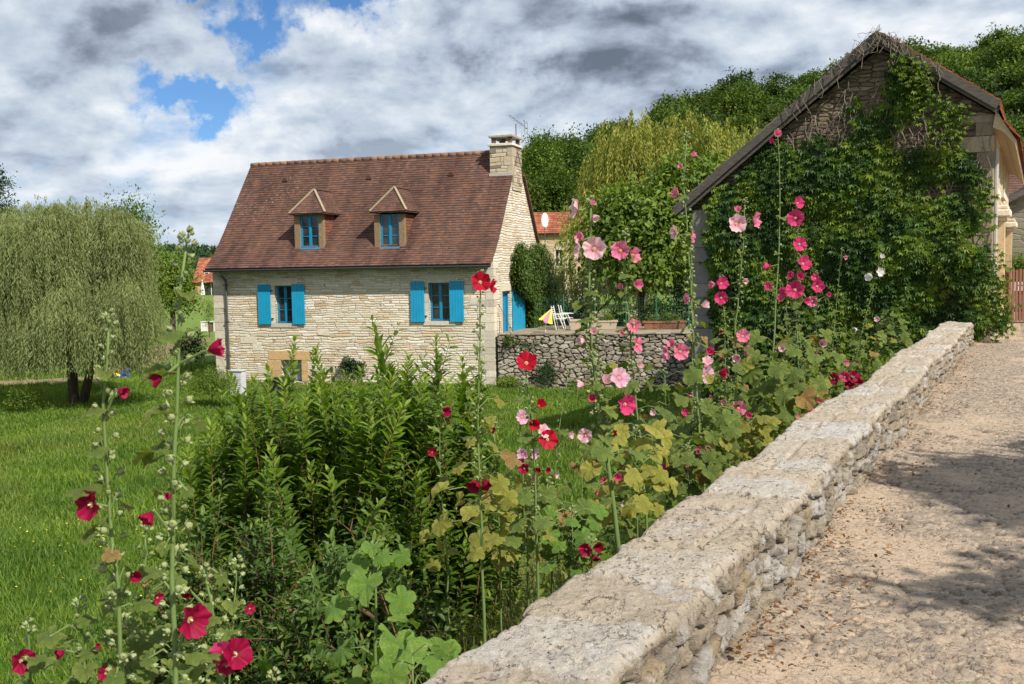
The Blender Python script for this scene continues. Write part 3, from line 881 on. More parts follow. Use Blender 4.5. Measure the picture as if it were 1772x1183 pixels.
def shutter(parent, a0, a1, z0, z1, y, mat=BLUE, name='shutter', tilt=0):
    mb = MB(); n = 5; w = (a1-a0)/n
    for i in range(n):
        mb.box(a0+i*w+.004, a0+(i+1)*w-.004, y-.030-.002*(i % 2), y, z0, z1)
    mb.box(a0+.006, a1-.006, y-.012, y+.004, z0+.006, z1-.006)
    return mb.build(name, mat, parent, bevel=.004)

def build_house():
    H = thing('stone_house', 'cream rubble stone house with steep brown tiled roof, dormers and bright blue shutters', 'house', tuple(HO), -HA)
    ze, zr = EAVE, RIDGE
    yr = HD/2
    # openings
    def rect(x0, y0, x1, y1, off=0):
        a, b_ = hF(x0, y0, off), hF(x1, y1, off)
        return min(a[0], b_[0]), max(a[0], b_[0]), min(a[1], b_[1]), max(a[1], b_[1])
    w1 = rect(475, 494, 506.5, 559); w2 = rect(741, 489, 778.5, 555)
    cel = rect(486, 622, 506, 690); cel = (cel[0], cel[0]+.95, -.05, cel[3])
    slit = rect(684, 652, 696, 672)
    holesF = [w1, w2, cel]
    mb = MB()
    wall_holes(mb, lambda a, z: (a, 0, z), -HL, 0, HB, ze, holesF, .42, (0, 1, 0))
    # gable, right: door hole
    d0, d1 = hG(869.5, 540)[0], hG(884, 540)[0]
    zt = hG(876, 503)[1]; zb = hG(876, 577)[1]
    door = (d0, d1, zb, zt)
    wall_holes(mb, lambda a, z: (0, a, z), 0, HD, HB, ze, [door], .4, (-1, 0, 0))
    # rake profile (bell-cast foot, steep above)
    m_ = (zr-ze+.12)/((yr-1.1)+.93*.5+.82*.4+.66*.62)
    prof = [(yr, zr), (1.1, zr-m_*(yr-1.1))]
    for dy, fk in ((.5, .93), (.4, .82), (.62, .66)): prof.append((prof[-1][0]-dy, prof[-1][1]-m_*fk*dy))
    prof = prof[::-1]
    g = [(0, ze)]+[(y, z-.05) for y, z in prof[1:]]+[(HD-y, z-.05) for y, z in prof[1:-1][::-1]]+[(HD, ze)]
    for x in (0, -HL): mb.quad(*[(x, y, z) for y, z in g])
    for p, q in ((0, HD),): mb.quad((-HL, HD, HB), (0, HD, HB), (0, HD, ze), (-HL, HD, ze))
    mb.quad((-HL, 0, HB), (-HL, HD, HB), (-HL, HD, ze), (-HL, 0, ze))
    mb.build('wall', STONE_H, H)
    inner = MB(); inner.box(-HL+.45, -.45, .45, HD-.45, 0, ze-.1); inner.build('interior', DARKIN, H)
    # quoins
    q = MB(); q2 = MB(); z = -.3; i = 0
    while z < ze-.2:
        h = random.uniform(.24, .36); z1 = min(z+h, ze-.02)
        for sgn, xc in ((1, 0.0), (-1, -HL)):
            a = .62 if i % 2 else .34; b_ = .34 if i % 2 else .62
            a *= random.uniform(.85, 1.25)
            if sgn > 0:
                q.box(xc-a, xc+.014, -.014, b_, z+.008, z1-.006, j=.004)
            else:
                q2.box(xc-.014, xc+a, -.014, b_, z+.008, z1-.006, j=.004)
        z = z1; i += 1
    z = ze+.05; i = 0
    q.build('quoin', ASHLAR, H); q2.build('quoin', ASHLAR, H)
    # large pale blocks let into the rubble
    bb = MB()
    for px, py, w_, h_ in ((430, 588, .75, .28), (560, 575, .5, .2), (640, 470, .6, .22), (700, 468, .5, .25), (760, 472, .7, .26), (806, 500, .5, .28), (540, 470, .55, .2), (470, 472, .5, .2),
                           (825, 520, .6, .25), (830, 600, .55, .3), (652, 560, .4, .18), (445, 600, .4, .3), (455, 640, .5, .28), (600, 500, .35, .16), (690, 590, .5, .16), (575, 640, .5, .2)):
        a, zz = hF(px, py); bb = MB(); bb.box(a-w_/2, a+w_/2, -.010, .05, zz-h_/2, zz+h_/2, j=.006)
        bb.build('dressed_stone', ASHLAR, H)
    # windows with surrounds
    for w in (w1, w2):
        s_ = MB(); a0, a1, z0, z1 = w
        s_.box(a0-.28, a1+.28, -.018, .06, z1, z1+.30); s_.box(a0-.22, a1+.22, -.030, .40, z0-.17, z0)
        z = z0; i = 0
        while z < z1-.05:
            zz = min(z+random.uniform(.28, .42), z1)
            for sg in (-1, 1):
                ww = .30 if (i+(sg > 0)) % 2 else .2
                xa = a0 if sg < 0 else a1
                s_.box(min(xa, xa+sg*ww), max(xa, xa+sg*ww), -.012, .07, z+.004, zz-.004)
            z = zz; i += 1
        S = s_.build('window', ASHLAR, H)
        window(S, 'window_frame', a0, a1, z0, z1, .17)
        sw = .58
        for sg, xa in ((-1, a0-.17 if w is w1 else a0-.15), (1, a1+.03)):
            a, b_ = (xa-sw, xa) if sg < 0 else (xa, xa+sw)
            shutter(S, a, b_, z0-.04, z1+.06, -.05)
        for sg in (-1, 1):
            for zq in (z0+.2, z1-.2):
                xa = a0-.12 if sg < 0 else a1+.05
                hm = MB(); hm.box(xa-.05, xa+.05, -.07, -.02, zq-.015, zq+.015); hm.build('hinge', BLACKP, S)
    # cellar door, ochre surround
    s_ = MB(); a0, a1, z0, z1 = cel
    s_.box(a0-.55, a1+.45, -.016, .07, z1, z1+.36)
    z = z0; i = 0
    while z < z1-.05:
        zz = min(z+.42, z1); ww = .62 if i % 2 else .42
        s_.box(a0-ww, a0, -.016, .07, z+.006, zz-.006); s_.box(a1, a1+.3, -.016, .07, z+.006, zz-.006); z = zz; i += 1
    S = s_.build('door', OCHRE, H)
    k = MB()
    for i in range(5): k.box(a0+i*.19+.004, a0+(i+1)*.19-.004, .2, .25, 0, z1)
    k.build('door_leaf', plain('pale_grey_green_paint', (.30, .34, .32), .6), S)
    # gable door: leaf opened flat on the wall, frame inside
    s0, s1 = hG(885.5, 535)[0], hG(906, 535)[0]
    k = MB(); k.box(-.16, -.10, d0, d0+.09, zb, zt); k.box(-.16, -.10, d1-.09, d1, zb, zt); k.box(-.17, -.11, d0, d1, zt-.1, zt); k.box(-.20, -.17, d0+.09, d1-.09, zb, zt-.1)
    D = k.build('door', BLUE_F, H)
    k = MB(); n = 6; wd = (s1-s0)/n
    for i in range(n): k.box(.03, .065+.002*(i % 2), s0+i*wd+.003, s0+(i+1)*wd-.003, zb+.03, zt+.03)
    k.box(.02, .045, s0+.01, s1-.01, zb+.04, zt+.02)
    k.build('door_leaf', BLUE, D, bevel=.004)
    k = MB(); k.box(-.01, .02, d0-.22, d1+.25, zt, zt+.28); k.box(-.01, .012, d0-.25, d0, zb, zt)
    k.build('door_surround', ASHLAR, D)

    # ---- roof
    rf = MB()
    x0, x1 = -HL-.10, .045
    seg = list(zip(prof, prof[1:]))
    under = MB()
    for side in (0, 1):
        for (ya, za), (yb, zb_) in seg:
            L = math.hypot(yb-ya, zb_-za)
            if side == 0:
                o = (x0, ya, za); es = (0, (yb-ya)/L, (zb_-za)/L); n = (0, -(zb_-za)/L, (yb-ya)/L); eu = (1, 0, 0)
                tiles_on(rf, o, eu, es, n, L, lambda s: (0, x1-x0), gauge=.128, th=.030, run_on=True)
                p = [(x0, ya, za-.02), (x1, ya, za-.02), (x1, yb, zb_-.02), (x0, yb, zb_-.02)]
            else:
                ya2, yb2 = HD-ya, HD-yb
                o = (x1, ya2, za); es = (0, -(yb-ya)/L, (zb_-za)/L); n = (0, (zb_-za)/L, (yb-ya)/L); eu = (-1, 0, 0)
                tiles_on(rf, o, eu, es, n, L, lambda s: (0, x1-x0), gauge=.23, w=.34)
                p = [(x1, ya2, za-.02), (x0, ya2, za-.02), (x0, yb2, zb_-.02), (x1, yb2, zb_-.02)]
            under.quad(*p)
            under.quad(*[(a, b_, c-.05) for a, b_, c in p][::-1])
            for xx in (x0, x1): under.quad((xx, p[0][1], za-.02), (xx, p[2][1], zb_-.02), (xx, p[2][1], zb_-.07), (xx, p[0][1], za-.07))
    R_ = rf.build('roof', TILES, H)
    under.build('roof_underside', WOODG, R_)
    rc = MB(); x = x0
    while x < x1-.95:
        l = .36
        sag = -.06*math.sin((x-x0)/(x1-x0)*PI)*0
        pts = [(x, yr, zr-.0+sag), (x+l+.03, yr, zr+.012+sag)]
        rc.tube(pts, [.105+random.uniform(-.004, .006), .115], 8); x += l
    rc.build('ridge_tile', tilemat('ridge_tiles', [(.22, .12, .08), (.28, .16, .10), (.18, .11, .08)], .9), R_, sm=True)
    # mortar along the right verge, lichened
    # roof ventilator tiles
    def roofhit(px, py, seg_=-1):
        (ya, za), (yb, zb_) = seg[seg_]
        n_l = np.array([0, -(zb_-za), (yb-ya)]); n_l = n_l/np.linalg.norm(n_l)
        nw = E1*n_l[0]+E2*n_l[1]+np.array([0, 0, n_l[2]])
        ow = HO+E2*ya+np.array([0, 0, za])
        P = onplane(px, py, ow, nw)
        return np.dot(P-HO, E1), np.dot(P-HO, E2), P[2]-HZ0
    for px, py in ((495, 313), (640, 309), (782, 303)):
        a, b_, c = roofhit(px, py); k = MB()
        k.prism([(a-.12, b_-.12, c-.02), (a+.12, b_-.12, c-.02), (a+.08, b_-.14, c+.13), (a-.08, b_-.14, c+.13)], (0, .3, .02)); k.build('vent_tile', TILES, R_)
    # gutter and downpipe
    gt = MB(); ge_y, ge_z = prof[0][0]-.06, prof[0][1]-.06
    n = 9
    ring = [(ge_y+.075*math.cos(PI+PI*i/(n-1)), ge_z+.075*math.sin(PI+PI*i/(n-1))) for i in range(n)]
    for i in range(n-1):
        gt.quad((x0, *ring[i]), (x1, *ring[i]), (x1, *ring[i+1]), (x0, *ring[i+1]))
        gt.quad((x0, ring[i][0]*.97-.0, ring[i][1]+.012), (x0, ring[i+1][0]*.97, ring[i+1][1]+.012), (x1, ring[i+1][0]*.97, ring[i+1][1]+.012), (x1, ring[i][0]*.97, ring[i][1]+.012))
    gt.box(x0, x1, ge_y-.082, ge_y-.07, ge_z-.01, ge_z+.02)
    gt.build('gutter', ZINC, H)
    dx = hF(394, 540)[0]
    k = MB(); k.tube([(dx, ge_y, ge_z-.07), (dx, ge_y+.04, ge_z-.2), (dx, -.07, ge_z-.42), (dx, -.07, ge_z-.6), (dx+.02, -.07, .25), (dx+.02, -.12, .05)], .05, 10)
    for zz in (1.0, 2.4, 3.9): k.box(dx-.07, dx+.07, -.13, .0, zz, zz+.03)
    k.build('downpipe', ZINC, H, sm=False)
    # wire and cable scars on the left part
    # ---- dormers
    for di, (pxl, pxr, pb, pt, el, er, ev, ap, rb, wl, wr, wb, wt) in enumerate((
            (510.5, 561, 432, 370, 500, 562.5, 368, (543, 328), (572, 332), 519, 551.5, 428.5, 373),
            (648.5, 701, 430, 369, 639.5, 703.5, 364.5, (682.5, 324), (707, 328), 657.5, 690.5, 427.5, 371))):
        _, yf, zf = roofhit((pxl+pxr)/2, pb+4)
        yf += .02
        a0, zb_ = hF(pxl, pb, yf); a1, _ = hF(pxr, pb, yf); z1 = hF(pxl, pt+2, yf)[1]
        wa0 = hF(wl, 400, yf)[0]; wa1 = hF(wr, 400, yf)[0]; wz0 = hF(wl, wb, yf)[1]; wz1 = hF(wl, wt, yf)[1]
        zb_ = min(zb_, wz0-.06)
        (ya, za), (yb, zbb) = seg[-1]; slope = (zbb-za)/(yb-ya)
        yroof = lambda z: ya+(z-za)/slope
        f = MB()
        f.box(a0, wa0, yf, yf+.16, zb_, z1); f.box(wa1, a1, yf, yf+.16, zb_, z1)
        f.box(wa0, wa1, yf+.003, yf+.15, wz1, z1); f.box(a0-.04, a1+.04, yf-.05, yf+.16, zb_-.07, zb_)
        D = f.build('dormer', WOOD, H, bevel=.006)
        # tile-hung cheeks
        cm_ = tilemat('cheek_tiles%d' % di, [(.24, .10, .055), (.20, .085, .05), (.28, .12, .065)], .3)
        for xx, sg in ((a0+.02, -1), (a1-.02, 1)):
            ck = MB()
            y2 = yroof(z1)
            ck.quad((xx, yf+.16, zb_-.3), (xx, y2, z1), (xx, yf+.16, z1))
            Lz = z1-zb_
            o = (xx+sg*.0, yf+.16, zb_)
            tiles_on(ck, o, (0, 1, 0), (0, 0, 1), (sg, 0, 0), Lz, lambda s: (0, max(0.0, yroof(zb_+s)-yf-.10)), gauge=.12, w=.17, th=.016)
            ck.build('cheek', cm_, D)
        window(D, 'window_frame', wa0, wa1, wz0, wz1, yf+.07, rows=3)
        k = MB(); k.box(wa0-.02, wa1+.02, yf-.05, yf+.1, wz0-.07, wz0); k.build('sill', BLUE, D)
        k = MB(); k.prism([(a0-.06, yf-.03, zb_-.075), (a1+.1, yf-.03, zb_-.075), (a1+.14, yf-.16, zb_-.19), (a0-.1, yf-.16, zb_-.19)], (0, -.012, -.012)); k.build('lead_apron', plain('apron%d' % di, (.50, .42, .38), .7), D)
        # hipped roof
        ex0 = hF(el, ev, yf-.18)[0]; ex1 = hF(er, ev, yf-.18)[0]; ze_ = hF(el+20, ev+1, yf-.18)[1]
        xm = (ex0+ex1)/2
        yfr = yf-.20
        # apex: where the front hip meets the short ridge
        half = (ex1-ex0)/2
        ya_ = yf+.50
        za_ = hF(ap[0], ap[1], ya_)[1]
        rise = za_-ze_
        yb_r = yroof(za_)+.02; yb_e = yroof(ze_)+.02
        r = MB()
        L = math.hypot(ya_-yfr, rise)
        es = (0, (ya_-yfr)/L, rise/L); n = (0, -rise/L, (ya_-yfr)/L)
        tiles_on(r, (ex0, yfr, ze_), (1, 0, 0), es, n, L, lambda s: (half*s/L, 2*half-half*s/L), gauge=.11, w=.16)
        Ls = math.hypot(half, rise)
        for sg in (-1, 1):
            exx = ex0 if sg < 0 else ex1
            es = (-sg*half/Ls, 0, rise/Ls); n = (sg*rise/Ls, 0, half/Ls)
            tiles_on(r, (exx, yfr, ze_), (0, 1, 0), es, n, Ls, lambda s: ((ya_-yfr)*s/Ls, (yb_e-yfr)+(yb_r-yb_e)*s/Ls), gauge=.11, w=.16)
        core = [(ex0, yfr, ze_), (ex1, yfr, ze_), (xm, ya_, za_), (ex0, yb_e, ze_), (ex1, yb_e, ze_), (xm, yb_r, za_)]
        r.add([(a, b_, c-.012) for a, b_, c in core]+[(ex0, yfr, ze_-.05), (ex1, yfr, ze_-.05), (ex1, yb_e-.05, ze_-.05), (ex0, yb_e-.05, ze_-.05)],
              [(0, 1, 2), (0, 2, 5, 3), (1, 4, 5, 2), (6, 9, 8, 7), (6, 7, 1, 0), (7, 8, 4, 1), (9, 6, 0, 3)], .3)
        r.build('dormer_roof', TILES, D)
        k = MB()
        k.bar((ex0, yfr-.01, ze_+.03), (xm, ya_-.02, za_+.04), .09, .06); k.bar((ex1, yfr-.01, ze_+.03), (xm, ya_-.02, za_+.04), .09, .06)
        k.build('hip_cap', MORTAR, D)
        k = MB(); k.tube([(xm, ya_-.05, za_+.02), (xm, yb_r, za_+.02)], .075, 7); k.build('ridge_tile', TILES, D)
    # ---- chimney on the right gable
    _, yc, zc = roofhit(866, 303)
    cxl = loc_plane(848, 290, 'y', yc)[0]; ctop = hF(866, 252, yc)[1]
    ccap = hF(866, 237, yc)[1]
    cd = yr+.55
    c = MB()
    st = [(cxl, .03, yc, cd, zc-.3, ctop)]
    c.box(cxl, .03, yc, cd, zc-.6, ctop)
    Cn = c.build('chimney', wallstone('chimney_stone', [(.50, .40, .26), (.54, .45, .31), (.38, .30, .20), (.56, .47, .34), (.26, .21, .16), (.54, .46, .36)], (.12, .09, .065), 2.8, 7.0, .09, .8, coursed=True), H)
    k = MB(); z = zc; i = 0
    while z < ctop-.1:
        z1 = min(z+random.uniform(.25, .4), ctop)
        a = .35 if i % 2 else .2
        k.box(.03-a, .042, yc-.012, yc+(.5 if i % 2 == 0 else .25), z+.006, z1-.006, j=.004)
        z = z1; i += 1
    k.build('quoin', blockmat('chimney_quoins', (.50, .42, .30)), Cn)
    k = MB(); k.box(cxl-.06, .09, yc-.06, cd+.06, ctop, ctop+.10, j=.01); k.build('ledge', ASHLAR, Cn, bevel=.02)
    k = MB(); zc2 = ctop+.10
    for (a, b_) in ((cxl+.06, cxl+.2), (-.16, -.02)):
        for (y0, y1) in ((yc+.05, yc+.2), (cd-.2, cd-.05)):
            k.box(a, b_, y0, y1, zc2, ccap)
    k.box((cxl+.0)/2-.10+.0, (cxl)/2+.0, yc+.5, yc+.7, zc2, ccap)
    k.build('cap_post', blockmat('sooty_brick', (.14, .10, .075)), Cn)
    k = MB(); k.box(cxl-.04, .07, yc-.04, cd+.04, ccap, ccap+.09, j=.01); k.build('cap_slab', blockmat('cap_slab', (.42, .40, .33)), Cn, bevel=.015)
    # flashing at the foot
    k = MB(); k.box(cxl-.02, .045, yc-.09, yc-.005, zc-.03, zc+.10); k.build('flashing', plain('flashing', (.42, .38, .34), .6), Cn)
    # verge of dark tiles along the far rake
    k = MB()
    vp = [(HD-y, z) for y, z in prof]
    for (y0_, z0_), (y1_, z1_) in zip(vp, vp[1:]):
        if y1_ < yr+.6: y1_, z1_ = yr+.7, zr-m_*.7
        k.bar((.07, y0_, z0_-.01), (.07, y1_, z1_-.01), .12, .10)
    k.build('verge_tile', TILES, H)
    # aerial
    ax_, ay_ = -.12, cd-.3
    base = Vector(HO)+Vector(E1)*ax_+Vector(E2)*ay_+Vector((0, 0, ccap-.35))
    An = thing('television_aerial', 'thin metal television aerial strapped to the chimney top of the blue-shuttered house', 'aerial', (0, 0, 0))
    k = MB(); P0 = Vector(atY(893.5, 262, base.y)); P1 = Vector(atY(893.5, 214, base.y))
    P1 = Vector((P0.x, P0.y, P1.z)); An.location = P0
    k.tube([Vector((0, 0, 0)), P1-P0], .022, 6); k.build('mast', ZINC, An)
    k = MB(); A1 = Vector(atY(881, 199, P0.y-.3))-P0; A2 = Vector(atY(912, 222, P0.y+.3))-P0
    k.tube([A1, A2], .011, 5)
    for i in range(7):
        c_ = A1.lerp(A2, i/8); k.tube([c_+Vector((.13, .1, .02)), c_-Vector((.13, .1, .02))], .006, 4)
    for dz in (-.22, 0, .22):
        k.tube([A2+Vector((-.1, 0, dz)), A2+Vector((.02, 0, dz))], .008, 4)
    for dx_ in (-.1, 0.02): k.tube([A2+Vector((dx_, 0, -.26)), A2+Vector((dx_, 0, .26))], .008, 4)
    for dz in (-.42, -.56): k.tube([A2+Vector((-.42, 0, dz)), A2+Vector((-.02, .0, dz-.0))], .007, 4)
    k.tube([A2+Vector((-.22, 0, -.1)), A2+Vector((-.22, 0, -.62))], .008, 4)
    k.build('antenna', ZINC, An)
    return H
HOUSE = build_house()

# ================================================================ VEGETATION MATERIALS
L_SHRUB = leafmat('shrub_leaf', (.050, .092, .012), (.105, .175, .020), (.22, .30, .038), .46, .5, .3)
L_BANK = leafmat('weed_leaf', (.06, .10, .013), (.135, .195, .022), (.24, .27, .04), .38)
L_VINE = leafmat('creeper_leaf', (.016, .040, .007), (.048, .105, .012), (.18, .24, .020), .28, .52, .3)
L_IVY = leafmat('ivy_leaf', (.025, .05, .010), (.06, .11, .016), (.13, .18, .025), .2, .4, .45)
L_FOREST = leafmat('woodland_leaf', (.024, .052, .010), (.052, .100, .015), (.115, .175, .024), .25, .6, .2, hue=.7)
L_DARK = leafmat('dark_tree_leaf', (.014, .034, .010), (.026, .058, .013), (.05, .09, .018), .15, .55, .3)
L_MID = leafmat('mid_tree_leaf', (.050, .090, .012), (.11, .175, .020), (.22, .27, .035), .3, .55, .25)
L_WILLOW = leafmat('willow_leaf', (.15, .18, .065), (.22, .25, .10), (.33, .35, .16), .42, .55, .25)
L_WILLOWY = leafmat('yellow_willow_leaf', (.13, .15, .028), (.25, .26, .045), (.38, .36, .08), .35, .55, .25)
L_PURPLE = leafmat('purple_leaf', (.022, .010, .014), (.04, .018, .024), (.07, .03, .035), .1)
L_HOLLY = leafmat('hollyhock_leaf', (.080, .13, .030), (.145, .20, .048), (.25, .28, .08), .28, .7, .15, veins=True)
L_YELLOW = leafmat('yellowing_leaf', (.17, .19, .04), (.30, .30, .065), (.42, .39, .12), .35, .7, .15, veins=True)
L_DRY = leafmat('withered_leaf', (.18, .11, .04), (.27, .18, .07), (.36, .26, .11), .2, .8, .1, veins=True)
L_BIG = leafmat('fresh_leaf', (.10, .19, .035), (.15, .26, .048), (.22, .33, .07), .3, .6, .25, veins=True)
GREENSTEM = plain('green_stem', (.14, .20, .06), .6, 0, .25, .15, 20)
WOODSTEM = woodmat('shrub_stem', (.10, .05, .025), (.20, .12, .06))
BUD = leafmat('bud_green', (.16, .20, .07), (.24, .29, .12), (.34, .37, .19), .1, .8, .1)

def grassmat():
    m, t, b = newmat('grass_blades')
    p = t.pos()
    r = t.attr('rnd')
    mid = t.noise(p, .45, 4, .6); big = t.noise(p, .13, 4, .6)
    c = t.ramp(r, [(0, (.050, .105, .012)), (.5, (.110, .195, .022)), (.85, (.19, .26, .038)), (1, (.30, .28, .09))])
    c = t.mix(1, c, t.ramp(mid, [(.3, (.62, .72, .7)), (.7, (1.35, 1.25, 1.1))]), 'MULTIPLY')
    c = t.mix(t.ramp(big, [(.52, 0), (.7, .45)]), c, (.26, .22, .08))
    t.put(b.inputs['Base Color'], c)
    b.inputs['Roughness'].default_value = .55; b.inputs['Specular IOR Level'].default_value = .3
    tr = t.new('ShaderNodeBsdfTranslucent'); t.put(tr.inputs[0], t.mix(1, c, (1.5, 1.6, .7), 'MULTIPLY'))
    mx = t.new('ShaderNodeMixShader'); mx.inputs[0].default_value = .35
    t.l.new(b.outputs[0], mx.inputs[1]); t.l.new(tr.outputs[0], mx.inputs[2])
    t.l.new(mx.outputs[0], t.n['Material Output'].inputs[0])
    return m
GRASS = grassmat()

# ---------------------------------------------------------------- meadow grass
PATH = [atZ(-60, 662, -2.75), atZ(60, 656, -2.72), atZ(160, 650, -2.7), atZ(215, 632, -2.6), atZ(262, 608, -2.4), atZ(300, 590, -2.2), atZ(352, 574, -1.9)]
def build_grass():
    n = 150000
    r = 6+44*RNG.random(n)**.62; az = rad(-33)+rad(66)*RNG.random(n)
    x = r*np.sin(az); y = r*np.cos(az)
    u, v = uv(x, y)
    lx = (x-HO[0])*E1[0]+(y-HO[1])*E1[1]; ly = (x-HO[0])*E2[0]+(y-HO[1])*E2[1]
    ok = (u > .75) & ~((lx > -HL-.05) & (lx < .05) & (ly > -.02)) & ~((x > HO[0]) & (y > 37.0) & (v > 24)) & ~((x > HO[0]) & (y > 38.0))
    ok &= ~((v > 23.8) & (u < 9.5))
    for p0, p1 in zip(PATH, PATH[1:]):
        dx, dy = p1[0]-p0[0], p1[1]-p0[1]; tt = np.clip(((x-p0[0])*dx+(y-p0[1])*dy)/(dx*dx+dy*dy), 0, 1)
        ok &= np.hypot(x-p0[0]-tt*dx, y-p0[1]-tt*dy) > .75
    # the trodden path behind the willow stays bare
    x, y, r = x[ok], y[ok], r[ok]
    pf = fbm(x*.5, y*.5, 3, 3); keep = RNG.random(len(x)) < .35+1.0*pf
    x, y, r = x[keep], y[keep], r[keep]
    nb = 4
    k = np.repeat(np.arange(len(x)), nb)
    sp = .05+.004*r[k]
    P = np.stack([x[k]+RNG.normal(size=len(k))*sp, y[k]+RNG.normal(size=len(k))*sp], -1)
    z = ground(P[:, 0], P[:, 1])
    P = np.concatenate([P, z[:, None]-.01], 1)
    ht = (.12+.20*fbm(P[:, 0]*.6, P[:, 1]*.6, 3, 23))*(.6+.8*RNG.random(len(k)))
    ht *= np.where(r[k] > 30, .65, 1)
    D = nrm(np.stack([RNG.normal(size=len(k))*.35, RNG.normal(size=len(k))*.35, np.ones(len(k))], -1))
    N = nrm(rdir(len(k))*np.array([1, 1, .1]))
    S = np.stack([ht, .12+.011*r[k], ht], -1)
    V, F, R = scatter(BLADE, P, D, N, S, np.clip(RNG.random(len(k))*.8+.2*RNG.random(len(x))[k], 0, 1))
    tag(npmesh('grass', V, F, GRASS, None, {'rnd': R}), 'unmown green meadow grass', 'grass', kind='stuff')
    # small yellow meadow flowers, lower left
    n = 380
    a = RNG.random(n)
    x = -9+8.5*RNG.random(n); y = 9+11*RNG.random(n)**1.3
    keep = fbm(x*.5, y*.5, 3, 13) > .5; x, y = x[keep], y[keep]
    P = np.stack([x, y, ground(x, y)+.16+.18*RNG.random(len(x))], -1)
    T = (A_([(math.cos(i*PI/3), math.sin(i*PI/3), 0) for i in range(6)]+[(0, 0, .2)]), np.array([(i, (i+1) % 6, 6) for i in range(6)]))
    V, F, R = scatter(T, P, rdir(len(x))*np.array([1, 1, .2]), np.tile([0, 0, 1.], (len(x), 1))+rdir(len(x))*.4, np.full(len(x), .017))
    tag(npmesh('meadow_flowers', V, F, plain('yellow_petal', (.75, .55, .02), .6), None, {'rnd': R}), 'tiny yellow flowers scattered in the meadow grass', 'wildflowers', kind='stuff')
build_grass()

# ---------------------------------------------------------------- bank weeds between the wall and the shrub
def weeds(name, label, n, vr, ur, size, mat, hgt, T, cat='weeds', up=.5, dens=0.0):
    v = vr[0]+(vr[1]-vr[0])*RNG.random(n); u = ur[0]+(ur[1]-ur[0])*RNG.random(n)**1.3
    x, y = xy(u, v)
    k_ = fbm(x*.9, y*.9, 3, 44) > dens; x, y = x[k_], y[k_]; n = len(x)
    m = 5
    k = np.repeat(np.arange(n), m)
    tip = RNG.random(len(k))
    lean = rdir(n)*np.array([.35, .35, 0])
    hh = hgt*(.4+.9*RNG.random(n))
    P = np.stack([x[k], y[k], ground(x, y)[k]], -1)+lean[k]*(hh[k]*tip)[:, None]; P[:, 2] += hh[k]*tip
    P += RNG.normal(size=P.shape)*.03
    D = nrm(rdir(len(k))*np.array([1, 1, .5])+np.array([0, 0, up])); N = nrm(rdir(len(k))*.5+np.array([0, 0, 1.]))
    V, F, R = scatter(T, P, D, N, size*(.5+.9*RNG.random(len(k))))
    tag(npmesh(name, V, F, mat, None, {'rnd': R}), label, cat, kind='stuff')
weeds('bank_weeds', 'low leafy weeds covering the bank below the bridge wall', 42000, (3, 26), (.5, 5.0), .085, L_BANK, .55, LANCE)
weeds('bank_nettles', 'darker taller herbs at the foot of the bridge wall', 5200, (3, 25), (.45, 2.6), .12, L_SHRUB, .8, OVATE, 'herbs', .2, .5)
def dry_grass():
    n = 9000
    v = 3.5+18*RNG.random(n); u = .7+4.2*RNG.random(n); x, y = xy(u, v)
    k_ = fbm(x*.7, y*.7, 3, 144) > .47; x, y = x[k_], y[k_]; n = len(x)
    k = np.repeat(np.arange(n), 6)
    P = np.stack([x[k], y[k], ground(x, y)[k]], -1)+RNG.normal(size=(len(k), 3))*np.array([.05, .05, 0])
    D = nrm(np.stack([RNG.normal(size=len(k))*.3, RNG.normal(size=len(k))*.3, np.ones(len(k))], -1)); h = .35+.5*RNG.random(len(k))
    V, F, R = scatter(BLADE, P, D, nrm(rdir(len(k))*np.array([1, 1, .1])), np.stack([h, np.full(len(k), .13), h], -1))
    tag(npmesh('dry_grass', V, F, leafmat('straw_grass', (.10, .13, .025), (.20, .20, .05), (.34, .27, .11), .3, .7, .2), None, {'rnd': R}), 'tall half dried yellow grass on the bank', 'grass', kind='stuff')
dry_grass()

# ---------------------------------------------------------------- trees
def tree_thing(name, label, cat, base, trunk_r, top, limbs, crown, mat, group=None, bark=BARK, crown_name='crown'):
    """crown: (V,F,R) in world coordinates; limbs: end points"""
    b0 = Vector(base)
    T = thing(name, label, cat, b0, 0, group)
    k = MB(); tp = Vector(top)-b0
    mid = tp*.5+Vector((random.uniform(-.1, .1), random.uniform(-.1, .1), 0))*tp.length*.3
    k.tube([(0, 0, -.2), (0, 0, .15), mid, tp], [trunk_r*1.35, trunk_r, trunk_r*.8, trunk_r*.55], 9)
    T2 = k.build('trunk', bark, T, sm=True)
    k = MB()
    for l in limbs:
        e = Vector(l)-b0; s_ = mid.lerp(tp, random.uniform(.3, 1)); m = s_.lerp(e, .5)+Vector((0, 0, .12*(e-s_).length))
        k.tube([s_, m, e], [trunk_r*.45, trunk_r*.3, trunk_r*.12], 6)
    if limbs: k.build('limbs', bark, T, sm=True)
    V, F, R = crown
    npmesh(crown_name, V-np.array(b0), F, mat, T, {'rnd': R})
    return T

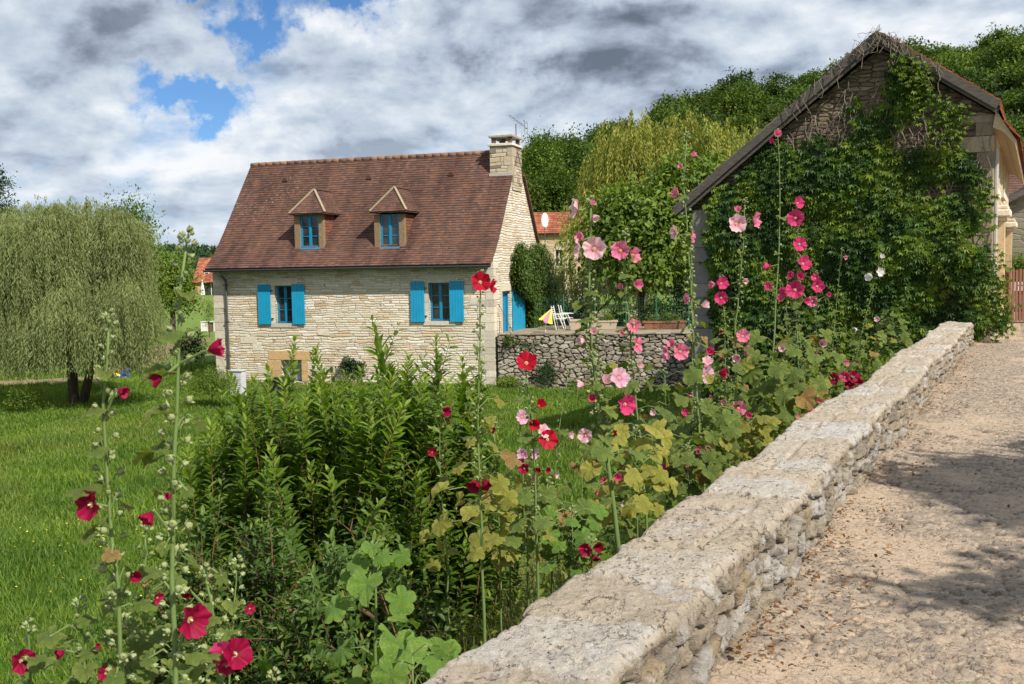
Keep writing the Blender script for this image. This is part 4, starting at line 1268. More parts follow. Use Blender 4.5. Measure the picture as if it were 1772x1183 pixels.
def willow_crown(domes, n, leaf, wid, gap=.05, spread=.3, lmin=.8, lmax=2.4, low=None, pt=1.5):
    """hanging strands from the tops of domes [(c, r)]"""
    w = np.array([d[1][0]*d[1][1] for d in domes]); bi = RNG.choice(len(domes), n, p=w/w.sum())
    a = RNG.random(n)*2*PI; el = np.arcsin(np.clip(RNG.random(n)**.8*1.15-.12, -.2, 1))
    kp = vnoise(a*2.2+bi*7.1, el*3.5+bi, 6) > .44+.1*RNG.random(n)
    a, el, bi = a[kp], el[kp], bi[kp]; n = len(a)
    C = np.array([d[0] for d in domes], float)[bi]; R = np.array([d[1] for d in domes], float)[bi]
    d = np.stack([np.cos(a)*np.cos(el), np.sin(a)*np.cos(el), np.sin(el)], -1)
    S0 = C+d*R*(.55+.47*RNG.random(n)**.5)[:, None]*(1+.10*np.sin(a*5+bi))[:, None]
    out = nrm(d*np.array([1, 1, 0])+1e-6)
    L = lmin+(lmax-lmin)*RNG.random(n)
    m = int(lmax/gap)
    t = np.arange(m)[None]*gap*np.ones((n, 1))
    ok = t < L[:, None]
    if low is not None: ok &= (S0[:, 2][:, None]-t) > low+.5*RNG.random(n)[:, None]
    i, j = np.nonzero(ok)
    tt = t[i, j]; Ln = L[i]; q = tt/Ln
    sway = rdir(n)*np.array([1, 1, 0])*.12
    rise = (.12+.55*np.clip(np.sin(el), 0, 1)**3)*RNG.random(n)**1.5
    P = S0[i]+out[i]*(spread*(1-np.exp(-tt*1.6)))[:, None]+sway[i]*tt[:, None]
    P[:, 2] += rise[i]*np.sin(np.minimum(tt*3, PI))-tt*(1-.45*np.exp(-tt*2.0))
    P += RNG.normal(size=P.shape)*.02
    D = nrm(rdir(len(i))*.55+np.array([0, 0, -1.])+out[i]*.25); N = nrm(rdir(len(i))+out[i]*.5+np.array([0, 0, .3]))
    sr = RNG.random(n)
    Sc = leaf*(.7+.6*RNG.random(len(i))); S = np.stack([Sc, np.full(len(i), wid), Sc], -1)
    return scatter(STRAP, P, D, N, S, np.clip(.6*sr[i]+.4*RNG.random(len(i)), 0, 1))

# ---- the big weeping willow on the left
def P_(px, py, Y): return tuple(atY(px, py, Y))
def build_left_willow():
    YW = 35.5
    bx, by, bz = atY(128, 700, YW); bz = float(ground(bx, by))
    sc1 = YW/FPX
    D = []
    for px, py, rx, rz, dy in ((90, 470, 120, 120, 0), (190, 460, 90, 105, .3), (25, 500, 110, 130, -.4), (215, 560, 75, 85, -.8), (120, 575, 110, 90, -1.4), (20, 600, 90, 80, -.6), (150, 400, 90, 60, .6), (60, 400, 80, 55, .2), (-60, 500, 110, 130, .5), (200, 420, 60, 60, .8)):
        c = atY(px, py, YW+dy*1.3); D.append((c, (rx*sc1*.8, rx*sc1*.8, rz*sc1*.85)))
        for q in range(3):
            an = random.uniform(-2.6, -.2)+q*1.3; c2 = atY(px+rx*.62*math.cos(an), py-rz*.55*abs(math.sin(an)), YW+dy-random.uniform(-.4, 1.4)); s3 = random.uniform(.34, .5)
            D.append((c2, (rx*sc1*s3, rx*sc1*s3, rz*sc1*s3*.9)))
    V, F, R = willow_crown(D, 17000, .15, .22, .078, .30, .6, 2.7, low=bz+1.15)
    limbs = [d[0] for d in D]
    T = tree_thing('weeping_willow', 'large grey-green weeping willow on the lawn left of the house', 'tree', (bx, by, bz), .20, atY(118, 560, YW), limbs, (V, F, R), L_WILLOW)
    k = MB(); b1 = Vector((.28, .05, -.1)); e = Vector(atY(175, 575, YW))-Vector((bx, by, bz))
    k.tube([b1, b1.lerp(e, .5)+Vector((-.05, 0, 0)), e], [.17, .14, .09], 8); k.build('trunk', BARK, T, sm=True)
build_left_willow()

def leafy(name, label, cat, px, py_top, py_base, Y, wpx, mat, ncl, nl, size, sig=.35, T=DIAMOND, blobs=None, group=None, tr=.12, droop=.3, ybase=None):
    s_ = Y/FPX
    x, y, _ = atY(px, py_base, Y)
    gz = float(ground(x, y)) if ybase is None else ybase
    top = atY(px, py_top, Y)[2]; H_ = top-gz; R_ = wpx*s_/2
    if blobs is None:
        cz = gz+H_*.60
        blobs = [((x, y, cz), (R_*.72, R_*.7, H_*.38)), ((x-R_*.4, y-.1*R_, cz-H_*.10), (R_*.58, R_*.5, H_*.27)), ((x+R_*.42, y, cz-H_*.12), (R_*.55, R_*.5, H_*.27)), ((x+.1*R_, y, cz+H_*.16), (R_*.45, R_*.45, H_*.24))]
    V, F, R = clumps(blobs, ncl, nl, sig, size, T, droop)
    return tree_thing(name, label, cat, (x, y, gz), tr, (x, y, gz+H_*.55), [b[0] for b in blobs[:4]], (V, F, R), mat, group)

# behind the left willow
leafy('broadleaf_tree', 'round dark broadleaf tree showing behind the top right of the big willow', 'tree', 228, 352, 560, 47, 110, L_MID, 420, 26, .16, .42, tr=.2)
leafy('broadleaf_tree', 'bushy green tree between the willow and the far red-roofed house', 'tree', 298, 445, 545, 62, 75, L_MID, 260, 26, .2, .45, tr=.2)
leafy('conifer', 'narrow dark conifer tip at the left edge of the view', 'tree', -8, 300, 470, 70, 34, L_DARK, 260, 24, .2, .35, blobs=[((P_(-6, 360, 70)[0], 70, P_(-6, 350, 70)[2]), (.75, .75, 2.3)), ((P_(-6, 420, 70)[0], 70, P_(-6, 420, 70)[2]), (1.1, 1.1, 2.6))])
leafy('bush', 'dark low bush on the lawn left of the house corner', 'bush', 330, 575, 612, 44, 60, L_DARK, 120, 26, .09, .16, tr=.03)
leafy('bush', 'light green bush at the foot of the house left corner', 'bush', 368, 640, 712, 33.5, 78, L_MID, 190, 28, .08, .16, T=LANCE, tr=.03)
leafy('bush', 'small pale bush in the shade under the willow', 'bush', 40, 668, 712, 33, 50, L_MID, 90, 26, .07, .14, tr=.02)
leafy('sapling', 'slim staked sapling on the far lawn', 'tree', 362, 520, 562, 62, 14, L_MID, 40, 14, .1, .16, tr=.03)

# ---- wooded hillside: separate trees
def hill_trees():
    protos = []
    for i in range(7):
        rr = 3.3+.35*(i % 3); hh = 4.6+.5*(i % 4)
        hh *= .82; bl = [((0, 0, hh), (rr*.85, rr*.78, hh*.42))]
        for q in range(6):
            a = q*PI/3+i+random.uniform(-.3, .3); d_ = rr*random.uniform(.42, .62)
            bl.append(((math.cos(a)*d_, math.sin(a)*d_, hh*random.uniform(.72, 1.05)), (rr*.48, rr*.48, hh*random.uniform(.22, .32))))
        V, F, R = clumps(bl, 150, 19, .46, .50, DIAMOND, .2)
        k = MB(); k.tube([(0, 0, -1), (0, 0, 2), (.2, 0, hh)], [.22, .18, .1], 6)
        n0 = len(V); V = np.concatenate([V, np.array(k.v)])
        F4 = [f for f in k.f if len(f) == 4]; Ft = []
        for f in F4: Ft += [(f[0]+n0, f[1]+n0, f[2]+n0), (f[0]+n0, f[2]+n0, f[3]+n0)]
        F = np.concatenate([F, np.array(Ft)]); R = np.concatenate([R, np.zeros(len(k.v))])
        protos.append((V, F, R))
    pts = []
    tries = 0
    while len(pts) < 292 and tries < 60000:
        tries += 1
        r = math.sqrt(random.uniform(96**2, 275**2)); az = rad(random.uniform(-2.0, 29.5))
        x, y = r*math.sin(az), r*math.cos(az)
        if r < 118 and az < rad(9): continue
        # the barn hides this wedge from the lane and from a step to either side
        pxx = proj([(x, y, float(ground(x, y))+6)]); 
        if 1290 < pxx[0][0] < 1680 and pxx[1][0] > 260 - 0*r: continue
        dmin = 6.6+r*.006
        if all((x-a)**2+(y-b_)**2 > dmin**2 for a, b_ in pts): pts.append((x, y))
    meshes = []
    for i, (x, y) in enumerate(pts):
        p = i % 7
        if i < 7:
            V, F, R = protos[p]
            o = npmesh('woodland_tree', V, F, L_FOREST, None, {'rnd': R}); meshes.append(o)
        else:
            o = meshes[p].copy(); COL.objects.link(o)
        s_ = random.uniform(.95, 1.5)
        o.location = (x, y, float(ground(x, y))-.8); o.rotation_euler = (0, 0, random.uniform(0, 6.28)); o.scale = (s_, s_, s_*random.uniform(.9, 1.15))
        px_ = proj([(x, y, 8+float(ground(x, y)))])[0][0]
        if px_ < 1400: tag(o, 'broadleaf tree of the wooded hillside seen left of the barn roof', 'tree', 'trees on the hillside left of the barn')
        else: tag(o, 'broadleaf tree of the wooded hillside seen above the right slope of the barn roof', 'tree', 'trees on the hillside above the barn')
hill_trees()

def far_wood():
    n = 1500
    r = np.sqrt(RNG.uniform(250**2, 470**2, n)); az = np.radians(RNG.uniform(-26, -9, n))
    x, y = r*np.sin(az), r*np.cos(az); z = ground(x, y)
    m = 42
    k = np.repeat(np.arange(n), m)
    d = rdir(len(k)); d[:, 2] = np.abs(d[:, 2])
    P = np.stack([x, y, z+1.5], -1)[k]+d*np.array([4.2, 4.2, 5.0])*(.85+.3*RNG.random(len(k)))[:, None]
    V, F, R = scatter(DIAMOND, P, nrm(rdir(len(k))+d*.4), nrm(d+rdir(len(k))*.4), 2.0*(.7+.6*RNG.random(len(k))), np.clip(RNG.random(n)[k]*.8+.2*RNG.random(len(k)), 0, 1))
    tag(npmesh('far_wood', V, F, L_DARK, None, {'rnd': R}), 'far wooded ridge beyond the lawn on the left', 'woodland', kind='stuff')
far_wood()

# ================================================================ TERRACE BETWEEN HOUSE AND BARN
TW0 = atY(862, 579, 38.05); TZ = TW0[2]
def build_terrace():
    TE = atZ(1215, 577, TZ)
    a = Vector(TW0); b_ = Vector((TE[0], min(max(TE[1], 33), 40), TZ))
    L = (b_-a).length+1.5; ang = math.atan2(b_.y-a.y, b_.x-a.x)
    W = thing('retaining_wall', 'dark dry stone retaining wall holding the terrace right of the house', 'wall', (a.x, a.y, 0), ang)
    # relief mesh
    s = np.arange(0, L, .035); z = np.arange(-3.4, TZ+.001, .035)
    S, Z = np.meshgrid(s, z, indexing='ij')
    w = (fbm(S*2, Z*2, 3, 5)-.5)*.25
    f1, f2, sid, ox, oy = voro((S+w)*3.4, (Z+w*.5)*6.6, 51, .95); e = f2-f1
    h = .07*smooth(0, .22, e)+.05*(((sid*7) % 1-.5)*ox+((sid*11) % 1-.5)*oy)+.03*((sid*3.3) % 1)+(fbm(S*9, Z*9, 3, 6)-.5)*.03
    m, t, b = newmat('dark_dry_stone')
    c = t.ramp(t.attr('sid'), [(0, (.27, .23, .18)), (.2, (.36, .31, .25)), (.4, (.21, .18, .14)), (.6, (.42, .37, .30)), (.8, (.29, .24, .17)), (1, (.36, .33, .29))], 'CONSTANT')
    f = t.noise(t.obj(), 14, 6, .7)
    c = t.mix(1, c, t.ramp(f, [(.25, .6), (.7, 1.2)]), 'MULTIPLY')
    c = t.mix(t.attr('joint'), c, (.035, .03, .022)); t.put(b.inputs['Base Color'], c)
    t.put(b.inputs['Normal'], t.bump(f, .6, .03))
    gridmesh('wall_face', S, -h-.02, Z, m, {'sid': sid, 'joint': (1-smooth(.03, .2, e))}, False, W)
    k = MB(); x = 0
    while x < L:
        l = random.uniform(.25, .6); k.box(x, min(x+l, L)-.01, -.12, .38, TZ-.002, TZ+random.uniform(.03, .07), j=.012); x += l
    k.build('coping', blockmat('coping', (.30, .25, .19)), W)
    k = MB(); k.box(0, L, .0, .4, -3.4, TZ-.004); k.build('wall_core', m, W)
    # terrace surface
    k = MB(); e1 = Vector((math.cos(ang), math.sin(ang), 0)); e2 = Vector((-e1.y, e1.x, 0))
    base = Vector((a.x, a.y, TZ-.01))
    k.quad(base+e2*.35, base+e1*L+e2*.35, base+e1*(L+2)+e2*19, base-e1*3.5+e2*19)
    tag(k.build('terrace', plain('terrace_gravel', (.26, .22, .15), .95, 0, .2, .3, 3)), kind='structure')
    # trailing plants on the wall top
    for i, (px, py, lb) in enumerate(((885, 592, 'yellow-green trailing plant nearest the house on the dry stone wall'), (910, 600, 'trailing plant hanging second from the house on the dry stone wall'), (938, 592, 'yellowish cushion plant on the dry stone wall top'), (962, 598, 'trailing plant furthest from the house on the dry stone wall'))):
        c = atY(px, py, a.y-.18)
        V, F, R = clumps([(c, (.28, .16, .26))], 34, 22, .07, .07, OVATE, .6)
        o = npmesh('trailing_plant', V-c, F, L_IVY, None, {'rnd': R}); o.location = c; tag(o, lb, 'plant', 'plants trailing over the dry stone wall')
    # low plants at the wall foot
    for px, py, w_, h_, lb in ((945, 665, .7, .9, 'dark leafy plant against the foot of the dry stone wall'), (880, 690, .8, .35, 'bright low plant where the house meets the dry stone wall'), (1010, 690, 1.2, .3, 'low weeds along the foot of the dry stone wall')):
        x, y, _ = atY(px, py, a.y-.6); c = np.array([x, y, float(ground(x, y))+h_*.45])
        V, F, R = clumps([(c, (w_*.5, .35, h_*.55))], 60, 24, .10, .09, LANCE, -.3)
        o = npmesh('plant', V-c, F, L_MID if w_ > .75 else L_DARK, None, {'rnd': R}); o.location = c; tag(o, lb, 'plant')
    return a, e1, e2, L
TA, TE1, TE2, TL = build_terrace()

# ---- things on the terrace
def terrace_things():
    # white slatted chair pair
    def chair(px, py, Y, rz, label):
        x, y, _ = atY(px, py, Y); z0 = TZ
        C = thing('garden_chair', label, 'chair', (x, y, z0), rz, 'white slatted garden chairs')
        k = MB()
        for i in range(5): k.box(-.21, .21, -.22+i*.09, -.22+i*.09+.06, .43, .45)
        k.build('seat', WHITE, C)
        k = MB()
        for i in range(6): k.bar((-.21, .24+.012*i, .50+i*.08), (.21, .24+.012*i, .50+i*.08), .02, .045, up=(0, 1, 0))
        k.build('backrest', WHITE, C)
        for sx in (-.22, .22):
            k = MB(); k.bar((sx, -.24, 0), (sx, .02, .62), .03, .03); k.build('leg', WHITE, C)
            k = MB(); k.bar((sx, .1, 0), (sx, .31, .98), .03, .03); k.build('leg', WHITE, C)
        k = MB(); k.box(-.24, -.20, -.24, .24, .62, .645); k.box(.20, .24, -.24, .24, .62, .645); k.build('armrest', WHITE, C)
    chair(969, 570, 40.5, rad(75), 'white slatted garden chair nearest the yellow parasol')
    chair(981, 570, 41.2, rad(100), 'white slatted garden chair beside the pale planter')
    # planters
    def planter(px, Y, w, h, c, label, plants=True, name='planter'):
        x, y, _ = atY(px, 570, Y)
        Pn = thing(name, label, 'planter', (x, y, TZ), rad(-5))
        k = MB(); n = 4
        vs = [(-w*.44, -.2, 0), (w*.44, -.2, 0), (w*.44, .2, 0), (-w*.44, .2, 0), (-w/2, -.24, h), (w/2, -.24, h), (w/2, .24, h), (-w/2, .24, h),
              (-w/2+.03, -.21, h), (w/2-.03, -.21, h), (w/2-.03, .21, h), (-w/2+.03, .21, h), (-w/2+.03, -.21, h-.06), (w/2-.03, -.21, h-.06), (w/2-.03, .21, h-.06), (-w/2+.03, .21, h-.06)]
        fs = [(0, 1, 5, 4), (1, 2, 6, 5), (2, 3, 7, 6), (3, 0, 4, 7), (4, 5, 9, 8), (5, 6, 10, 9), (6, 7, 11, 10), (7, 4, 8, 11), (8, 9, 13, 12), (9, 10, 14, 13), (10, 11, 15, 14), (11, 8, 12, 15), (12, 13, 14, 15)]
        k.add(vs, fs); k.build('trough', c, Pn)
        k = MB(); k.box(-w/2-.015, w/2+.015, -.255, -.235, h-.07, h-.01); k.box(-w/2-.015, w/2+.015, .235, .255, h-.07, h-.01); k.build('rim', c, Pn)
        if plants:
            V, F, R = clumps([((0, 0, h+.08), (w*.42, .2, .18))], 40, 18, .07, .08, LANCE, -.2); npmesh('foliage', V, F, L_MID, Pn, {'rnd': R})
    conc = plain('pale_concrete', (.46, .38, .28), .9); terra = plain('terracotta', (.36, .21, .13), .85)
    brick = wallstone('brick_planter', [(.26, .10, .06), (.30, .12, .07), (.22, .09, .06)], (.30, .25, .2), 4, 13, .06, .4, jn=.02)
    planter(996, 40.2, .44, .42, conc, 'tall pale concrete planter on the terrace', False)
    planter(1042, 40.4, 1.25, .36, conc, 'long shallow stone trough of plants on the terrace')
    planter(1098, 39.5, .4, .18, conc, 'small pale pot beside the brick bed', True)
    planter(1150, 39.9, 1.75, .32, brick, 'long low brick bed along the terrace edge', True, 'flower_bed')
    # folded parasol, yellow with pink
    x, y, _ = atY(944, 572, 39.0)
    Pz = thing('parasol', 'small tilted yellow and pink parasol at the terrace edge near the blue door', 'parasol', (x, y, TZ))
    k = MB(); k.tube([(0, 0, 0), (.02, 0, .35), (.22, 0, .88)], .014, 6); k.build('pole', WHITE, Pz)
    ymat = plain('yellow_cloth', (.80, .72, .08), .8); pmat = plain('pink_cloth', (.70, .25, .36), .8)
    ap = Vector((.24, 0, .92)); c = Vector((.0, 0, .42)); n = 18; k = MB(); k2 = MB()
    ax_ = (ap-c).normalized(); s1 = ax_.cross(Vector((0, 1, 0))).normalized(); s2 = ax_.cross(s1)
    ring = [c+(s1*math.cos(2*PI*i/n)+s2*math.sin(2*PI*i/n))*(.25+(.05 if i % 2 else -.04))+ax_*random.uniform(-.05, .05) for i in range(n)]
    for i in range(n): (k2 if i in (3, 4, 5, 12, 13) else k).prism([ap, ring[i], ring[(i+1) % n]], ax_*.006)
    k.build('canopy', ymat, Pz); k2.build('canopy_panel', pmat, Pz)
    # mesh fence with green posts
    gp = plain('green_fence_paint', (.02, .13, .08), .5)
    Fn = thing('wire_fence', 'green wire mesh fence with slim posts along the back of the terrace', 'fence', tuple(atY(925, 540, 42.0)[:2])+(TZ,))
    bx = Fn.location
    e0 = Vector(atY(925, 540, 42.0)); e1_ = Vector(atY(1192, 540, 39.2)); dv = Vector((e1_.x-e0.x, e1_.y-e0.y, 0))
    k = MB()
    for q in np.linspace(0, 1, 60):
        p = dv*q; k.bar(p+Vector((0, 0, .05)), p+Vector((0, 0, 1.28)), .005, .005)
    for zz in np.arange(.05, 1.3, .12): k.bar(Vector((0, 0, zz)), dv+Vector((0, 0, zz)), .005, .005)
    k.build('wire_mesh', gp, Fn)
    for q in (0.0, .2, .41, .61, .8, 1.0):
        k = MB(); p = dv*q; k.bar(p, p+Vector((0, 0, 1.38)), .045, .045); k.bar(p+Vector((0, 0, 1.38)), p+Vector((0, 0, 1.40)), .06, .06); k.build('post', gp, Fn)
    # stair rail by the gable door
    x, y, _ = atY(864, 560, 38.3)
    Rl = thing('stair_rail', 'thin rusty handrail by the blue gable door', 'railing', (x, y, TZ))
    k = MB(); rust = plain('rusty_iron', (.16, .09, .05), .8)
    k.tube([(0, 0, -.1), (0, 0, 1.15), (.5, .4, .1)], .018, 6); k.build('handrail', rust, Rl)
    for q in (.15, .4): 
        k = MB(); k.tube([(q, q*.8, 0), (q, q*.8, 1.15-q*2.0)], .012, 5); k.build('baluster', rust, Rl)
terrace_things()

# ---- vegetation behind the terrace
leafy('broad_leaved_tree', 'large-leaved green tree left of the barn, hanging over the terrace', 'tree', 1110, 345, 560, 43, 215, L_MID, 520, 26, .26, .42, T=OVATE, tr=.2, droop=.7, blobs=[
    (P_(1105, 400, 43), (2.3, 1.8, 1.5)), (P_(1060, 430, 43), (1.3, 1.4, 1.6)), (P_(1165, 420, 42.5), (1.2, 1.3, 1.7)), (P_(1130, 470, 42), (1.7, 1.2, 1.0)), (P_(1085, 360, 43.5), (1.2, 1.2, .8)), (P_(1190, 330, 44), (1.6, 1.4, 1.3)), (P_(1150, 350, 43.5), (1.3, 1.2, .9))])
def behind_willow():
    Y = 58; s_ = Y/FPX; D = []
    for px, py, rx, rz in ((1120, 300, 80, 95), (1190, 270, 70, 75), (1060, 330, 60, 90), (1255, 285, 55, 70), (1020, 400, 45, 80), (1090, 255, 60, 55), (1310, 260, 50, 50), (1150, 380, 90, 90)):
        c = atY(px, py, Y+random.uniform(-1, 1)); D.append((c, (rx*s_, rx*s_*.8, rz*s_)))
    x, y = atY(1110, 540, Y)[:2]; gz = float(ground(x, y))
    V, F, R = willow_crown(D, 3600, .24, .5, .11, .45, 1.4, 4.2, low=gz+.8)
    tree_thing('weeping_willow', 'tall yellow-green weeping willow between the house and the barn', 'tree', (x, y, gz), .35, atY(1115, 380, Y), [d[0] for d in D[:6]], (V, F, R), L_WILLOWY)
    Y = 47; s_ = Y/FPX; D = []
    for px, py, rx, rz in ((985, 500, 42, 50), (1040, 500, 50, 50), (1100, 495, 40, 40)):
        c = atY(px, py, Y); D.append((c, (rx*s_, rx*s_*.8, rz*s_)))
    x, y = atY(1030, 550, Y)[:2]; gz = float(ground(x, y))
    V, F, R = willow_crown(D, 900, .15, .45, .09, .2, .6, 1.8, low=gz+.1)
    tree_thing('willow_shrub', 'low trailing willow growth behind the terrace fence', 'shrub', (x, y, gz), .1, atY(1030, 510, Y), [d[0] for d in D], (V, F, R), L_WILLOW)
behind_willow()
for px, pt, pb, Y, w, mat, lb in ((1000, 524, 566, 44, 80, L_DARK, 'dark low hedge behind the white garden chairs'), (1135, 520, 566, 42.4, 95, L_MID, 'round green bush behind the brick bed'), (1070, 535, 566, 42.8, 60, L_MID, 'small light bush behind the stone trough'), (1180, 480, 566, 41.5, 60, L_DARK, 'tall dark bush squeezed against the barn corner'),
                           (960, 470, 560, 50, 60, L_DARK, 'dark bush below the arched doorway of the distant house'), (928, 455, 540, 47, 40, L_IVY, 'leafy bush just behind the ivy on the house gable')):
    leafy('bush', lb, 'bush', px, pt, pb, Y, w, mat, 190, 26, .10 if w < 90 else .1, .2, T=OVATE, tr=.05)
for px, pt, Y, w, lb in ((935, 238, 92, 110, 'dark broadleaf tree just right of the chimney'), (1000, 228, 96, 120, 'dark broadleaf tree between the chimney and the yellow willow'), (962, 290, 86, 90, 'dark tree low behind the chimney gable'), (1045, 262, 100, 90, 'dark tree showing left above the yellow willow'), (905, 300, 84, 70, 'dark tree partly hidden by the house gable')):
    leafy('broadleaf_tree', lb, 'tree', px, pt, 470, Y, w, L_FOREST, 330, 26, .30, .6, tr=.3)
leafy('purple_tree', 'small dark purple-leaved tree above the distant red roof', 'tree', 962, 338, 470, 88, 34, L_PURPLE, 130, 24, .16, .35, tr=.1, blobs=[(P_(962, 352, 88), (.95, .9, .6)), (P_(968, 360, 88), (.8, .8, .5))])
leafy('bush', 'bright green bush beside the purple tree', 'bush', 938, 352, 440, 84, 22, L_MID, 80, 20, .14, .25, tr=.05)

# ---------------------------------------------------------------- distant houses
def simple_house(name, label, px0, px1, p_ridge, p_eave, Y, depth, rz, wallm, roofm, feat):
    a = atY(px0, p_eave, Y); b_ = atY(px1, p_eave, Y); L = float(b_[0]-a[0]); ze = float((a[2]+b_[2])/2)
    gz = float(min(ground(a[0], Y), ground(b_[0], Y)))
    zr = float(atY(px0, p_ridge, Y+depth/2)[2])
    Hh = thing(name, label, 'house', (a[0], Y, gz), rz)
    k = MB(); e = ze-gz; r_ = zr-gz
    hl = [h[:4] for h in feat]
    wall_holes(k, lambda x, z: (x, 0, z), 0, L, -.8, e, hl, .25, (0, 1, 0))
    k.quad((0, depth, -.8), (L, depth, -.8), (L, depth, e), (0, depth, e))
    for x in (0, L): k.quad((x, 0, -.8), (x, depth, -.8), (x, depth, e), (x, depth/2, r_-.05), (x, 0, e))
    k.build('wall', wallm, Hh)
    k = MB(); ls = math.hypot(depth/2+.3, r_-e+.1)
    for sg in (0, 1):
        o = (-.25, -.3, e-.1) if sg == 0 else (L+.25, depth+.3, e-.1); eu = (1, 0, 0) if sg == 0 else (-1, 0, 0)
        es = (0, (depth/2+.3)/ls*(1 if sg == 0 else -1), (r_-e+.1)/ls); n = (0, -(r_-e+.1)/ls*(1 if sg == 0 else -1), (depth/2+.3)/ls)
        tiles_on(k, o, eu, es, n, ls, lambda s: (0, L+.5), gauge=.3, w=.3, th=.05)
        v = [Vector(o), Vector(o)+Vector(eu)*(L+.5), Vector(o)+Vector(eu)*(L+.5)+Vector(es)*ls, Vector(o)+Vector(es)*ls]
        k.quad(*[p-Vector(n)*.02 for p in v], r=.4)
    k.build('roof', roofm, Hh)
    for h in feat:
        f = MB(); f.box(h[0]-.15, h[0], -.03, .1, h[2], h[3]+.15); f.box(h[1], h[1]+.15, -.03, .1, h[2], h[3]+.15); f.box(h[0], h[1], -.03, .1, h[3], h[3]+.15)
        W_ = f.build(h[4], ASHLAR, Hh)
        f = MB(); f.box(h[0], h[1], .2, .23, h[2], h[3]); f.build('pane', GLASS, W_)
        f = MB(); c = (h[0]+h[1])/2; f.box(c-.03, c+.03, .15, .2, h[2], h[3]); f.build('frame', WHITE, W_)
    return Hh, L, e, r_
OCHW = wallstone('ochre_rubble', [(.50, .38, .22), (.55, .44, .28), (.44, .33, .19), (.52, .42, .28)], (.30, .22, .14), 2, 6, .07, .4)
OCHP = wallstone('warm_plaster', [(.48, .30, .17), (.50, .32, .18), (.46, .29, .16)], (.44, .28, .16), 1, 2, .04, .15)
simple_house('distant_house', 'distant ochre house with bright red tiled roof and an arched doorway', 900, 1012, 368, 402, 72, 6, rad(-4), OCHW, TILES_R,
             [(2.55, 3.0, 2.6, 3.75, 'window'), (2.3, 3.15, .3, 1.9, 'doorway')])
simple_house('distant_house', 'distant house showing only a corner of red roof above the purple tree', 922, 956, 345, 368, 95, 6, rad(12), OCHW, TILES_R, [])
simple_house('distant_house', 'distant house with dark slate roof beside the purple tree', 962, 1005, 335, 364, 92, 6, rad(6), OCHW, TILES_G, [(1.0, 1.5, 3.9, 4.6, 'window')])
Hq, L_, e_, r_ = simple_house('distant_house', 'distant house with red roof and warm plaster wall on the far lawn at left', 337, 400, 446, 487, 112, 8, rad(5), OCHP, TILES_R, [(.9, 2.6, .0, 1.5, 'doorway')])
k = MB(); k.box(.75, 1.45, 1.2, 2.4, e_+.2, e_+1.2); D_ = k.build('dormer', OCHP, Hq)
k = MB(); k.box(.85, 1.35, 1.14, 1.2, e_+.3, e_+1.1); k.build('window_frame', WHITE, D_)
k = MB(); k.box(.92, 1.28, 1.11, 1.15, e_+.38, e_+1.02); k.build('pane', GLASS, D_)
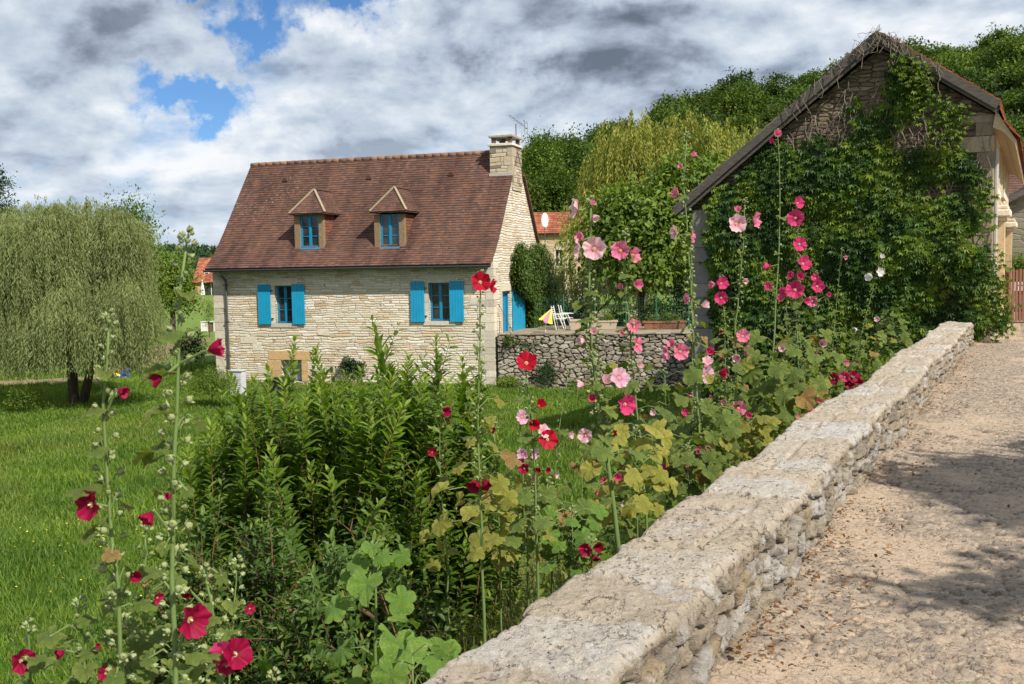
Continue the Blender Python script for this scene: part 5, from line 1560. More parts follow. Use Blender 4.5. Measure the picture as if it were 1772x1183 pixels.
def more_distant():
    # dish on a short bracket above the distant red roof
    c = Vector(atY(943, 381, 70.5)); Dd = thing('satellite_dish', 'white satellite dish standing out against the distant red roof', 'satellite dish', (c.x, c.y, c.z-1.0))
    k = MB(); n = 20; rings = 4; vs = [(0, .07, 1.0)]; fs = []
    for j in range(1, rings+1):
        r = j/rings
        for i in range(n): a = 2*PI*i/n; vs.append((.24*r*math.cos(a), .07*(1-r*r)+.06*r*math.cos(a), 1.0+.52*r*math.sin(a)))
    for i in range(n): fs.append((0, 1+i, 1+(i+1) % n))
    for j in range(rings-1):
        for i in range(n): fs.append((1+j*n+i, 1+(j+1)*n+i, 1+(j+1)*n+(i+1) % n, 1+j*n+(i+1) % n))
    k.add(vs, fs); o = k.build('reflector', plain('dish_white', (.85, .85, .85), .5), Dd, sm=True)
    sol = o.modifiers.new('s', 'SOLIDIFY'); sol.thickness = .02
    k = MB(); k.tube([(0, .1, 1.0), (0, .5, .6), (0, .5, -.6)], .035, 6); k.build('bracket', ZINC, Dd)
    k = MB(); k.tube([(0, .0, .55), (-.05, -.35, .9)], .015, 5); k.build('feed_arm', ZINC, Dd)
    # white garden cabinet on the lawn at the house corner
    x, y, _ = atY(361, 573, 66); gz = float(ground(x, y))
    Cb = thing('garden_cabinet', 'small white box cabinet with dark doorway on the far lawn', 'cabinet', (x, y, gz), rad(-8))
    k = MB(); k.box(-.42, -.38, -.25, .3, 0, .62); k.box(.0, .04, -.25, .3, 0, .62); k.box(.46, .5, -.25, .3, 0, .62); k.box(-.44, .52, -.27, .32, .62, .67); k.box(-.38, .0, -.24, -.22, .02, .62); k.box(-.38, .46, .26, .29, 0, .62); k.build('carcass', WHITE, Cb)
    k = MB(); k.box(.05, .45, -.18, -.15, .02, .6); k.build('door', plain('brown_board', (.16, .10, .06), .8), Cb)
    # utility cabinet at the foot of the facade
    x, y, _ = atY(413, 697, 36.6); gz = float(ground(x, y))
    U = thing('utility_cabinet', 'pale grey utility cabinet standing before the left end of the stone facade', 'cabinet', (x, y, gz), -HA)
    g_ = plain('pale_grey_metal', (.55, .56, .58), .5)
    k = MB(); k.box(-.26, .26, -.15, .15, 0, 1.0); k.build('body', g_, U, bevel=.01)
    k = MB(); k.box(-.23, .23, -.165, -.152, .05, .92)
    for i in range(10): k.box(-.20, .20, -.175, -.165, .12+i*.075, .145+i*.075)
    k.build('louvred_door', g_, U)
    k = MB(); k.box(-.29, .29, -.19, .18, 1.0, 1.04); k.build('lid', g_, U)
    # black slatted composter
    x, y, _ = atY(480, 694, 36.8); gz = float(ground(x, y))
    U = thing('compost_bin', 'black slatted compost bin below the ochre cellar doorway', 'compost bin', (x, y, gz), -HA)
    for i in range(7):
        k = MB(); z = .04+i*.085; w_ = .31-.004*i
        k.box(-w_, w_, -w_, -w_+.03, z, z+.065); k.box(-w_, w_, w_-.03, w_, z, z+.065); k.box(-w_, -w_+.03, -w_+.03, w_-.03, z, z+.065); k.box(w_-.03, w_, -w_+.03, w_-.03, z, z+.065)
        k.build('slat_row', BLACKP, U)
    k = MB(); k.prism([(-.33, -.33, .64), (.33, -.33, .64), (.2, -.33, .74), (-.2, -.33, .70)], (0, .66, 0)); k.build('lid', BLACKP, U)
    k = MB()
    for sx in (-.27, .27):
        for sy in (-.27, .27): k.box(sx-.02, sx+.02, sy-.02, sy+.02, 0, .64)
    k.build('corner_post', BLACKP, U)
    # child's ride-on toy: blue and yellow
    x, y, _ = atY(214, 655, 43); gz = float(ground(x, y))
    Tt = thing('toy_seesaw', 'small blue and yellow plastic toy on the lawn right of the willow trunk', 'toy', (x, y, gz), rad(10))
    bl = plain('blue_plastic', (.01, .08, .45), .4); yl = plain('yellow_plastic', (.75, .45, .02), .4)
    k = MB(); k.tube([(-.1, 0, .05), (.0, 0, .18), (.14, 0, .34), (.26, 0, .40)], [.10, .13, .12, .06], 10); k.build('body', bl, Tt, sm=True)
    k = MB(); k.tube([(-.42, 0, .30), (-.30, 0, .16), (-.12, 0, .10), (.1, .0, .06)], [.05, .10, .09, .06], 8); k.build('seat', yl, Tt, sm=True)
    for sx in (-.22, .2):
        k = MB(); k.tube([(sx, -.13, .08), (sx, .13, .08)], .08, 10); k.build('wheel', bl, Tt)
    # closed white parasol by the far house
    x, y, _ = atY(351, 512, 105); gz = float(ground(x, y)); c = atY(351, 495, 105)
    Pp = thing('parasol', 'closed white parasol standing in front of the far house', 'parasol', (x, y, gz))
    k = MB(); k.tube([(0, 0, 0), (0, 0, c[2]-gz-.2)], .03, 6); k.build('pole', WHITE, Pp)
    k = MB(); h_ = c[2]-gz; k.tube([(0, 0, h_-.9), (0, 0, h_-.4), (0, 0, h_+.7)], [.24, .2, .03], 8); k.build('canopy', WHITE, Pp)
more_distant()

# ivy on the house gable
def gable_ivy():
    n = 5200
    px = RNG.uniform(876, 952, n*3); py = RNG.uniform(405, 575, n*3)
    top = np.interp(px, [876, 884, 893, 905, 918, 930, 940, 950], [520, 440, 425, 432, 418, 424, 438, 470])+18*(fbm(px*.09, px*0, 3, 2)-.5)
    lft = np.interp(py, [405, 450, 500, 520, 575], [880, 879, 884, 906, 908])
    ok = (py > top) & (px > lft); px, py = px[ok], py[ok]
    P = []; 
    for a, b_ in zip(px, py):
        l = loc_plane(a, b_, 'x', 0.0)
        if l[1] < HD+.55: P.append((l[1], l[2]-HZ0))
    P = np.array(P); n = len(P)
    out = .05+.45*RNG.random(n)**1.5*(.4+fbm(P[:, 0]*1.3, P[:, 1]*1.3, 3, 8))
    V0 = np.stack([out, P[:, 0], P[:, 1]], -1)
    k = np.repeat(np.arange(n), 3); V1 = V0[k]+RNG.normal(size=(len(k), 3))*.06; V1[:, 0] = np.maximum(V1[:, 0], .02)
    D = nrm(rdir(len(k))*.6+np.array([.3, 0, -.8])); N = nrm(rdir(len(k))*.5+np.array([1, 0, .5]))
    V, F, R = scatter(OVATE, V1, D, N, .11*(.6+.7*RNG.random(len(k))))
    I = thing('ivy', 'thick light green ivy climbing the gable beside the open blue door', 'climbing plant', tuple(HO), -HA)
    npmesh('foliage', V, F, L_IVY, I, {'rnd': R})
    s_ = MB()
    for i in range(7):
        y = np.interp(i, [0, 6], [P[:, 0].min()+.8, P[:, 0].max()-.3]); s_.tube([(.04, y, TZ-HZ0), (.06, y+random.uniform(-.3, .3), TZ-HZ0+1), (.05, y+random.uniform(-.4, .4), TZ-HZ0+2.4)], [.03, .02, .008], 5)
    s_.build('stems', BARK, I)
gable_ivy()
# small self-sown plant on the facade and on the ridge
for px, py, off, w_, h_, lb in ((612, 640, -.12, .5, .45, 'dark plant growing out of the middle of the stone facade'),):
    a, z = hF(px, py); c = HO+E1*a+E2*off+np.array([0, 0, z])
    V, F, R = clumps([(c, (w_, .12, h_))], 60, 22, .1, .09, OVATE, .4); o = npmesh('wall_plant', V-c, F, L_DARK, None, {'rnd': R}); o.location = c; tag(o, lb, 'plant')
def path():
    pts = [atZ(-60, 662, -2.75), atZ(60, 656, -2.72), atZ(160, 650, -2.7), atZ(215, 632, -2.6), atZ(262, 608, -2.4), atZ(300, 590, -2.2), atZ(352, 574, -1.9)]
    pts = [Vector((p[0], p[1], 0)) for p in pts]; V = []; F = []
    q = []
    for a, b_ in zip(pts, pts[1:]):
        for i in range(24): q.append(a.lerp(b_, i/24))
    for i, p in enumerate(q):
        d = (q[min(i+1, len(q)-1)]-q[max(i-1, 0)]).normalized(); s_ = Vector((-d.y, d.x, 0))
        for j in range(7):
            w_ = (j-3)/3*(.9+.25*math.sin(i*.7)); pp = p+s_*w_; V.append((pp.x, pp.y, float(ground(pp.x, pp.y))+.06-.05*abs(w_)))
    for i in range(len(q)-1):
        for j in range(6): a = i*7+j; F.append((a, a+1, a+8, a+7))
    tag(npmesh('path', V, np.array(F), plain('bare_earth', (.22, .16, .09), .95, 0, .2, .3, 4), None, None, True), kind='structure')
path()

# ================================================================ BARN AT THE END OF THE BRIDGE WALL
BA = math.atan2(DIR[0], DIR[1])                      # barn side runs with the wall
bxy = atZ(1712, 590, 0.0)
BO = np.array([bxy[0], bxy[1], 0.0])
F1 = np.array([math.cos(BA), -math.sin(BA), 0.0]); F2 = np.array([DIR[0], DIR[1], 0.0])
def bG(px, py, off=0.0):
    P = onplane(px, py, BO+F2*off, F2); return np.dot(P-BO, F1), P[2]
def bS(px, py, off=0.0):
    P = onplane(px, py, BO+F1*off, F1); return np.dot(P-BO, F2), P[2]
def bw(x, y, z): return BO+F1*x+F2*y+np.array([0, 0, z])
BLx = bG(1203, 480)[0]; BEL = bG(1203, 352)[1]; BAP = bG(1522, 76); BER = bG(1716, 196)[1]
BDEP = bS(1744, 420)[0]
def build_barn():
    B = thing('stone_barn', 'tall old stone barn with creeper-covered gable at the end of the bridge wall', 'barn', tuple(BO), -BA)
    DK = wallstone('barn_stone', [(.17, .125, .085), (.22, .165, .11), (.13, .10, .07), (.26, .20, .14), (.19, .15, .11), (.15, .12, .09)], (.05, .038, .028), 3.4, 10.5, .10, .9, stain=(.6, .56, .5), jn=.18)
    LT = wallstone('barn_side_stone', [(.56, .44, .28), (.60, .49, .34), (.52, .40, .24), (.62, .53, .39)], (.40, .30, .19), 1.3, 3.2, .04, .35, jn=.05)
    ax_, az_ = BAP
    zb = -3.3
    k = MB()
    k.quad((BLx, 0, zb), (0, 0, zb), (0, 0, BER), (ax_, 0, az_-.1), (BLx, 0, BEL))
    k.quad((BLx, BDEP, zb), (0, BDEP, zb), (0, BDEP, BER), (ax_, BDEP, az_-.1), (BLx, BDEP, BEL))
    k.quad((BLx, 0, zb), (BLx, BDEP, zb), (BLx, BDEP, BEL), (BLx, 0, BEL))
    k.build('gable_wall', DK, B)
    # sunlit side towards the lane with two tall narrow windows
    def sr(x0, x1, y0, y1):
        a = bS(x0, (y0+y1)/2)[0]; b_ = bS(x1, (y0+y1)/2)[0]; za = bS((x0+x1)/2, y1)[1]; zb_ = bS((x0+x1)/2, y0)[1]
        return a, b_, za, zb_
    wa = sr(1722, 1727.5, 245, 330); wb = sr(1733.5, 1737, 262, 335)
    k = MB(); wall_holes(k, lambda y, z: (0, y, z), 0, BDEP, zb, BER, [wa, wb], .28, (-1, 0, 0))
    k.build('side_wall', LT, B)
    k = MB()
    for w in (wa, wb):
        k2 = MB(); k2.box(.0, .03, w[0]-.14, w[0], w[2]-.1, w[3]+.14); k2.box(0, .03, w[1], w[1]+.14, w[2]-.1, w[3]+.14); k2.box(0, .03, w[0], w[1], w[3], w[3]+.14); k2.box(0, .07, w[0]-.2, w[1]+.2, w[2]-.16, w[2])
        W_ = k2.build('window', ASHLAR, B)
        k2 = MB(); k2.box(-.20, -.17, w[0], w[1], w[2], w[3]); k2.build('pane', GLASS, W_)
    # corner quoins on the right gable edge and grey pier on the left
    k = MB(); z = 0; i = 0
    while z < BER-.1:
        z1 = min(z+random.uniform(.26, .42), BER-.02); a = (.30, .55)[i % 2]*random.uniform(.9, 1.2)
        k.box(-a, .016, -.016, (.5, .3)[i % 2], z+.006, z1-.006, j=.006); z = z1; i += 1
    k.build('quoin', blockmat('barn_quoins', (.40, .33, .24), .35), B)
    k = MB(); z = -3.2
    while z < BEL-.25:
        z1 = min(z+random.uniform(.3, .55), BEL-.1); k.box(BLx-.03, BLx+.50, -.10, .25, z+.004, z1-.004, j=.008); z = z1
    m = blockmat('grey_lichened_stone', (.24, .22, .20), .3); k.build('pier', m, B)
    # engaged columns with carved capitals beside the doorway
    for (px, cap_y, base_y) in ((1727, 383, 588), (1742, 400, 580)):
        y, zc = bS(px, cap_y, .02); z = 0; C = MB()
        while z < zc:
            z1 = min(z+random.uniform(.5, .8), zc); C.box(-.02, .17, y-.30, y+.30, z+.003, z1-.003, j=.004); z = z1
        Cc = C.build('column', blockmat('column_stone', (.56, .43, .27), .2), B)
        C = MB(); C.box(-.01, .21, y-.36, y+.36, zc, zc+.10); C.box(-.01, .30, y-.46, y+.46, zc+.10, zc+.26); C.box(-.01, .25, y-.40, y+.40, zc+.26, zc+.36)
        C.build('capital', ASHLAR, Cc, bevel=.03)
        C = MB(); C.box(-.01, .22, y-.36, y+.36, -.05, .42); C.build('plinth', m, Cc, bevel=.02)
    # doorway between columns
    WOODG = woodmat('dark_barge_boards', (.045, .038, .032), (.15, .13, .11), (1, 10, 10))
    BRIDGE_ = az_+.06
    ol = (BLx-.55, BEL-.40)
    sl = (az_-BEL)/(ax_-BLx)
    ol = (BLx-.42, BEL-.42*sl+.12)
    orr = (.10, BER+.12)
    rt = (ax_, az_+.12)
    k = MB()
    k.bar((ol[0], -.30, ol[1]), (rt[0], -.30, rt[1]), .06, .16, up=(0, 0, 1)); k.bar((ol[0]+.1, -.25, ol[1]-.06), (rt[0], -.25, rt[1]-.12), .05, .12, up=(0, 0, 1))
    k.build('barge_board', WOODG, B)
    k = MB(); k.bar((rt[0], -.302, rt[1]), (orr[0], -.302, orr[1]), .06, .17, up=(0, 0, 1)); k.bar((rt[0], -.252, rt[1]-.12), (orr[0], -.252, orr[1]-.11), .05, .12, up=(0, 0, 1))
    k.build('barge_board', WOODG, B)
    for (p, name, tl) in (((ol, rt), 'roof', TILES_G),):
        k = MB(); L = math.hypot(p[1][0]-p[0][0], p[1][1]-p[0][1]); es = ((p[1][0]-p[0][0])/L, 0, (p[1][1]-p[0][1])/L); n = (-es[2], 0, es[0])
        tiles_on(k, (p[0][0], -.33, p[0][1]+.10), (0, 1, 0), es, n, L, lambda s: (0, BDEP+.6), gauge=.2, w=.22, th=.03)
        k.quad((p[0][0], -.3, p[0][1]+.10), (p[0][0], BDEP+.3, p[0][1]+.10), (p[1][0], BDEP+.3, p[1][1]+.10), (p[1][0], -.3, p[1][1]+.10), r=.3)
        k.quad((p[0][0], -.3, p[0][1]+.03), (p[0][0], BDEP+.3, p[0][1]+.03), (p[1][0], BDEP+.3, p[1][1]+.03), (p[1][0], -.3, p[1][1]+.03), r=.1)
        k.build(name, tl, B)
    # lane slope with a flared eave over a plastered soffit
    e2_ = bG(1763, 246, -.2); mid_ = (e2_[0]*.42, BER+.12-(BER+.12-e2_[1])*.52)
    k = MB()
    for p, q in (((rt[0], rt[1]), (orr[0], orr[1])), ((orr[0], orr[1]), mid_), (mid_, e2_)):
        p, q = q, p
        L = math.hypot(q[0]-p[0], q[1]-p[1]); es = ((q[0]-p[0])/L, 0, (q[1]-p[1])/L); n = (-es[2], 0, es[0])
        if n[2] < 0: n = (-n[0], 0, -n[2])
        tiles_on(k, (p[0], BDEP+.3, p[1]+.085), (0, -1, 0), es, n, L, lambda s: (0, BDEP+.6), gauge=.16, w=.18, th=.035)
        k.quad((p[0], -.3, p[1]+.055), (p[0], BDEP+.3, p[1]+.055), (q[0], BDEP+.3, q[1]+.055), (q[0], -.3, q[1]+.055), r=.3)
    k.build('roof', TILES_R, B)
    k = MB(); n = 7; pr = [(.0, BER-.30), (mid_[0]*.9, mid_[1]-.12), (e2_[0]-.06, e2_[1]-.03), (e2_[0]-.04, e2_[1]+.05), (mid_[0], mid_[1]+.06), (.05, BER+.06)]
    k.prism([(a, -.18, b_) for a, b_ in pr], (0, BDEP+.3, 0)); k.build('cornice', blockmat('cornice_plaster', (.60, .47, .30), .1), B)
    # gutter pipe on the corner
    k = MB(); k.tube([(.07, .12, BER-.7), (.07, .12, .1)], .045, 8); k.build('downpipe', plain('pale_pipe', (.42, .40, .36), .6), B)
    return B
BARN = build_barn()

CREEP = [(1232, 610), (1238, 470), (1245, 420), (1232, 360), (1262, 285), (1300, 255), (1345, 232), (1380, 270), (1430, 240), (1462, 205), (1480, 170), (1500, 210), (1530, 200), (1545, 140), (1560, 112), (1590, 120), (1600, 165),
         (1632, 175), (1650, 250), (1690, 300), (1702, 380), (1700, 470), (1704, 560), (1690, 620), (1640, 640), (1500, 700), (1300, 720), (1230, 700)]
def inpoly(x, y, poly):
    c = np.zeros(len(x), bool); n = len(poly)
    for i in range(n):
        x0, y0 = poly[i]; x1, y1 = poly[(i+1) % n]
        m = ((y0 > y) != (y1 > y)) & (x < (x1-x0)*(y-y0)/(y1-y0+1e-9)+x0); c ^= m
    return c
def creeper():
    I = thing('virginia_creeper', 'dense dark green creeper hanging over most of the barn gable', 'climbing plant', tuple(BO), -BA)
    n = 15000
    X = RNG.uniform(BLx, .1, n*2); Z = RNG.uniform(-2.6, BAP[1], n*2)
    W = BO+F1*X[:, None]+np.stack([0*X, 0*X, Z], -1)
    px, py = proj(W)
    ok = inpoly(px+14*(fbm(X*3, Z*3, 3, 5)-.5)*3, py+14*(fbm(X*3, Z*3, 3, 9)-.5)*3, CREEP)
    dn = fbm(X*.9, Z*.9, 4, 66)
    thin = smooth(330, 210, py)
    keep = (RNG.random(len(X)) < np.clip(1.25-.72*thin, .05, 1)) & (dn > .31+.08*thin)
    ok &= keep
    X, Z, dn = X[ok], Z[ok], dn[ok]; n = len(X)
    py = py[ok]
    body = fbm(X*1.1+3, Z*1.1, 3, 15)
    out = .04+(.04+.85*np.clip(body-.18, 0, 1)*smooth(230, 420, py))*RNG.random(n)**.6
    P = np.stack([X, -out, Z], -1)
    k = np.repeat(np.arange(n), 3)
    P = P[k]+RNG.normal(size=(len(k), 3))*np.array([.09, .04, .09]); P[:, 1] = np.minimum(P[:, 1], -.03)
    D = nrm(rdir(len(k))*.65+np.array([0, -.25, -.8])); N = nrm(rdir(len(k))*.45+np.array([0, -.85, .55]))
    V, F, R = scatter(FIVE, P, D, N, .125*(.45+.95*RNG.random(len(k))), np.clip(.55*smooth(.3, .7, fbm(P[:, 0]*2, P[:, 2]*2, 3, 31))+.45*RNG.random(len(k)), 0, 1))
    npmesh('foliage', V, F, L_VINE, I, {'rnd': R})
    # ragged runners along the right corner and rakes
    Vs = []
    for (px_, py_, ln) in ((1703, 300, .8), (1708, 330, .9), (1712, 430, .6), (1725, 480, 1.0), (1731, 505, .8), (1735, 520, .6), (1728, 470, .7), (1716, 540, .5), (1650, 215, .6), (1625, 180, .7), (1606, 130, .7), (1585, 108, .5), (1560, 95, .4), (1640, 170, .5), (1665, 190, .5)):
        x, z = bG(px_, py_, -.3); m = 55
        t_ = RNG.random(m); P = np.stack([x+RNG.normal(size=m)*.12, -.35-.1*RNG.random(m), z-ln*t_+.1*RNG.normal(size=m)], -1)
        Vs.append(scatter(FIVE, P, nrm(rdir(m)*.7+np.array([0, -.3, -.7])), nrm(rdir(m)*.5+np.array([0, -.7, .6])), .10*(.6+.7*RNG.random(m)), RNG.random(m)*.5+.5))
    V, F, R = join(Vs); npmesh('runner_foliage', V, F, L_VINE, I, {'rnd': R})
    # bare stems raking over the stone
    k = MB()
    for i in range(260):
        for _ in range(40):
            x = random.uniform(BLx+.3, -.05); z = random.uniform(.2, BAP[1]-.2)
            lim = BEL+(x-BLx)*(BAP[1]-BEL)/(BAP[0]-BLx) if x < BAP[0] else BAP[1]+(x-BAP[0])*(BER-BAP[1])/(0-BAP[0])
            if z < lim-.15 and (z > 2.2+random.random()*2 or x > -.9): break
        pts = [Vector((x, -.03-random.random()*.05, z))]; dx = random.uniform(-.25, .25)
        for q in range(6):
            l = pts[-1]; pts.append(Vector((min(l.x+dx*.25+random.uniform(-.09, .09), .0), -.02-random.random()*.12, l.z-random.uniform(.08, .24))))
        k.tube(pts, random.choice((.004, .006, .009)), 4, cap=False)
    # tangle over the ridge
    for i in range(50):
        t_ = random.random()**1.8; sg = random.choice((-1, 1))
        x = BAP[0]+sg*t_*(1.9 if sg < 0 else 1.5); sl = (BAP[1]-BEL)/(BAP[0]-BLx) if sg < 0 else (BAP[1]-BER)/(-BAP[0])
        z = BAP[1]+.2-abs(x-BAP[0])*sl; pts = [Vector((x, -.34, z))]
        for q in range(5): l = pts[-1]; pts.append(l+Vector((random.uniform(-.12, .12), random.uniform(-.03, .0), random.uniform(-.22, .05) if q else random.uniform(0, .16))))
        k.tube(pts, .006, 4, cap=False)
    k.build('stems', woodmat('dry_vine_stem', (.13, .10, .075), (.30, .25, .20)), I)
creeper()

# building, fence and sign beyond the barn
def beyond():
    # neighbouring house with slate roof
    a = atY(1746, 480, 36); rz = -BA
    N_ = thing('neighbouring_house', 'beige stone house with grey roof beyond the barn at the right edge', 'house', (a[0], 40.0, 0.0), rz)
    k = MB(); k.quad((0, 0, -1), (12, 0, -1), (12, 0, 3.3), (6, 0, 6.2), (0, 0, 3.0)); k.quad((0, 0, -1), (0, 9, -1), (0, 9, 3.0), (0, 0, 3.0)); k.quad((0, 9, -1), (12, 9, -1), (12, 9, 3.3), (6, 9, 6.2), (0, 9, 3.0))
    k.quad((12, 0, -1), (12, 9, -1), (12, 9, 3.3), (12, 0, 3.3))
    k.build('wall', wallstone('beige_stone', [(.30, .26, .18), (.36, .31, .22), (.27, .23, .16), (.33, .29, .22)], (.2, .17, .12), 1.6, 4.5, .06, .4), N_)
    k = MB(); k.bar((-.9, -.35, 2.55), (6, -.35, 6.35), .08, .24); k.bar((6, -.35, 6.35), (12.6, -.35, 3.2), .08, .24); k.build('barge_board', WOODG, N_)
    k = MB(); L = math.hypot(6.9, 3.8); es = (6.9/L, 0, 3.8/L); tiles_on(k, (-.9, -.4, 2.68), (0, 1, 0), es, (-es[2], 0, es[0]), L, lambda s: (0, 9.8), gauge=.25, w=.25, th=.03)
    k.quad((-.9, -.4, 2.66), (-.9, 9.4, 2.66), (6, 9.4, 6.46), (6, -.4, 6.46)); k.quad((12.6, -.4, 3.3), (12.6, 9.4, 3.3), (6, 9.4, 6.46), (6, -.4, 6.46))
    k.build('roof', TILES_G, N_)
    # second roof behind
    b_ = atY(1752, 420, 52)
    M_ = thing('neighbouring_house', 'second neighbouring house with brown tiled roof rising behind the grey one', 'house', (b_[0]-.4, 55.0, 0.0), rz)
    k = MB(); k.box(0, 9, 0, 7, -1, 4.6); k.build('wall', OCHW, M_)
    k = MB(); L = math.hypot(3.8, 2.6); es = (0, 3.8/L, 2.6/L); tiles_on(k, (-.3, -.3, 4.5), (1, 0, 0), es, (0, -es[2], es[1]), L, lambda s: (0, 9.6), gauge=.25, w=.25, th=.03)
    k.quad((-.3, 7.3, 4.5), (9.3, 7.3, 4.5), (9.3, 3.5, 7.1), (-.3, 3.5, 7.1)); k.quad((-.3, -.3, 4.48), (9.3, -.3, 4.48), (9.3, 3.5, 7.08), (-.3, 3.5, 7.08)); k.build('roof', TILES, M_)
    k = MB(); k.box(.5, 1.1, 2.6, 3.6, 5.8, 8.0); k.box(.45, 1.15, 2.55, 3.65, 8.0, 8.1); k.build('chimney', OCHP, M_)
    # reddish slatted gate-fence
    x0, y0, _ = atZ(1744, 556, 0.05); 
    Fn = thing('slatted_fence', 'reddish-brown slatted wooden fence past the barn end', 'fence', (x0, y0, 0.0), rad(-8))
    red = woodmat('red_brown_wood', (.16, .07, .045), (.26, .13, .085))
    k = MB()
    for i in range(46): k.box(i*.088, i*.088+.06, -.02, .01, .06, 1.42+.02*(i % 2), j=.002)
    k.build('slats', red, Fn)
    k = MB(); k.box(-.02, 4.1, .012, .05, .3, .38); k.box(-.02, 4.1, .012, .05, 1.1, 1.18); k.build('rail', red, Fn)
    for q in (.0, 2.0, 4.05): 
        k = MB(); k.box(q-.05, q+.05, .05, .15, 0, 1.5); k.build('post', red, Fn)
    # letter box plate
    x1, y1, z1 = atY(1766, 495, y0+1.2)
    S = thing('letter_box', 'small white letter box on a post behind the slatted fence', 'letter box', (x1, y1, 0), rad(-8))
    k = MB(); k.box(-.04, .04, -.04, .04, 0, z1-.1); k.build('post', WOODG, S)
    k = MB(); k.prism([(-.2, -.12, z1-.12), (.2, -.12, z1-.12), (.2, -.12, z1+.12), (0, -.12, z1+.16), (-.2, -.12, z1+.12)], (0, .3, 0)); k.build('box', WHITE, S)
    k = MB(); k.box(-.13, .13, -.128, -.119, z1+.02, z1+.045); k.build('slot', BLACKP, S)
beyond()
leafy('bush', 'green bush between the fence and the neighbouring house', 'bush', 1763, 445, 540, 38, 44, L_MID, 130, 24, .10, .2, tr=.05, ybase=0.0)
# roadside tree on the far side of the lane; it throws the dappled shade on the paving
def shade_tree():
    blobs = [((8.5, 2.9, 6.5), (1.4, .55, .5)), ((7.6, .1, 6.4), (1.2, .45, .42)), ((9.8, .8, 7.0), (1.7, 1.3, 1.1)), ((9.0, 1.4, 7.6), (1.0, .9, .7)), ((9.6, 3.8, 6.6), (1.2, .4, .35))]
    V, F, R = clumps(blobs, 500, 34, .19, .18, OVATE, .4)
    tree_thing('roadside_tree', 'broadleaf tree beside the lane whose shade dapples the paving', 'tree', (9.9, -.2, -.05), .2, (9.4, .4, 5.2), [b[0] for b in blobs], (V, F, R), L_MID)
shade_tree()

def litter():
    n = 2600
    v = 2.8+21*RNG.random(n)**1.4; u = -.03-.42*RNG.random(n)**2.2
    far_ = RNG.random(n) < .12; u = np.where(far_, -.3-1.2*RNG.random(n), u)
    k_ = (fbm(v*1.3, v*0, 3, 9) > .42) | far_; u, v = u[k_], v[k_]; n = len(u)
    x, y = xy(u, v); P = np.stack([x, y, .012+.03*RNG.random(n)+.02*smooth(-.28, 0, u)], -1)
    D = nrm(rdir(n)*np.array([1, 1, .25])); N = nrm(rdir(n)*.5+np.array([0, 0, 1.]))
    V, F, R = scatter(OVATE, P, D, N, .028*(.4+1.1*RNG.random(n)))
    tag(npmesh('leaf_litter', V, F, leafmat('dead_leaf', (.09, .045, .02), (.18, .09, .04), (.32, .17, .07), .1, .8, .1), None, {'rnd': R}), 'dry brown leaf litter gathered along the wall foot', 'leaf litter', kind='stuff')
litter()

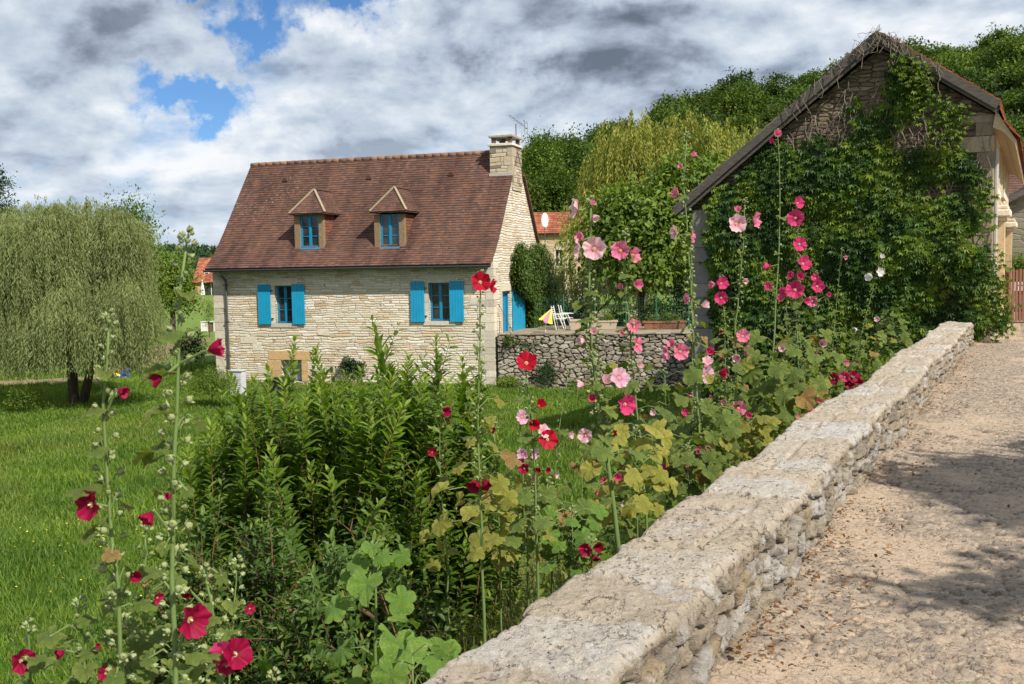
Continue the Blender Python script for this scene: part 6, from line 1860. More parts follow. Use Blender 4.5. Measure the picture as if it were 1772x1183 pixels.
# ================================================================ SHRUBS IN FRONT
def shrub(name, label, cx, cy, rx, ry, body_top, shoots, nbody, seed, leaf=.095, mat=L_SHRUB):
    """many arching shoots clothed in paired lance leaves; `shoots` = explicit tall shoot tips (world)"""
    rs = np.random.default_rng(seed)
    gz = float(ground(cx, cy))
    S = thing(name, label, 'shrub', (cx, cy, gz))
    Ps, Ds, Ns, Ls, Rs = [], [], [], [], []
    stems = MB()
    def shoot(b, t, bow, n0, dens, r0, start=.0, lf=1.0, sh=.5):
        b, t = np.array(b, float), np.array(t, float)
        L = np.linalg.norm(t-b); m = max(6, int(L*(1-start)/dens))
        q = start+(1-start)*(np.arange(m)+.5)/m
        c = b[None]*(1-q)[:, None]+t[None]*q[:, None]+bow[None]*(np.sin(q*PI)*.5)[:, None]
        ax_ = nrm(np.gradient(c, axis=0))
        ang = np.arange(m)*PI/2+rs.random()*6+rs.normal(size=m)*.2
        ref = nrm(np.cross(ax_, np.array([.3, .9, .1]))); ref2 = np.cross(ax_, ref)
        for s_ in (0, PI):
            o = ref*np.cos(ang+s_)[:, None]+ref2*np.sin(ang+s_)[:, None]
            taper = np.where(q > .93, .55, 1.0)*np.where(q < start+.06, .7, 1)
            up = .55+.75*smooth(.8, 1, q)
            Ds.append(o+ax_*up[:, None]+rs.normal(size=o.shape)*.15); Ns.append(ax_-o*.3+rs.normal(size=o.shape)*.15)
            Ps.append(c+o*.006); Ls.append(leaf*lf*taper*(.75+.5*rs.random(m))); Rs.append(np.clip(sh*.5+.25*rs.random(m)+.5*smooth(.82, 1, q), 0, 1))
        pts = [b*(1-a)+t*a+bow*math.sin(a*PI)*.5-np.array([cx, cy, gz]) for a in (0, .3, .6, .85, 1)]
        stems.tube(pts, [r0, r0*.8, r0*.55, r0*.35, r0*.15], 4, cap=False)
    for t in shoots:
        t = np.array(t); b = np.array([t[0]*.82+cx*.18+rs.normal()*.08, t[1]*.9+cy*.1, gz+.4])
        shoot(b, t, np.array([rs.normal()*.24, rs.normal()*.2, 0]), 0, .026, .013, .22, 1.6, .6)
        for q in range(5):
            o_ = np.array([rs.normal()*.20, rs.normal()*.2, -rs.uniform(.12, 1.0)]); shoot(b+np.array([o_[0]*.6, o_[1]*.6, 0]), t+o_, np.array([rs.normal()*.08, rs.normal()*.08, 0]), 0, .030, .010, .3, 1.4, .55)
        for q in range(7):
            a = rs.uniform(.45, .88); p = b*(1-a)+t*a; l = rs.uniform(.25, .6); an = rs.uniform(0, 6.28)
            shoot(p, p+np.array([math.cos(an)*.35, math.sin(an)*.35, .9])*l, np.zeros(3), 0, .04, .005, .1, .95, .6)
    for i in range(nbody):
        a = rs.uniform(0, 2*PI); el = math.asin(rs.uniform(-.1, 1)); rr = rs.uniform(.62, 1.05)
        bump = 1+.16*math.sin(a*4+el*3)+.10*math.sin(a*9-el*5)
        H_ = body_top-gz
        tip = np.array([cx+rx*rr*bump*math.cos(a)*math.cos(el), cy+ry*rr*bump*math.sin(a)*math.cos(el), gz+.42*H_+.58*H_*rr*bump*math.sin(el)])
        l = rs.uniform(.45, .95)
        d = nrm(np.array([math.cos(a)*math.cos(el)*.7, math.sin(a)*math.cos(el)*.7, .45+.6*math.sin(el)])+rs.normal(size=3)*.28)
        shoot(tip-d*l, tip, np.array([0, 0, .12])+rs.normal(size=3)*.05, 0, .042, .006, .0, 1.0, rs.uniform(0, .8))
    P, D, N, L, R = map(np.concatenate, (Ps, Ds, Ns, Ls, Rs))
    P = P-np.array([cx, cy, gz])
    V, F, R = scatter(LANCE, P, D, N, np.stack([L*.95, L*1.2, L], -1), R)
    npmesh('foliage', V, F, mat, S, {'rnd': R})
    # main woody stems from the ground
    for i in range(12):
        a = i*PI/6; stems.tube([(rs.normal()*.12, rs.normal()*.12, -.1), (math.cos(a)*rx*.3, math.sin(a)*ry*.3, 1.2), (math.cos(a)*rx*.6, math.sin(a)*ry*.6, (body_top-gz)*.8)], [.03, .02, .008], 5, cap=False)
    stems.build('stems', WOODSTEM, S)
    return S
def sh_tips(l): return [tuple(atY(x, y, Y)) for x, y, Y in l]
c = atY(520, 900, 8.3)
shrub('tall_shrub', 'big dark green shrub with tall leafy shoots rising before the stone facade, left half', c[0], c[1], 1.05, 1.0, atY(500, 715, 8.3)[2],
      sh_tips([(510, 588, 8.2), (546, 602, 8.4), (466, 640, 8.0), (438, 655, 8.6), (400, 650, 8.3), (560, 640, 8.0), (585, 665, 7.9), (425, 705, 7.8), (365, 735, 8.0), (343, 770, 8.1), (490, 660, 7.6), (530, 690, 7.5)]), 1080, 5)
c = atY(690, 900, 7.9)
shrub('tall_shrub', 'big dark green shrub with the tallest leafy shoot, right half beside the red hollyhocks', c[0], c[1], .85, .95, atY(690, 730, 7.9)[2],
      sh_tips([(644, 552, 7.9), (708, 615, 7.8), (754, 586, 7.9), (800, 618, 7.7), (598, 650, 8.2), (625, 640, 7.7), (680, 650, 7.5), (665, 610, 8.3), (735, 655, 7.6), (775, 660, 7.4), (610, 700, 7.4), (820, 690, 7.5), (700, 700, 7.2)]), 1020, 6)
c = atY(400, 1060, 6.6)
shrub('low_shrub', 'lower rounded shrub with fine green leaves in the left foreground behind the crimson hollyhocks', c[0], c[1], .80, .8, atY(420, 905, 6.6)[2], [], 700, 8, .075, leafmat('shrub_leaf_light', (.032, .065, .010), (.070, .13, .017), (.17, .23, .032), .3, .5, .3))
c = atY(610, 1090, 5.7)
shrub('low_shrub', 'lower rounded shrub at the bottom middle behind the big-leaved young hollyhock', c[0], c[1], .62, .7, atY(610, 945, 5.7)[2], [], 560, 9, .075, bpy.data.materials['shrub_leaf_light'])

# ================================================================ HOLLYHOCKS
def flower_mesh(seed, cup=.35, ruf=.07):
    rs = random.Random(seed); nr, na = 7, 50
    V = [(0, 0, -.02)]; ang = [0]; rd = [0]; F = []
    ph = rs.uniform(0, 6)
    for i in range(1, nr+1):
        r = i/nr
        for j in range(na):
            a = 2*PI*j/na
            edge = 1-.09*(abs(math.sin(2.5*a+ph))**8)*r*r+.035*math.sin(7*a+seed)*r*r+.03*math.sin(13*a+1.3*seed)*r**3
            z = cup*(r**1.5)+ruf*math.sin(5*a+ph*2)*r*r+ruf*.6*math.sin(11*a+seed)*r**3+.02*math.sin(23*a)*r**3
            rr = r*edge*(1-.10*cup*r)
            V.append((rr*math.cos(a), rr*math.sin(a), z)); ang.append(a); rd.append(r)
    for j in range(na): F.append((0, 1+j, 1+(j+1) % na, 0))
    F3 = [(0, 1+j, 1+(j+1) % na) for j in range(na)]; F4 = []
    for i in range(nr-1):
        for j in range(na):
            a = 1+i*na+j; b_ = 1+i*na+(j+1) % na; F4.append((a, a+na, b_+na, b_))
    return np.array(V), np.array(F3), np.array(F4), np.array(ang)/(2*PI)*2*PI, np.array(rd)
def leaf_proto(seed, mat, fold=0.0):
    rs = random.Random(seed); nr, na = 5, 70; V = [(0, 0, 0)]; F3, F4 = [], []; ph = rs.uniform(0, 6)
    for i in range(1, nr+1):
        r = i/nr
        for j in range(na):
            a = -PI+2*PI*j/na
            lob = .70+.30*abs(math.cos(a*2.5))**.8+.045*abs(math.sin(a*14+ph))-.02
            notch = 1-.55*math.exp(-((abs(a)-PI)/.33)**2)
            rr = r*lob*notch
            vein = abs(math.cos(a*2.5))
            z = .16*r*r*math.sin(2*a+ph)+.05*(1-vein)*r*.8-.36*r*r*max(0, math.cos(a))+.06*math.sin(9*a+ph)*r**2+.05*math.sin(3*a+ph*2)*r+fold*abs(math.sin(a))*r
            V.append((rr*math.cos(a), rr*math.sin(a)*.98, z))
    F3 = [(0, 1+j, 1+(j+1) % na) for j in range(na)]
    for i in range(nr-1):
        for j in range(na):
            a = 1+i*na+j; b_ = 1+i*na+(j+1) % na; F4.append((a, a+na, b_+na, b_))
    o = npmesh('leaf', np.array(V), [np.array(F3), np.array(F4)], mat, None, {'rnd': .25+.6*np.array([math.hypot(v[0], v[1]) for v in V])*rs.random(), 'ang': [math.atan2(v[1], v[0]) for v in V], 'rad': [math.hypot(v[0], v[1]) for v in V]}, True)
    return o
def bud_proto(seed, opened=False):
    rs = random.Random(seed); k = MB()
    n = 8; prof = [(0, 0), (.35, .06), (.52, .3), (.50, .55), (.34, .8), (.08, 1.0)]
    vs = []; fs = []
    for (r, z) in prof:
        for j in range(n): a = 2*PI*j/n; rr = r*(1+.12*math.cos(5*a)*(z > .2)); vs.append((z, rr*math.cos(a), rr*math.sin(a)))
    for i in range(len(prof)-1):
        for j in range(n): fs.append((i*n+j, i*n+(j+1) % n, (i+1)*n+(j+1) % n, (i+1)*n+j))
    k.add(vs, fs, .5)
    for q in range(5):                                   # sepals
        a = q*2*PI/5+.3; c, s_ = math.cos(a), math.sin(a)
        r0, r1 = .5, (.95 if opened else .42)
        k.add([(.15, .45*c-.22*s_, .45*s_+.22*c), (.15, .45*c+.22*s_, .45*s_-.22*c), (.75 if not opened else .55, (r0+.12)*c+.2*s_, (r0+.12)*s_-.2*c), (1.15 if not opened else .8, r1*c, r1*s_), (.75 if not opened else .55, (r0+.12)*c-.2*s_, (r0+.12)*s_+.2*c)],
              [(0, 1, 2, 3, 4)], .85)
    k.tube([(-.9, 0, -.45), (-.4, 0, -.1), (.05, 0, 0)], [.09, .10, .14], 5, r=.1)
    return k.build('bud', BUD, None, sm=True)
PET = {
    'crimson': petalmat('crimson_petal', (.30, .002, .035), (.42, .005, .065), (.16, .0, .02), (.75, .55, .30)),
    'red': petalmat('red_petal', (.46, .004, .022), (.58, .008, .04), (.30, .0, .015), (.80, .65, .30)),
    'deep': petalmat('deep_pink_petal', (.66, .035, .16), (.74, .06, .22), (.35, .01, .06), (.80, .60, .40)),
    'pink': petalmat('pink_petal', (.76, .16, .28), (.82, .27, .38), (.55, .04, .12), (.78, .70, .35)),
    'pale': petalmat('pale_pink_petal', (.82, .42, .48), (.86, .60, .62), (.58, .10, .20), (.72, .68, .35)),
    'lilac': petalmat('lilac_petal', (.74, .36, .50), (.80, .52, .62), (.50, .10, .25), (.72, .68, .35)),
    'white': petalmat('white_petal', (.80, .78, .74), (.82, .80, .78), (.70, .68, .50), (.72, .70, .40)),
    'dark': petalmat('dark_red_petal', (.26, .002, .02), (.32, .004, .03), (.10, .0, .01), (.5, .3, .15)),
}
STAMEN = plain('stamen_yellow', (.72, .60, .28), .8)
PROTO = []
def hide_proto(o): PROTO.append(o); return o
FLM = {}
FSH = [flower_mesh(1, .36, .13), flower_mesh(2, .50, .17), flower_mesh(5, .28, .14), flower_mesh(9, 1.25, .10)]
def flower_obj(col, var):
    if (col, var) not in FLM:
        V, F3, F4, an, rd = FSH[var]
        o = npmesh('flower', V, [F3, F4], PET[col], None, {'ang': an, 'rad': rd}, True); hide_proto(o); FLM[(col, var)] = o
    return FLM[(col, var)]
k = MB(); k.tube([(0, 0, 0), (0, 0, .16), (0, 0, .26)], [.035, .06, .035], 8); ST = hide_proto(k.build('stamens', STAMEN, None, sm=True))
k = MB()
for q in range(5):
    a = q*2*PI/5; c, s_ = math.cos(a), math.sin(a); k.add([(.05*c-.12*s_, .05*s_+.12*c, -.10), (.05*c+.12*s_, .05*s_-.12*c, -.10), (.40*c+.1*s_, .40*s_-.1*c, .0), (.56*c, .56*s_, .08), (.40*c-.1*s_, .40*s_+.1*c, .0)], [(0, 1, 2, 3, 4)], .6)
k.tube([(0, 0, -.10), (0, 0, -.5)], [.12, .05], 6, r=.2)
CAL = hide_proto(k.build('calyx', BUD, None))
BUDS = [hide_proto(bud_proto(1)), hide_proto(bud_proto(2, True))]
LEAVES = {m_: [hide_proto(leaf_proto(i, mt, f)) for i, f in ((1, 0), (2, .25), (3, -.2))] for m_, mt in (('g', L_HOLLY), ('y', L_YELLOW), ('d', L_DRY), ('b', L_BIG))}

def place(proto, parent, loc, D, N, s_):
    o = proto.copy(); COL.objects.link(o); o.parent = parent
    D = Vector(D).normalized(); N = Vector(N); Y = N.cross(D)
    if Y.length < 1e-3: Y = Vector((.3, .9, .1)).cross(D)
    Y.normalize(); Nn = D.cross(Y)
    M = Matrix((D, Y, Nn)).transposed().to_4x4()
    o.matrix_local = Matrix.Translation(Vector(loc)) @ M @ Matrix.Scale(s_, 4)
    return o
KEEP = [(328, 1072, 55), (158, 873, 50), (402, 1130, 55), (36, 1143, 40), (831, 488, 30), (911, 628, 30), (1029, 430, 30), (1013, 753, 24), (947, 760, 26), (359, 606, 35), (263, 886, 30)]
def hollyhock(label, Y, path, flowers=(), buds=None, leaves=(), stem_r=.009, group=None, seed=0, tint='g', gap=.055, budsize=.013, foot=None):
    """path: stem as photo points from tip down; flowers (px,py,size px,colour,facing degrees right,tilt up); leaves (py0,py1,n,size,tint)"""
    rs = random.Random(seed*13+int(path[0][0]))
    W = [Vector(atY(px, py, Y)) for px, py in path]
    b = W[-1]; gz = float(ground(b.x, b.y))
    if b.z > gz: W.append(Vector((b.x+(foot or 0), b.y, gz-.05)))
    base = Vector((W[-1].x, W[-1].y, gz))
    H = thing('hollyhock', label, 'hollyhock', base, 0, group)
    L = [w-base for w in W]
    tot = sum((a-b_).length for a, b_ in zip(L, L[1:]))
    # resample with slight wander
    pts = []; 
    for a, b_ in zip(L, L[1:]):
        m = max(2, int((a-b_).length/.15))
        for i in range(m): pts.append(a.lerp(b_, i/m)+Vector((rs.gauss(0, .003), rs.gauss(0, .003), 0)))
    pts.append(L[-1]); n = len(pts)
    k = MB(); k.tube(pts, [stem_r*(.35+.75*min(1, i/n*1.6)) for i in range(n)], 7); k.build('stem', GREENSTEM, H, sm=True)
    def at_py(py):
        for (p, q), (a, b_) in zip(zip(path, path[1:]), zip(L, L[1:])):
            if p[1] <= py <= q[1]: return a.lerp(b_, (py-p[1])/(q[1]-p[1]))
        return (L[-1] if py > path[-1][1] else L[0]).copy()
    toward = (Vector(EYE)-Vector((base.x, base.y, EYE[2]))).normalized(); right = Vector((-toward.y, toward.x, 0))
    fl = []
    for f in flowers:
        px, py, sz, col, yaw = f[:5]; tilt = f[5] if len(f) > 5 else 12
        var = f[6] if len(f) > 6 else rs.choice((0, 1, 2))
        p = Vector(atY(px, py, Y-.03))-base
        R_ = sz*.5*Y/FPX*1.0
        d = toward*math.cos(rad(yaw))+right*math.sin(rad(yaw)); d = (d*math.cos(rad(tilt))+Vector((0, 0, 1))*math.sin(rad(tilt))).normalized()
        o = place(flower_obj(col, var), H, p, Vector((0, 0, 1)).cross(d)+Vector((.01, 0, .2*rs.random())), d, R_)
        # local z must face d
        z = d; x = Vector((rs.uniform(-1, 1), rs.uniform(-1, 1), rs.uniform(-1, 1))).cross(z).normalized(); y = z.cross(x)
        o.matrix_local = Matrix.Translation(p) @ Matrix((x, y, z)).transposed().to_4x4() @ Matrix.Scale(R_, 4)
        if sz >= 20 and var != 3:
            s2 = ST.copy(); COL.objects.link(s2); s2.parent = o
        c2 = CAL.copy(); COL.objects.link(c2); c2.parent = o
        near_ = min(pts, key=lambda q_: (q_-p).length)
        if (near_-p).length > R_*.45 and (near_-p).length < 1.3:
            k = MB(); s0 = near_+Vector((0, 0, -.04)); k.tube([s0, s0.lerp(p-d*R_*.3, .6), p-d*R_*.3], [.004, .0035, .003], 5); k.build('flower_stalk', GREENSTEM, H)
        fl.append((py, p))
    # buds and seed heads along the stem
    if buds:
        y0, y1 = buds[:2]; a = at_py(y0); b_ = at_py(y1); Ls = (a-b_).length; m = min(70, max(3, int(Ls/gap)))
        mult = 2 if len(buds) < 3 else buds[2]
        for i in range(m*mult):
            t_ = (i+.5)/(m*mult); p = at_py(y0+(y1-y0)*t_); an = i*2.4+rs.uniform(-.4, .4)
            s_ = budsize*(.78+.5*min(1, t_*2.5))*rs.uniform(.8, 1.25)
            o_ = Vector((math.cos(an), math.sin(an), .25+.5*(1-t_)))
            place(BUDS[0 if t_ < .3 or rs.random() < .35 else 1], H, p+o_.normalized()*(s_*1.5), o_, Vector((0, 0, 1)), s_)
            if i % 5 == 2 and t_ > .12:
                sz = s_*rs.uniform(1.8, 3.0); place(rs.choice(LEAVES['g']), H, p+Vector((math.cos(an+1), math.sin(an+1), .1))*(sz*1.0), Vector((math.cos(an+1), math.sin(an+1), -.1)), Vector((0, 0, 1)), sz)
        for i in range(6):
            an = i*1.3; o_ = Vector((math.cos(an)*.8, math.sin(an)*.8, 1.0-.1*i)); place(BUDS[0], H, L[0]+o_.normalized()*budsize*(.9+.3*(i % 2))-Vector((0, 0, budsize*.5*i)), o_, Vector((.1, 0, 1)), budsize*(.85+.1*(i % 3)))
    # leaves with long stalks
    pk = MB()
    for (ly0, ly1, m, sz, tn) in leaves:
        for i in range(m):
            py = ly0+(ly1-ly0)*(i+rs.random()*.7)/m; p = at_py(py); an = i*2.4+rs.uniform(-.5, .5)+seed
            s_ = sz*rs.uniform(.55, 1.1)*.45; ln = s_*rs.uniform(1.5, 2.6)
            o_ = Vector((math.cos(an), math.sin(an), rs.uniform(.05, .55))).normalized(); e = p+o_*ln
            tt = tn if rs.random() < .86 or tn == 'b' else rs.choice(('g', 'y', 'g', 'y', 'd'))
            D_ = Vector((o_.x, o_.y, rs.uniform(-.9, -.1))); N_ = Vector((toward.x*.55+rs.gauss(0, .3), toward.y*.55+rs.gauss(0, .3), 1))
            last_ = place(rs.choice(LEAVES[tt]), H, e+D_.normalized()*s_*.45, D_, N_, s_)
            cp = e+D_.normalized()*s_*.45+base; qx, qy = proj(np.array([tuple(cp)]))
            if any((qx[0]-a_)**2+(qy[0]-b2)**2 < r_*r_ for a_, b2, r_ in KEEP): bpy.data.objects.remove(last_); continue
            pk = MB(); pk.tube([p, p.lerp(e, .5)+Vector((0, 0, .02)), e+D_.normalized()*s_*.45], [.0035, .003, .0025], 4, cap=False); pk.build('leaf_stalk', GREENSTEM, H)
    return H

HY = lambda px, du: yfor(px, du)
hh = hollyhock
# ---- left foreground, crimson
hh('tallest crimson hollyhock of the left foreground, its bare bud spike reaching the house roof line', 2.35, [(322, 405), (310, 600), (303, 800), (300, 1000), (303, 1240)],
   [(359, 606, 38, 'crimson', 75, 10, 3), (281, 651, 32, 'crimson', -85, -20, 3), (297, 857, 15, 'crimson', -60, 0, 3), (263, 886, 32, 'crimson', -50, -40, 3), (328, 1072, 66, 'crimson', 35, 0, 1)], (405, 1180, 2), [(735, 1180, 10, .060, 'g')], .0085, seed=1, gap=.038, budsize=.0128)
hh('crimson hollyhock left of the tallest one with a wide open bloom facing left', 2.5, [(187, 545), (180, 700), (186, 850), (205, 1010), (215, 1240)],
   [(204, 674, 25, 'crimson', 50, -20, 3), (158, 873, 58, 'crimson', -48, 5, 0), (229, 995, 24, 'crimson', 20, 0, 3)], (545, 1180, 2), [(780, 1180, 10, .06, 'g')], .0075, seed=2, gap=.038, budsize=.0125)
hh('short crimson hollyhock at the far bottom left corner', 2.7, [(48, 1080), (50, 1120), (60, 1260)], [(36, 1143, 46, 'crimson', 25, 5, 1)], (1080, 1200, 1), [(1170, 1230, 4, .08, 'g')], .006, seed=3, gap=.034, budsize=.0112)
hh('short bud-laden hollyhock between the corner bloom and the leaning crimson bloom', 2.6, [(135, 1040), (145, 1110), (150, 1260)], [(112, 1127, 22, 'crimson', -70, -10, 3), (165, 1118, 12, 'crimson', 40, 10, 3), (183, 1165, 30, 'crimson', 10, 10, 2)], (1040, 1220, 2), [(1080, 1220, 6, .08, 'g')], .006, seed=4, gap=.034, budsize=.0112)
hh('slim hollyhock with small crimson buds just left of the tallest stem', 2.8, [(252, 905), (254, 1000), (250, 1250)], [(272, 1034, 22, 'crimson', 30, 0, 1)], (905, 1200, 2), [(990, 1220, 8, .08, 'g')], .006, seed=5, gap=.034, budsize=.0112)
hh('hollyhock with crimson-and-pink double bloom right of the tallest stem', 2.5, [(352, 985), (372, 1080), (380, 1260)], [(327, 1022, 22, 'dark', -20, 0, 3), (406, 1132, 58, 'crimson', 28, 22, 1), (388, 1128, 46, 'deep', -25, 5, 0), (392, 1152, 34, 'crimson', -5, -20, 2)], (985, 1230, 2), [(1000, 1220, 7, .08, 'g')], .0065, seed=6, gap=.034, budsize=.0112)
hh('thin hollyhock spike with one small crimson flower before the low shrub', 2.9, [(410, 970), (406, 1040), (392, 1250)], [(432, 1053, 20, 'crimson', 20, 10, 2)], (970, 1220, 2), [(1100, 1220, 4, .09, 'g')], .005, seed=7, gap=.034, budsize=.0112)
hh('budding hollyhock without open flowers at the bottom between the shrubs', 2.8, [(472, 1165), (470, 1270)], [], (1165, 1260, 2), [], .005, seed=8, gap=.034, budsize=.0112)
hh('low tangle of hollyhock leaves and buds under the crimson blooms', 2.65, [(225, 1080), (228, 1300)], [], (1090, 1280, 2), [(1080, 1290, 12, .09, 'g')], .006, seed=9, gap=.034, budsize=.0112)
hh('low hollyhock stem full of seed heads right of the crimson clump', 2.6, [(335, 1090), (340, 1300)], [], (1100, 1290, 3), [(1100, 1290, 10, .09, 'g')], .006, seed=10, gap=.034, budsize=.0112)
# ---- young plant with fresh big leaves
H = hh('young hollyhock with big fresh green leaves at the bottom middle', 4.1, [(645, 935), (652, 1050), (650, 1200)], [], None, [(940, 980, 7, .11, 'b'), (980, 1060, 6, .19, 'b'), (1090, 1185, 5, .23, 'b')], .010, seed=11)
hh('second young hollyhock with broad leaves beside the wall at the bottom edge', 3.5, [(715, 1130), (712, 1260)], [], None, [(1120, 1200, 7, .15, 'b')], .008, seed=12)
# ---- centre, red and pale
hh('slender red hollyhock in front of the house corner with yellowing leaves', HY(833, .75), [(832, 472), (829, 600), (828, 760), (834, 960)],
   [(831, 488, 36, 'red', 10, 10, 1), (848, 495, 28, 'red', 75, 0, 1), (826, 832, 28, 'dark', -30, -30, 3), (836, 830, 26, 'dark', 40, -40, 3)], (505, 830, 2), [(700, 800, 7, .10, 'y'), (800, 960, 13, .18, 'y')], .008, seed=13, gap=.045, budsize=.013)
hh('red hollyhock with one wide bloom before the dry stone wall', HY(925, .6), [(908, 612), (916, 700), (925, 800), (930, 960)],
   [(911, 628, 38, 'red', 5, 30, 1), (932, 702, 20, 'red', 30, 30, 3), (920, 730, 24, 'red', 20, -10, 3), (947, 760, 36, 'red', 20, 10, 0), (940, 746, 26, 'pale', 40, 20, 2), (907, 810, 20, 'crimson', -10, 0, 1), (931, 812, 12, 'dark', 0, 0, 3), (946, 812, 12, 'crimson', 20, 0, 3)],
   (600, 900, 2), [(840, 960, 11, .14, 'g'), (640, 800, 4, .07, 'g')], .008, seed=14, gap=.05, budsize=.012)
hh('lilac-pale hollyhock left of the red one near the meadow', HY(905, 1.0), [(897, 690), (903, 800), (912, 960)], [(903, 721, 27, 'lilac', 30, 10, 2), (905, 785, 22, 'lilac', -20, 0, 0), (922, 784, 22, 'lilac', 50, 0, 1), (905, 795, 14, 'pink', 0, -10, 3)], (690, 900, 1), [(860, 960, 8, .12, 'g')], .006, seed=15, gap=.05, budsize=.012)
hh('pale hollyhock spike with small closed flowers leaning right over the grass', HY(970, .9), [(985, 640), (965, 760), (955, 960)], [(982, 752, 15, 'pale', 60, 0, 3), (958, 820, 13, 'pale', 60, -10, 3)], (640, 880, 1), [(860, 960, 7, .11, 'g')], .006, seed=16, gap=.05, budsize=.012)
hh('thin hollyhock with two small dark red flowers among the shrub tips', HY(775, 1.3), [(766, 700), (760, 800), (775, 980)], [(767, 713, 20, 'crimson', 30, 10, 3), (748, 782, 17, 'dark', 0, 10, 1)], (700, 900, 1), [(900, 980, 6, .12, 'y')], .006, seed=17, gap=.055, budsize=.012)
hh('thin hollyhock with a single crimson bud flower right of the yellow leaves', HY(862, .9), [(856, 735), (860, 850), (866, 965)], [(855, 745, 15, 'crimson', -20, 20, 3)], (735, 900, 1), [(850, 960, 9, .13, 'y')], .006, seed=18, gap=.05, budsize=.012)
hh('low dark red hollyhock blooms hanging at the wall edge', HY(1025, .28), [(1022, 930), (1028, 990)], [(1015, 950, 26, 'crimson', -20, 0, 1), (1028, 945, 22, 'dark', 40, 0, 3), (1027, 962, 22, 'crimson', 20, -30, 3)], (930, 985, 1), [(940, 985, 3, .09, 'g')], .006, seed=19, gap=.05, budsize=.012)
# ---- big pale pink
hh('tall hollyhock topped by a large pale pink open bloom', HY(1068, .38), [(1022, 345), (1020, 450), (1022, 560), (1035, 700), (1052, 800), (1070, 945)],
   [(1029, 430, 42, 'pale', -5, 5, 0), (1003, 432, 44, 'pale', -82, 5, 2), (1009, 413, 20, 'pink', -40, 20, 3), (1000, 362, 36, 'pale', -75, 10, 1), (1026, 372, 16, 'pale', 50, -40, 3), (1024, 354, 12, 'pink', 30, 40, 3), (1026, 576, 16, 'pale', 10, 30, 3), (1012, 588, 18, 'pale', -60, -10, 3),
    (1071, 654, 38, 'lilac', 30, 20, 2), (1012, 665, 20, 'pale', -85, 0, 3), (1046, 662, 22, 'pale', 30, 40, 3), (1081, 699, 38, 'deep', 35, 0, 1), (1025, 687, 16, 'deep', 0, 0, 3), (1013, 753, 27, 'pale', -10, 0, 2), (1064, 745, 16, 'deep', 20, 0, 3), (1066, 825, 17, 'deep', 20, 10, 3)],
   (450, 790, 3), [(600, 720, 8, .09, 'g'), (720, 800, 6, .15, 'g'), (790, 900, 6, .19, 'y')], .014, seed=20, gap=.045, budsize=.018)
hh('hollyhock with two pink blooms side by side high left of the barn', HY(1110, .7), [(1082, 400), (1083, 500), (1092, 620), (1108, 760), (1118, 880)],
   [(1074, 433, 34, 'pink', -10, 5, 0), (1094, 441, 30, 'pink', 55, 0, 1), (1099, 493, 20, 'pink', 35, 10, 3), (1077, 497, 13, 'pink', -30, 20, 3), (1097, 565, 26, 'pink', 5, 25, 1), (1101, 596, 30, 'pink', 60, 0, 2), (1104, 633, 14, 'pale', 40, 20, 3), (1076, 577, 10, 'pink', 0, 20, 3)],
   (400, 760, 2), [(640, 880, 15, .15, 'g')], .009, seed=21, gap=.05, budsize=.016)
hh('very tall slim pink hollyhock just left of the barn pier', HY(1216, .55), [(1188, 232), (1184, 330), (1193, 450), (1200, 600), (1208, 720), (1218, 840)],
   [(1171, 334, 20, 'pink', -50, 10, 1), (1169, 402, 26, 'pale', -60, 0, 2), (1197, 409, 22, 'pink', 75, 0, 2), (1197, 269, 12, 'pink', 70, 30, 3), (1179, 290, 11, 'pink', -20, 30, 3), (1190, 517, 20, 'pink', -60, 0, 2), (1177, 608, 31, 'pink', 25, 0, 0), (1157, 611, 30, 'pink', -75, 0, 1), (1166, 598, 18, 'pink', -30, 30, 3)],
   (232, 760, 2), [(560, 700, 6, .09, 'g'), (690, 860, 16, .17, 'g')], .010, seed=22, gap=.055, budsize=.016)
hh('tall thin hollyhock with a lone pale bloom beside the very tall slim one', HY(1196, .9), [(1196, 430), (1200, 560), (1196, 850)], [(1215, 529, 17, 'pale', 60, 20, 3), (1222, 648, 32, 'lilac', 40, 0, 2), (1243, 645, 22, 'crimson', 80, 0, 3), (1224, 626, 20, 'pale', 10, 40, 1), (1205, 690, 20, 'pink', -70, 0, 3)], (430, 760, 1), [(650, 850, 14, .15, 'g')], .007, seed=23, gap=.06, budsize=.014)
hh('hollyhock with stacked deep pink blooms in front of the grey barn pier', HY(1262, .9), [(1248, 478), (1254, 560), (1256, 680), (1262, 800)], [(1248, 490, 24, 'deep', 30, 10, 1), (1238, 492, 16, 'pink', -60, 0, 3), (1248, 515, 24, 'deep', 0, 0, 0), (1249, 575, 10, 'crimson', 0, 0, 3)], (478, 740, 2), [(600, 790, 14, .14, 'g')], .007, seed=24, gap=.06, budsize=.014)
hh('hollyhock with a large pale pink bloom against the creeper', HY(1285, .7), [(1290, 345), (1286, 420), (1274, 560), (1272, 700), (1284, 800)],
   [(1274, 387, 34, 'pale', 20, 5, 1), (1304, 380, 30, 'pink', 72, 0, 1), (1277, 366, 14, 'pink', 0, 40, 3), (1287, 486, 12, 'pale', 30, 0, 3), (1285, 581, 25, 'pink', 15, 10, 0), (1290, 606, 22, 'pink', 50, 0, 1), (1278, 617, 18, 'pale', -20, -10, 3), (1278, 706, 28, 'pink', 10, 5, 0)],
   (345, 720, 2), [(600, 800, 15, .17, 'g')], .010, seed=25, gap=.055, budsize=.015)
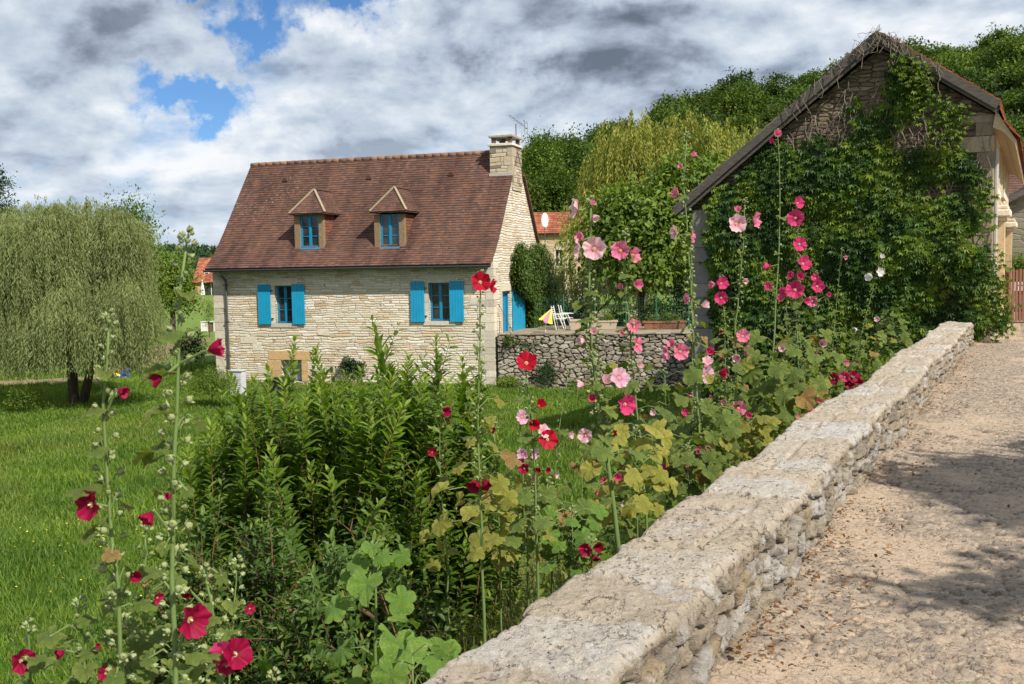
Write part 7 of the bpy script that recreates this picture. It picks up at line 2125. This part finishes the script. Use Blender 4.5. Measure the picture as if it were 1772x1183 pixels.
hh('tallest bare hollyhock spike rising in front of the creeper', HY(1330, .7), [(1345, 225), (1350, 330), (1347, 450), (1338, 600), (1328, 770)], [(1343, 234, 16, 'pink', 20, 20, 3), (1338, 245, 10, 'deep', -20, 10, 3), (1330, 495, 15, 'deep', -20, 10, 0), (1333, 460, 17, 'deep', -80, 0, 3)], (225, 640, 1), [(575, 780, 17, .21, 'g')], .010, seed=26, gap=.07, budsize=.014)
hh('hollyhock with a column of deep pink blooms against the creeper', HY(1390, .8), [(1381, 345), (1380, 450), (1378, 560), (1388, 720)],
   [(1380, 351, 22, 'deep', 40, 10, 1), (1377, 377, 30, 'deep', -5, 0, 0), (1383, 422, 26, 'deep', 25, 5, 2), (1389, 456, 28, 'deep', 40, 15, 1), (1376, 501, 32, 'deep', 0, 5, 0), (1359, 506, 22, 'deep', -50, 0, 1), (1383, 480, 16, 'deep', 20, 20, 3), (1370, 475, 14, 'deep', -30, 0, 1), (1391, 520, 14, 'deep', 50, 0, 3)],
   (345, 620, 3), [(520, 720, 18, .15, 'g')], .009, seed=27, gap=.06, budsize=.015)
hh('shorter deep pink hollyhock right of the blooming column', HY(1412, 1.0), [(1413, 470), (1412, 540), (1415, 700)], [(1414, 495, 24, 'deep', 20, 5, 1), (1411, 481, 15, 'deep', -10, 30, 1), (1432, 510, 10, 'deep', 30, 10, 3), (1406, 521, 20, 'pink', 0, 0, 2), (1418, 610, 9, 'deep', 0, 0, 3)], (470, 640, 2), [(540, 700, 18, .16, 'g')], .007, seed=28, gap=.06, budsize=.014)
hh('hollyhock with sprawling branches of small deep pink flowers in front of the creeper', HY(1350, 1.2), [(1362, 480), (1362, 600), (1350, 730)], [(1352, 515, 14, 'deep', -20, 0, 0), (1349, 600, 8, 'deep', 0, 0, 3)], (480, 690, 2), [(560, 730, 14, .18, 'g')], .007, seed=29, gap=.06, budsize=.014)
hh('white hollyhock standing right of the pink ones before the dark creeper', HY(1475, .8), [(1526, 432), (1510, 500), (1490, 580), (1475, 650)], [(1521, 471, 17, 'white', 40, 10, 1), (1508, 479, 16, 'white', -30, 0, 3), (1525, 446, 10, 'white', 30, 40, 3), (1484, 570, 9, 'white', -60, 0, 3)], (432, 640, 2), [(560, 650, 14, .14, 'g')], .007, seed=30, gap=.07, budsize=.014)
hh('budding hollyhock spike left of the white one', HY(1440, .9), [(1457, 430), (1448, 520), (1437, 650)], [(1460, 444, 9, 'pink', 60, -20, 3)], (430, 620, 1), [(560, 650, 12, .15, 'g')], .006, seed=31, gap=.07, budsize=.013)
hh('low crimson hollyhock spilling two large blooms at the top of the bridge wall', HY(1455, .35), [(1462, 630), (1455, 680)], [(1444, 655, 20, 'crimson', -20, 10, 0), (1462, 652, 20, 'deep', 0, 10, 1), (1476, 652, 24, 'crimson', 30, 10, 0), (1470, 664, 18, 'crimson', 0, 0, 1), (1484, 660, 14, 'crimson', 30, 0, 3)], (630, 680, 2), [(640, 680, 8, .12, 'g')], .006, seed=32, gap=.06, budsize=.013)
hh('low hollyhock with a round crimson bloom touching the bridge wall', HY(1408, .32), [(1414, 670), (1408, 730)], [(1408, 711, 19, 'crimson', -10, 10, 0), (1416, 694, 13, 'pink', 20, 20, 3), (1432, 698, 10, 'crimson', 40, 0, 3)], (670, 725, 2), [(640, 730, 10, .15, 'y')], .006, seed=33, gap=.06, budsize=.013)
# leafy low plants that fill the row
for i, (px, du, y0, y1, sz, tn, lb) in enumerate((
        (1345, .5, 650, 760, .26, 'g', 'broad-leaved low hollyhock with a withered brown leaf by the wall'), (1150, .8, 660, 860, .17, 'g', 'leafy low hollyhock under the pink blooms'), (1235, .5, 720, 830, .18, 'g', 'leafy low hollyhock close to the wall below the slim pink one'),
        (1100, .45, 760, 900, .17, 'y', 'yellow-green leafy hollyhock low behind the wall'), (1300, .55, 740, 800, .18, 'y', 'yellowing leafy hollyhock at the wall edge'), (1190, .5, 790, 860, .17, 'g', 'low leafy hollyhock right behind the wall top'),
        (950, .7, 850, 970, .15, 'g', 'low green hollyhock leaves below the pale spike'), (880, 1.2, 840, 970, .17, 'y', 'yellowing leafy hollyhock between shrub and grass'), (1420, .6, 620, 690, .2, 'g', 'leafy hollyhock behind the crimson wall blooms'),
        (1500, .7, 600, 650, .2, 'g', 'leafy hollyhock beyond the white one near the barn foot'), (1385, .6, 600, 720, .24, 'g', 'big-leaved hollyhock under the column of deep pink blooms'), (1260, 1.4, 600, 760, .16, 'g', 'leafy hollyhock in the shade of the barn pier'),
        (1545, .6, 560, 620, .2, 'g', 'far leafy hollyhock close to the barn corner'), (1050, 1.0, 780, 930, .15, 'g', 'green leafy plant left of the thick pale-pink stem'), (990, .5, 900, 990, .13, 'b', 'small fresh-leaved hollyhock at the wall foot'))):
    rq = random.Random(px); fl_ = [(px+rq.uniform(-45, 45), rq.uniform(y0-25, y1-15), rq.uniform(9, 17), rq.choice(('pink', 'pink', 'deep', 'pale')), rq.uniform(-60, 60), 10, rq.choice((0, 1, 3))) for _ in range(5 if 1040 < px < 1450 else 1)]
    hh(lb, HY(px, du), [(px, y0-20), (px+3, y1)], fl_ if tn != 'b' else [], (y0, y1, 1), [(y0-15, y1, 34 if sz > .16 else 26, sz*1.05, tn)], .007, seed=40+i, gap=.07, budsize=.013)
# withered seed head left of the thick stem
hh('withered brown hollyhock stump with drooping dry leaves', HY(1010, 1.0), [(1006, 800), (1008, 880)], [], None, [(800, 820, 5, .08, 'd')], .006, seed=70)
for p in PROTO: bpy.data.objects.remove(p)
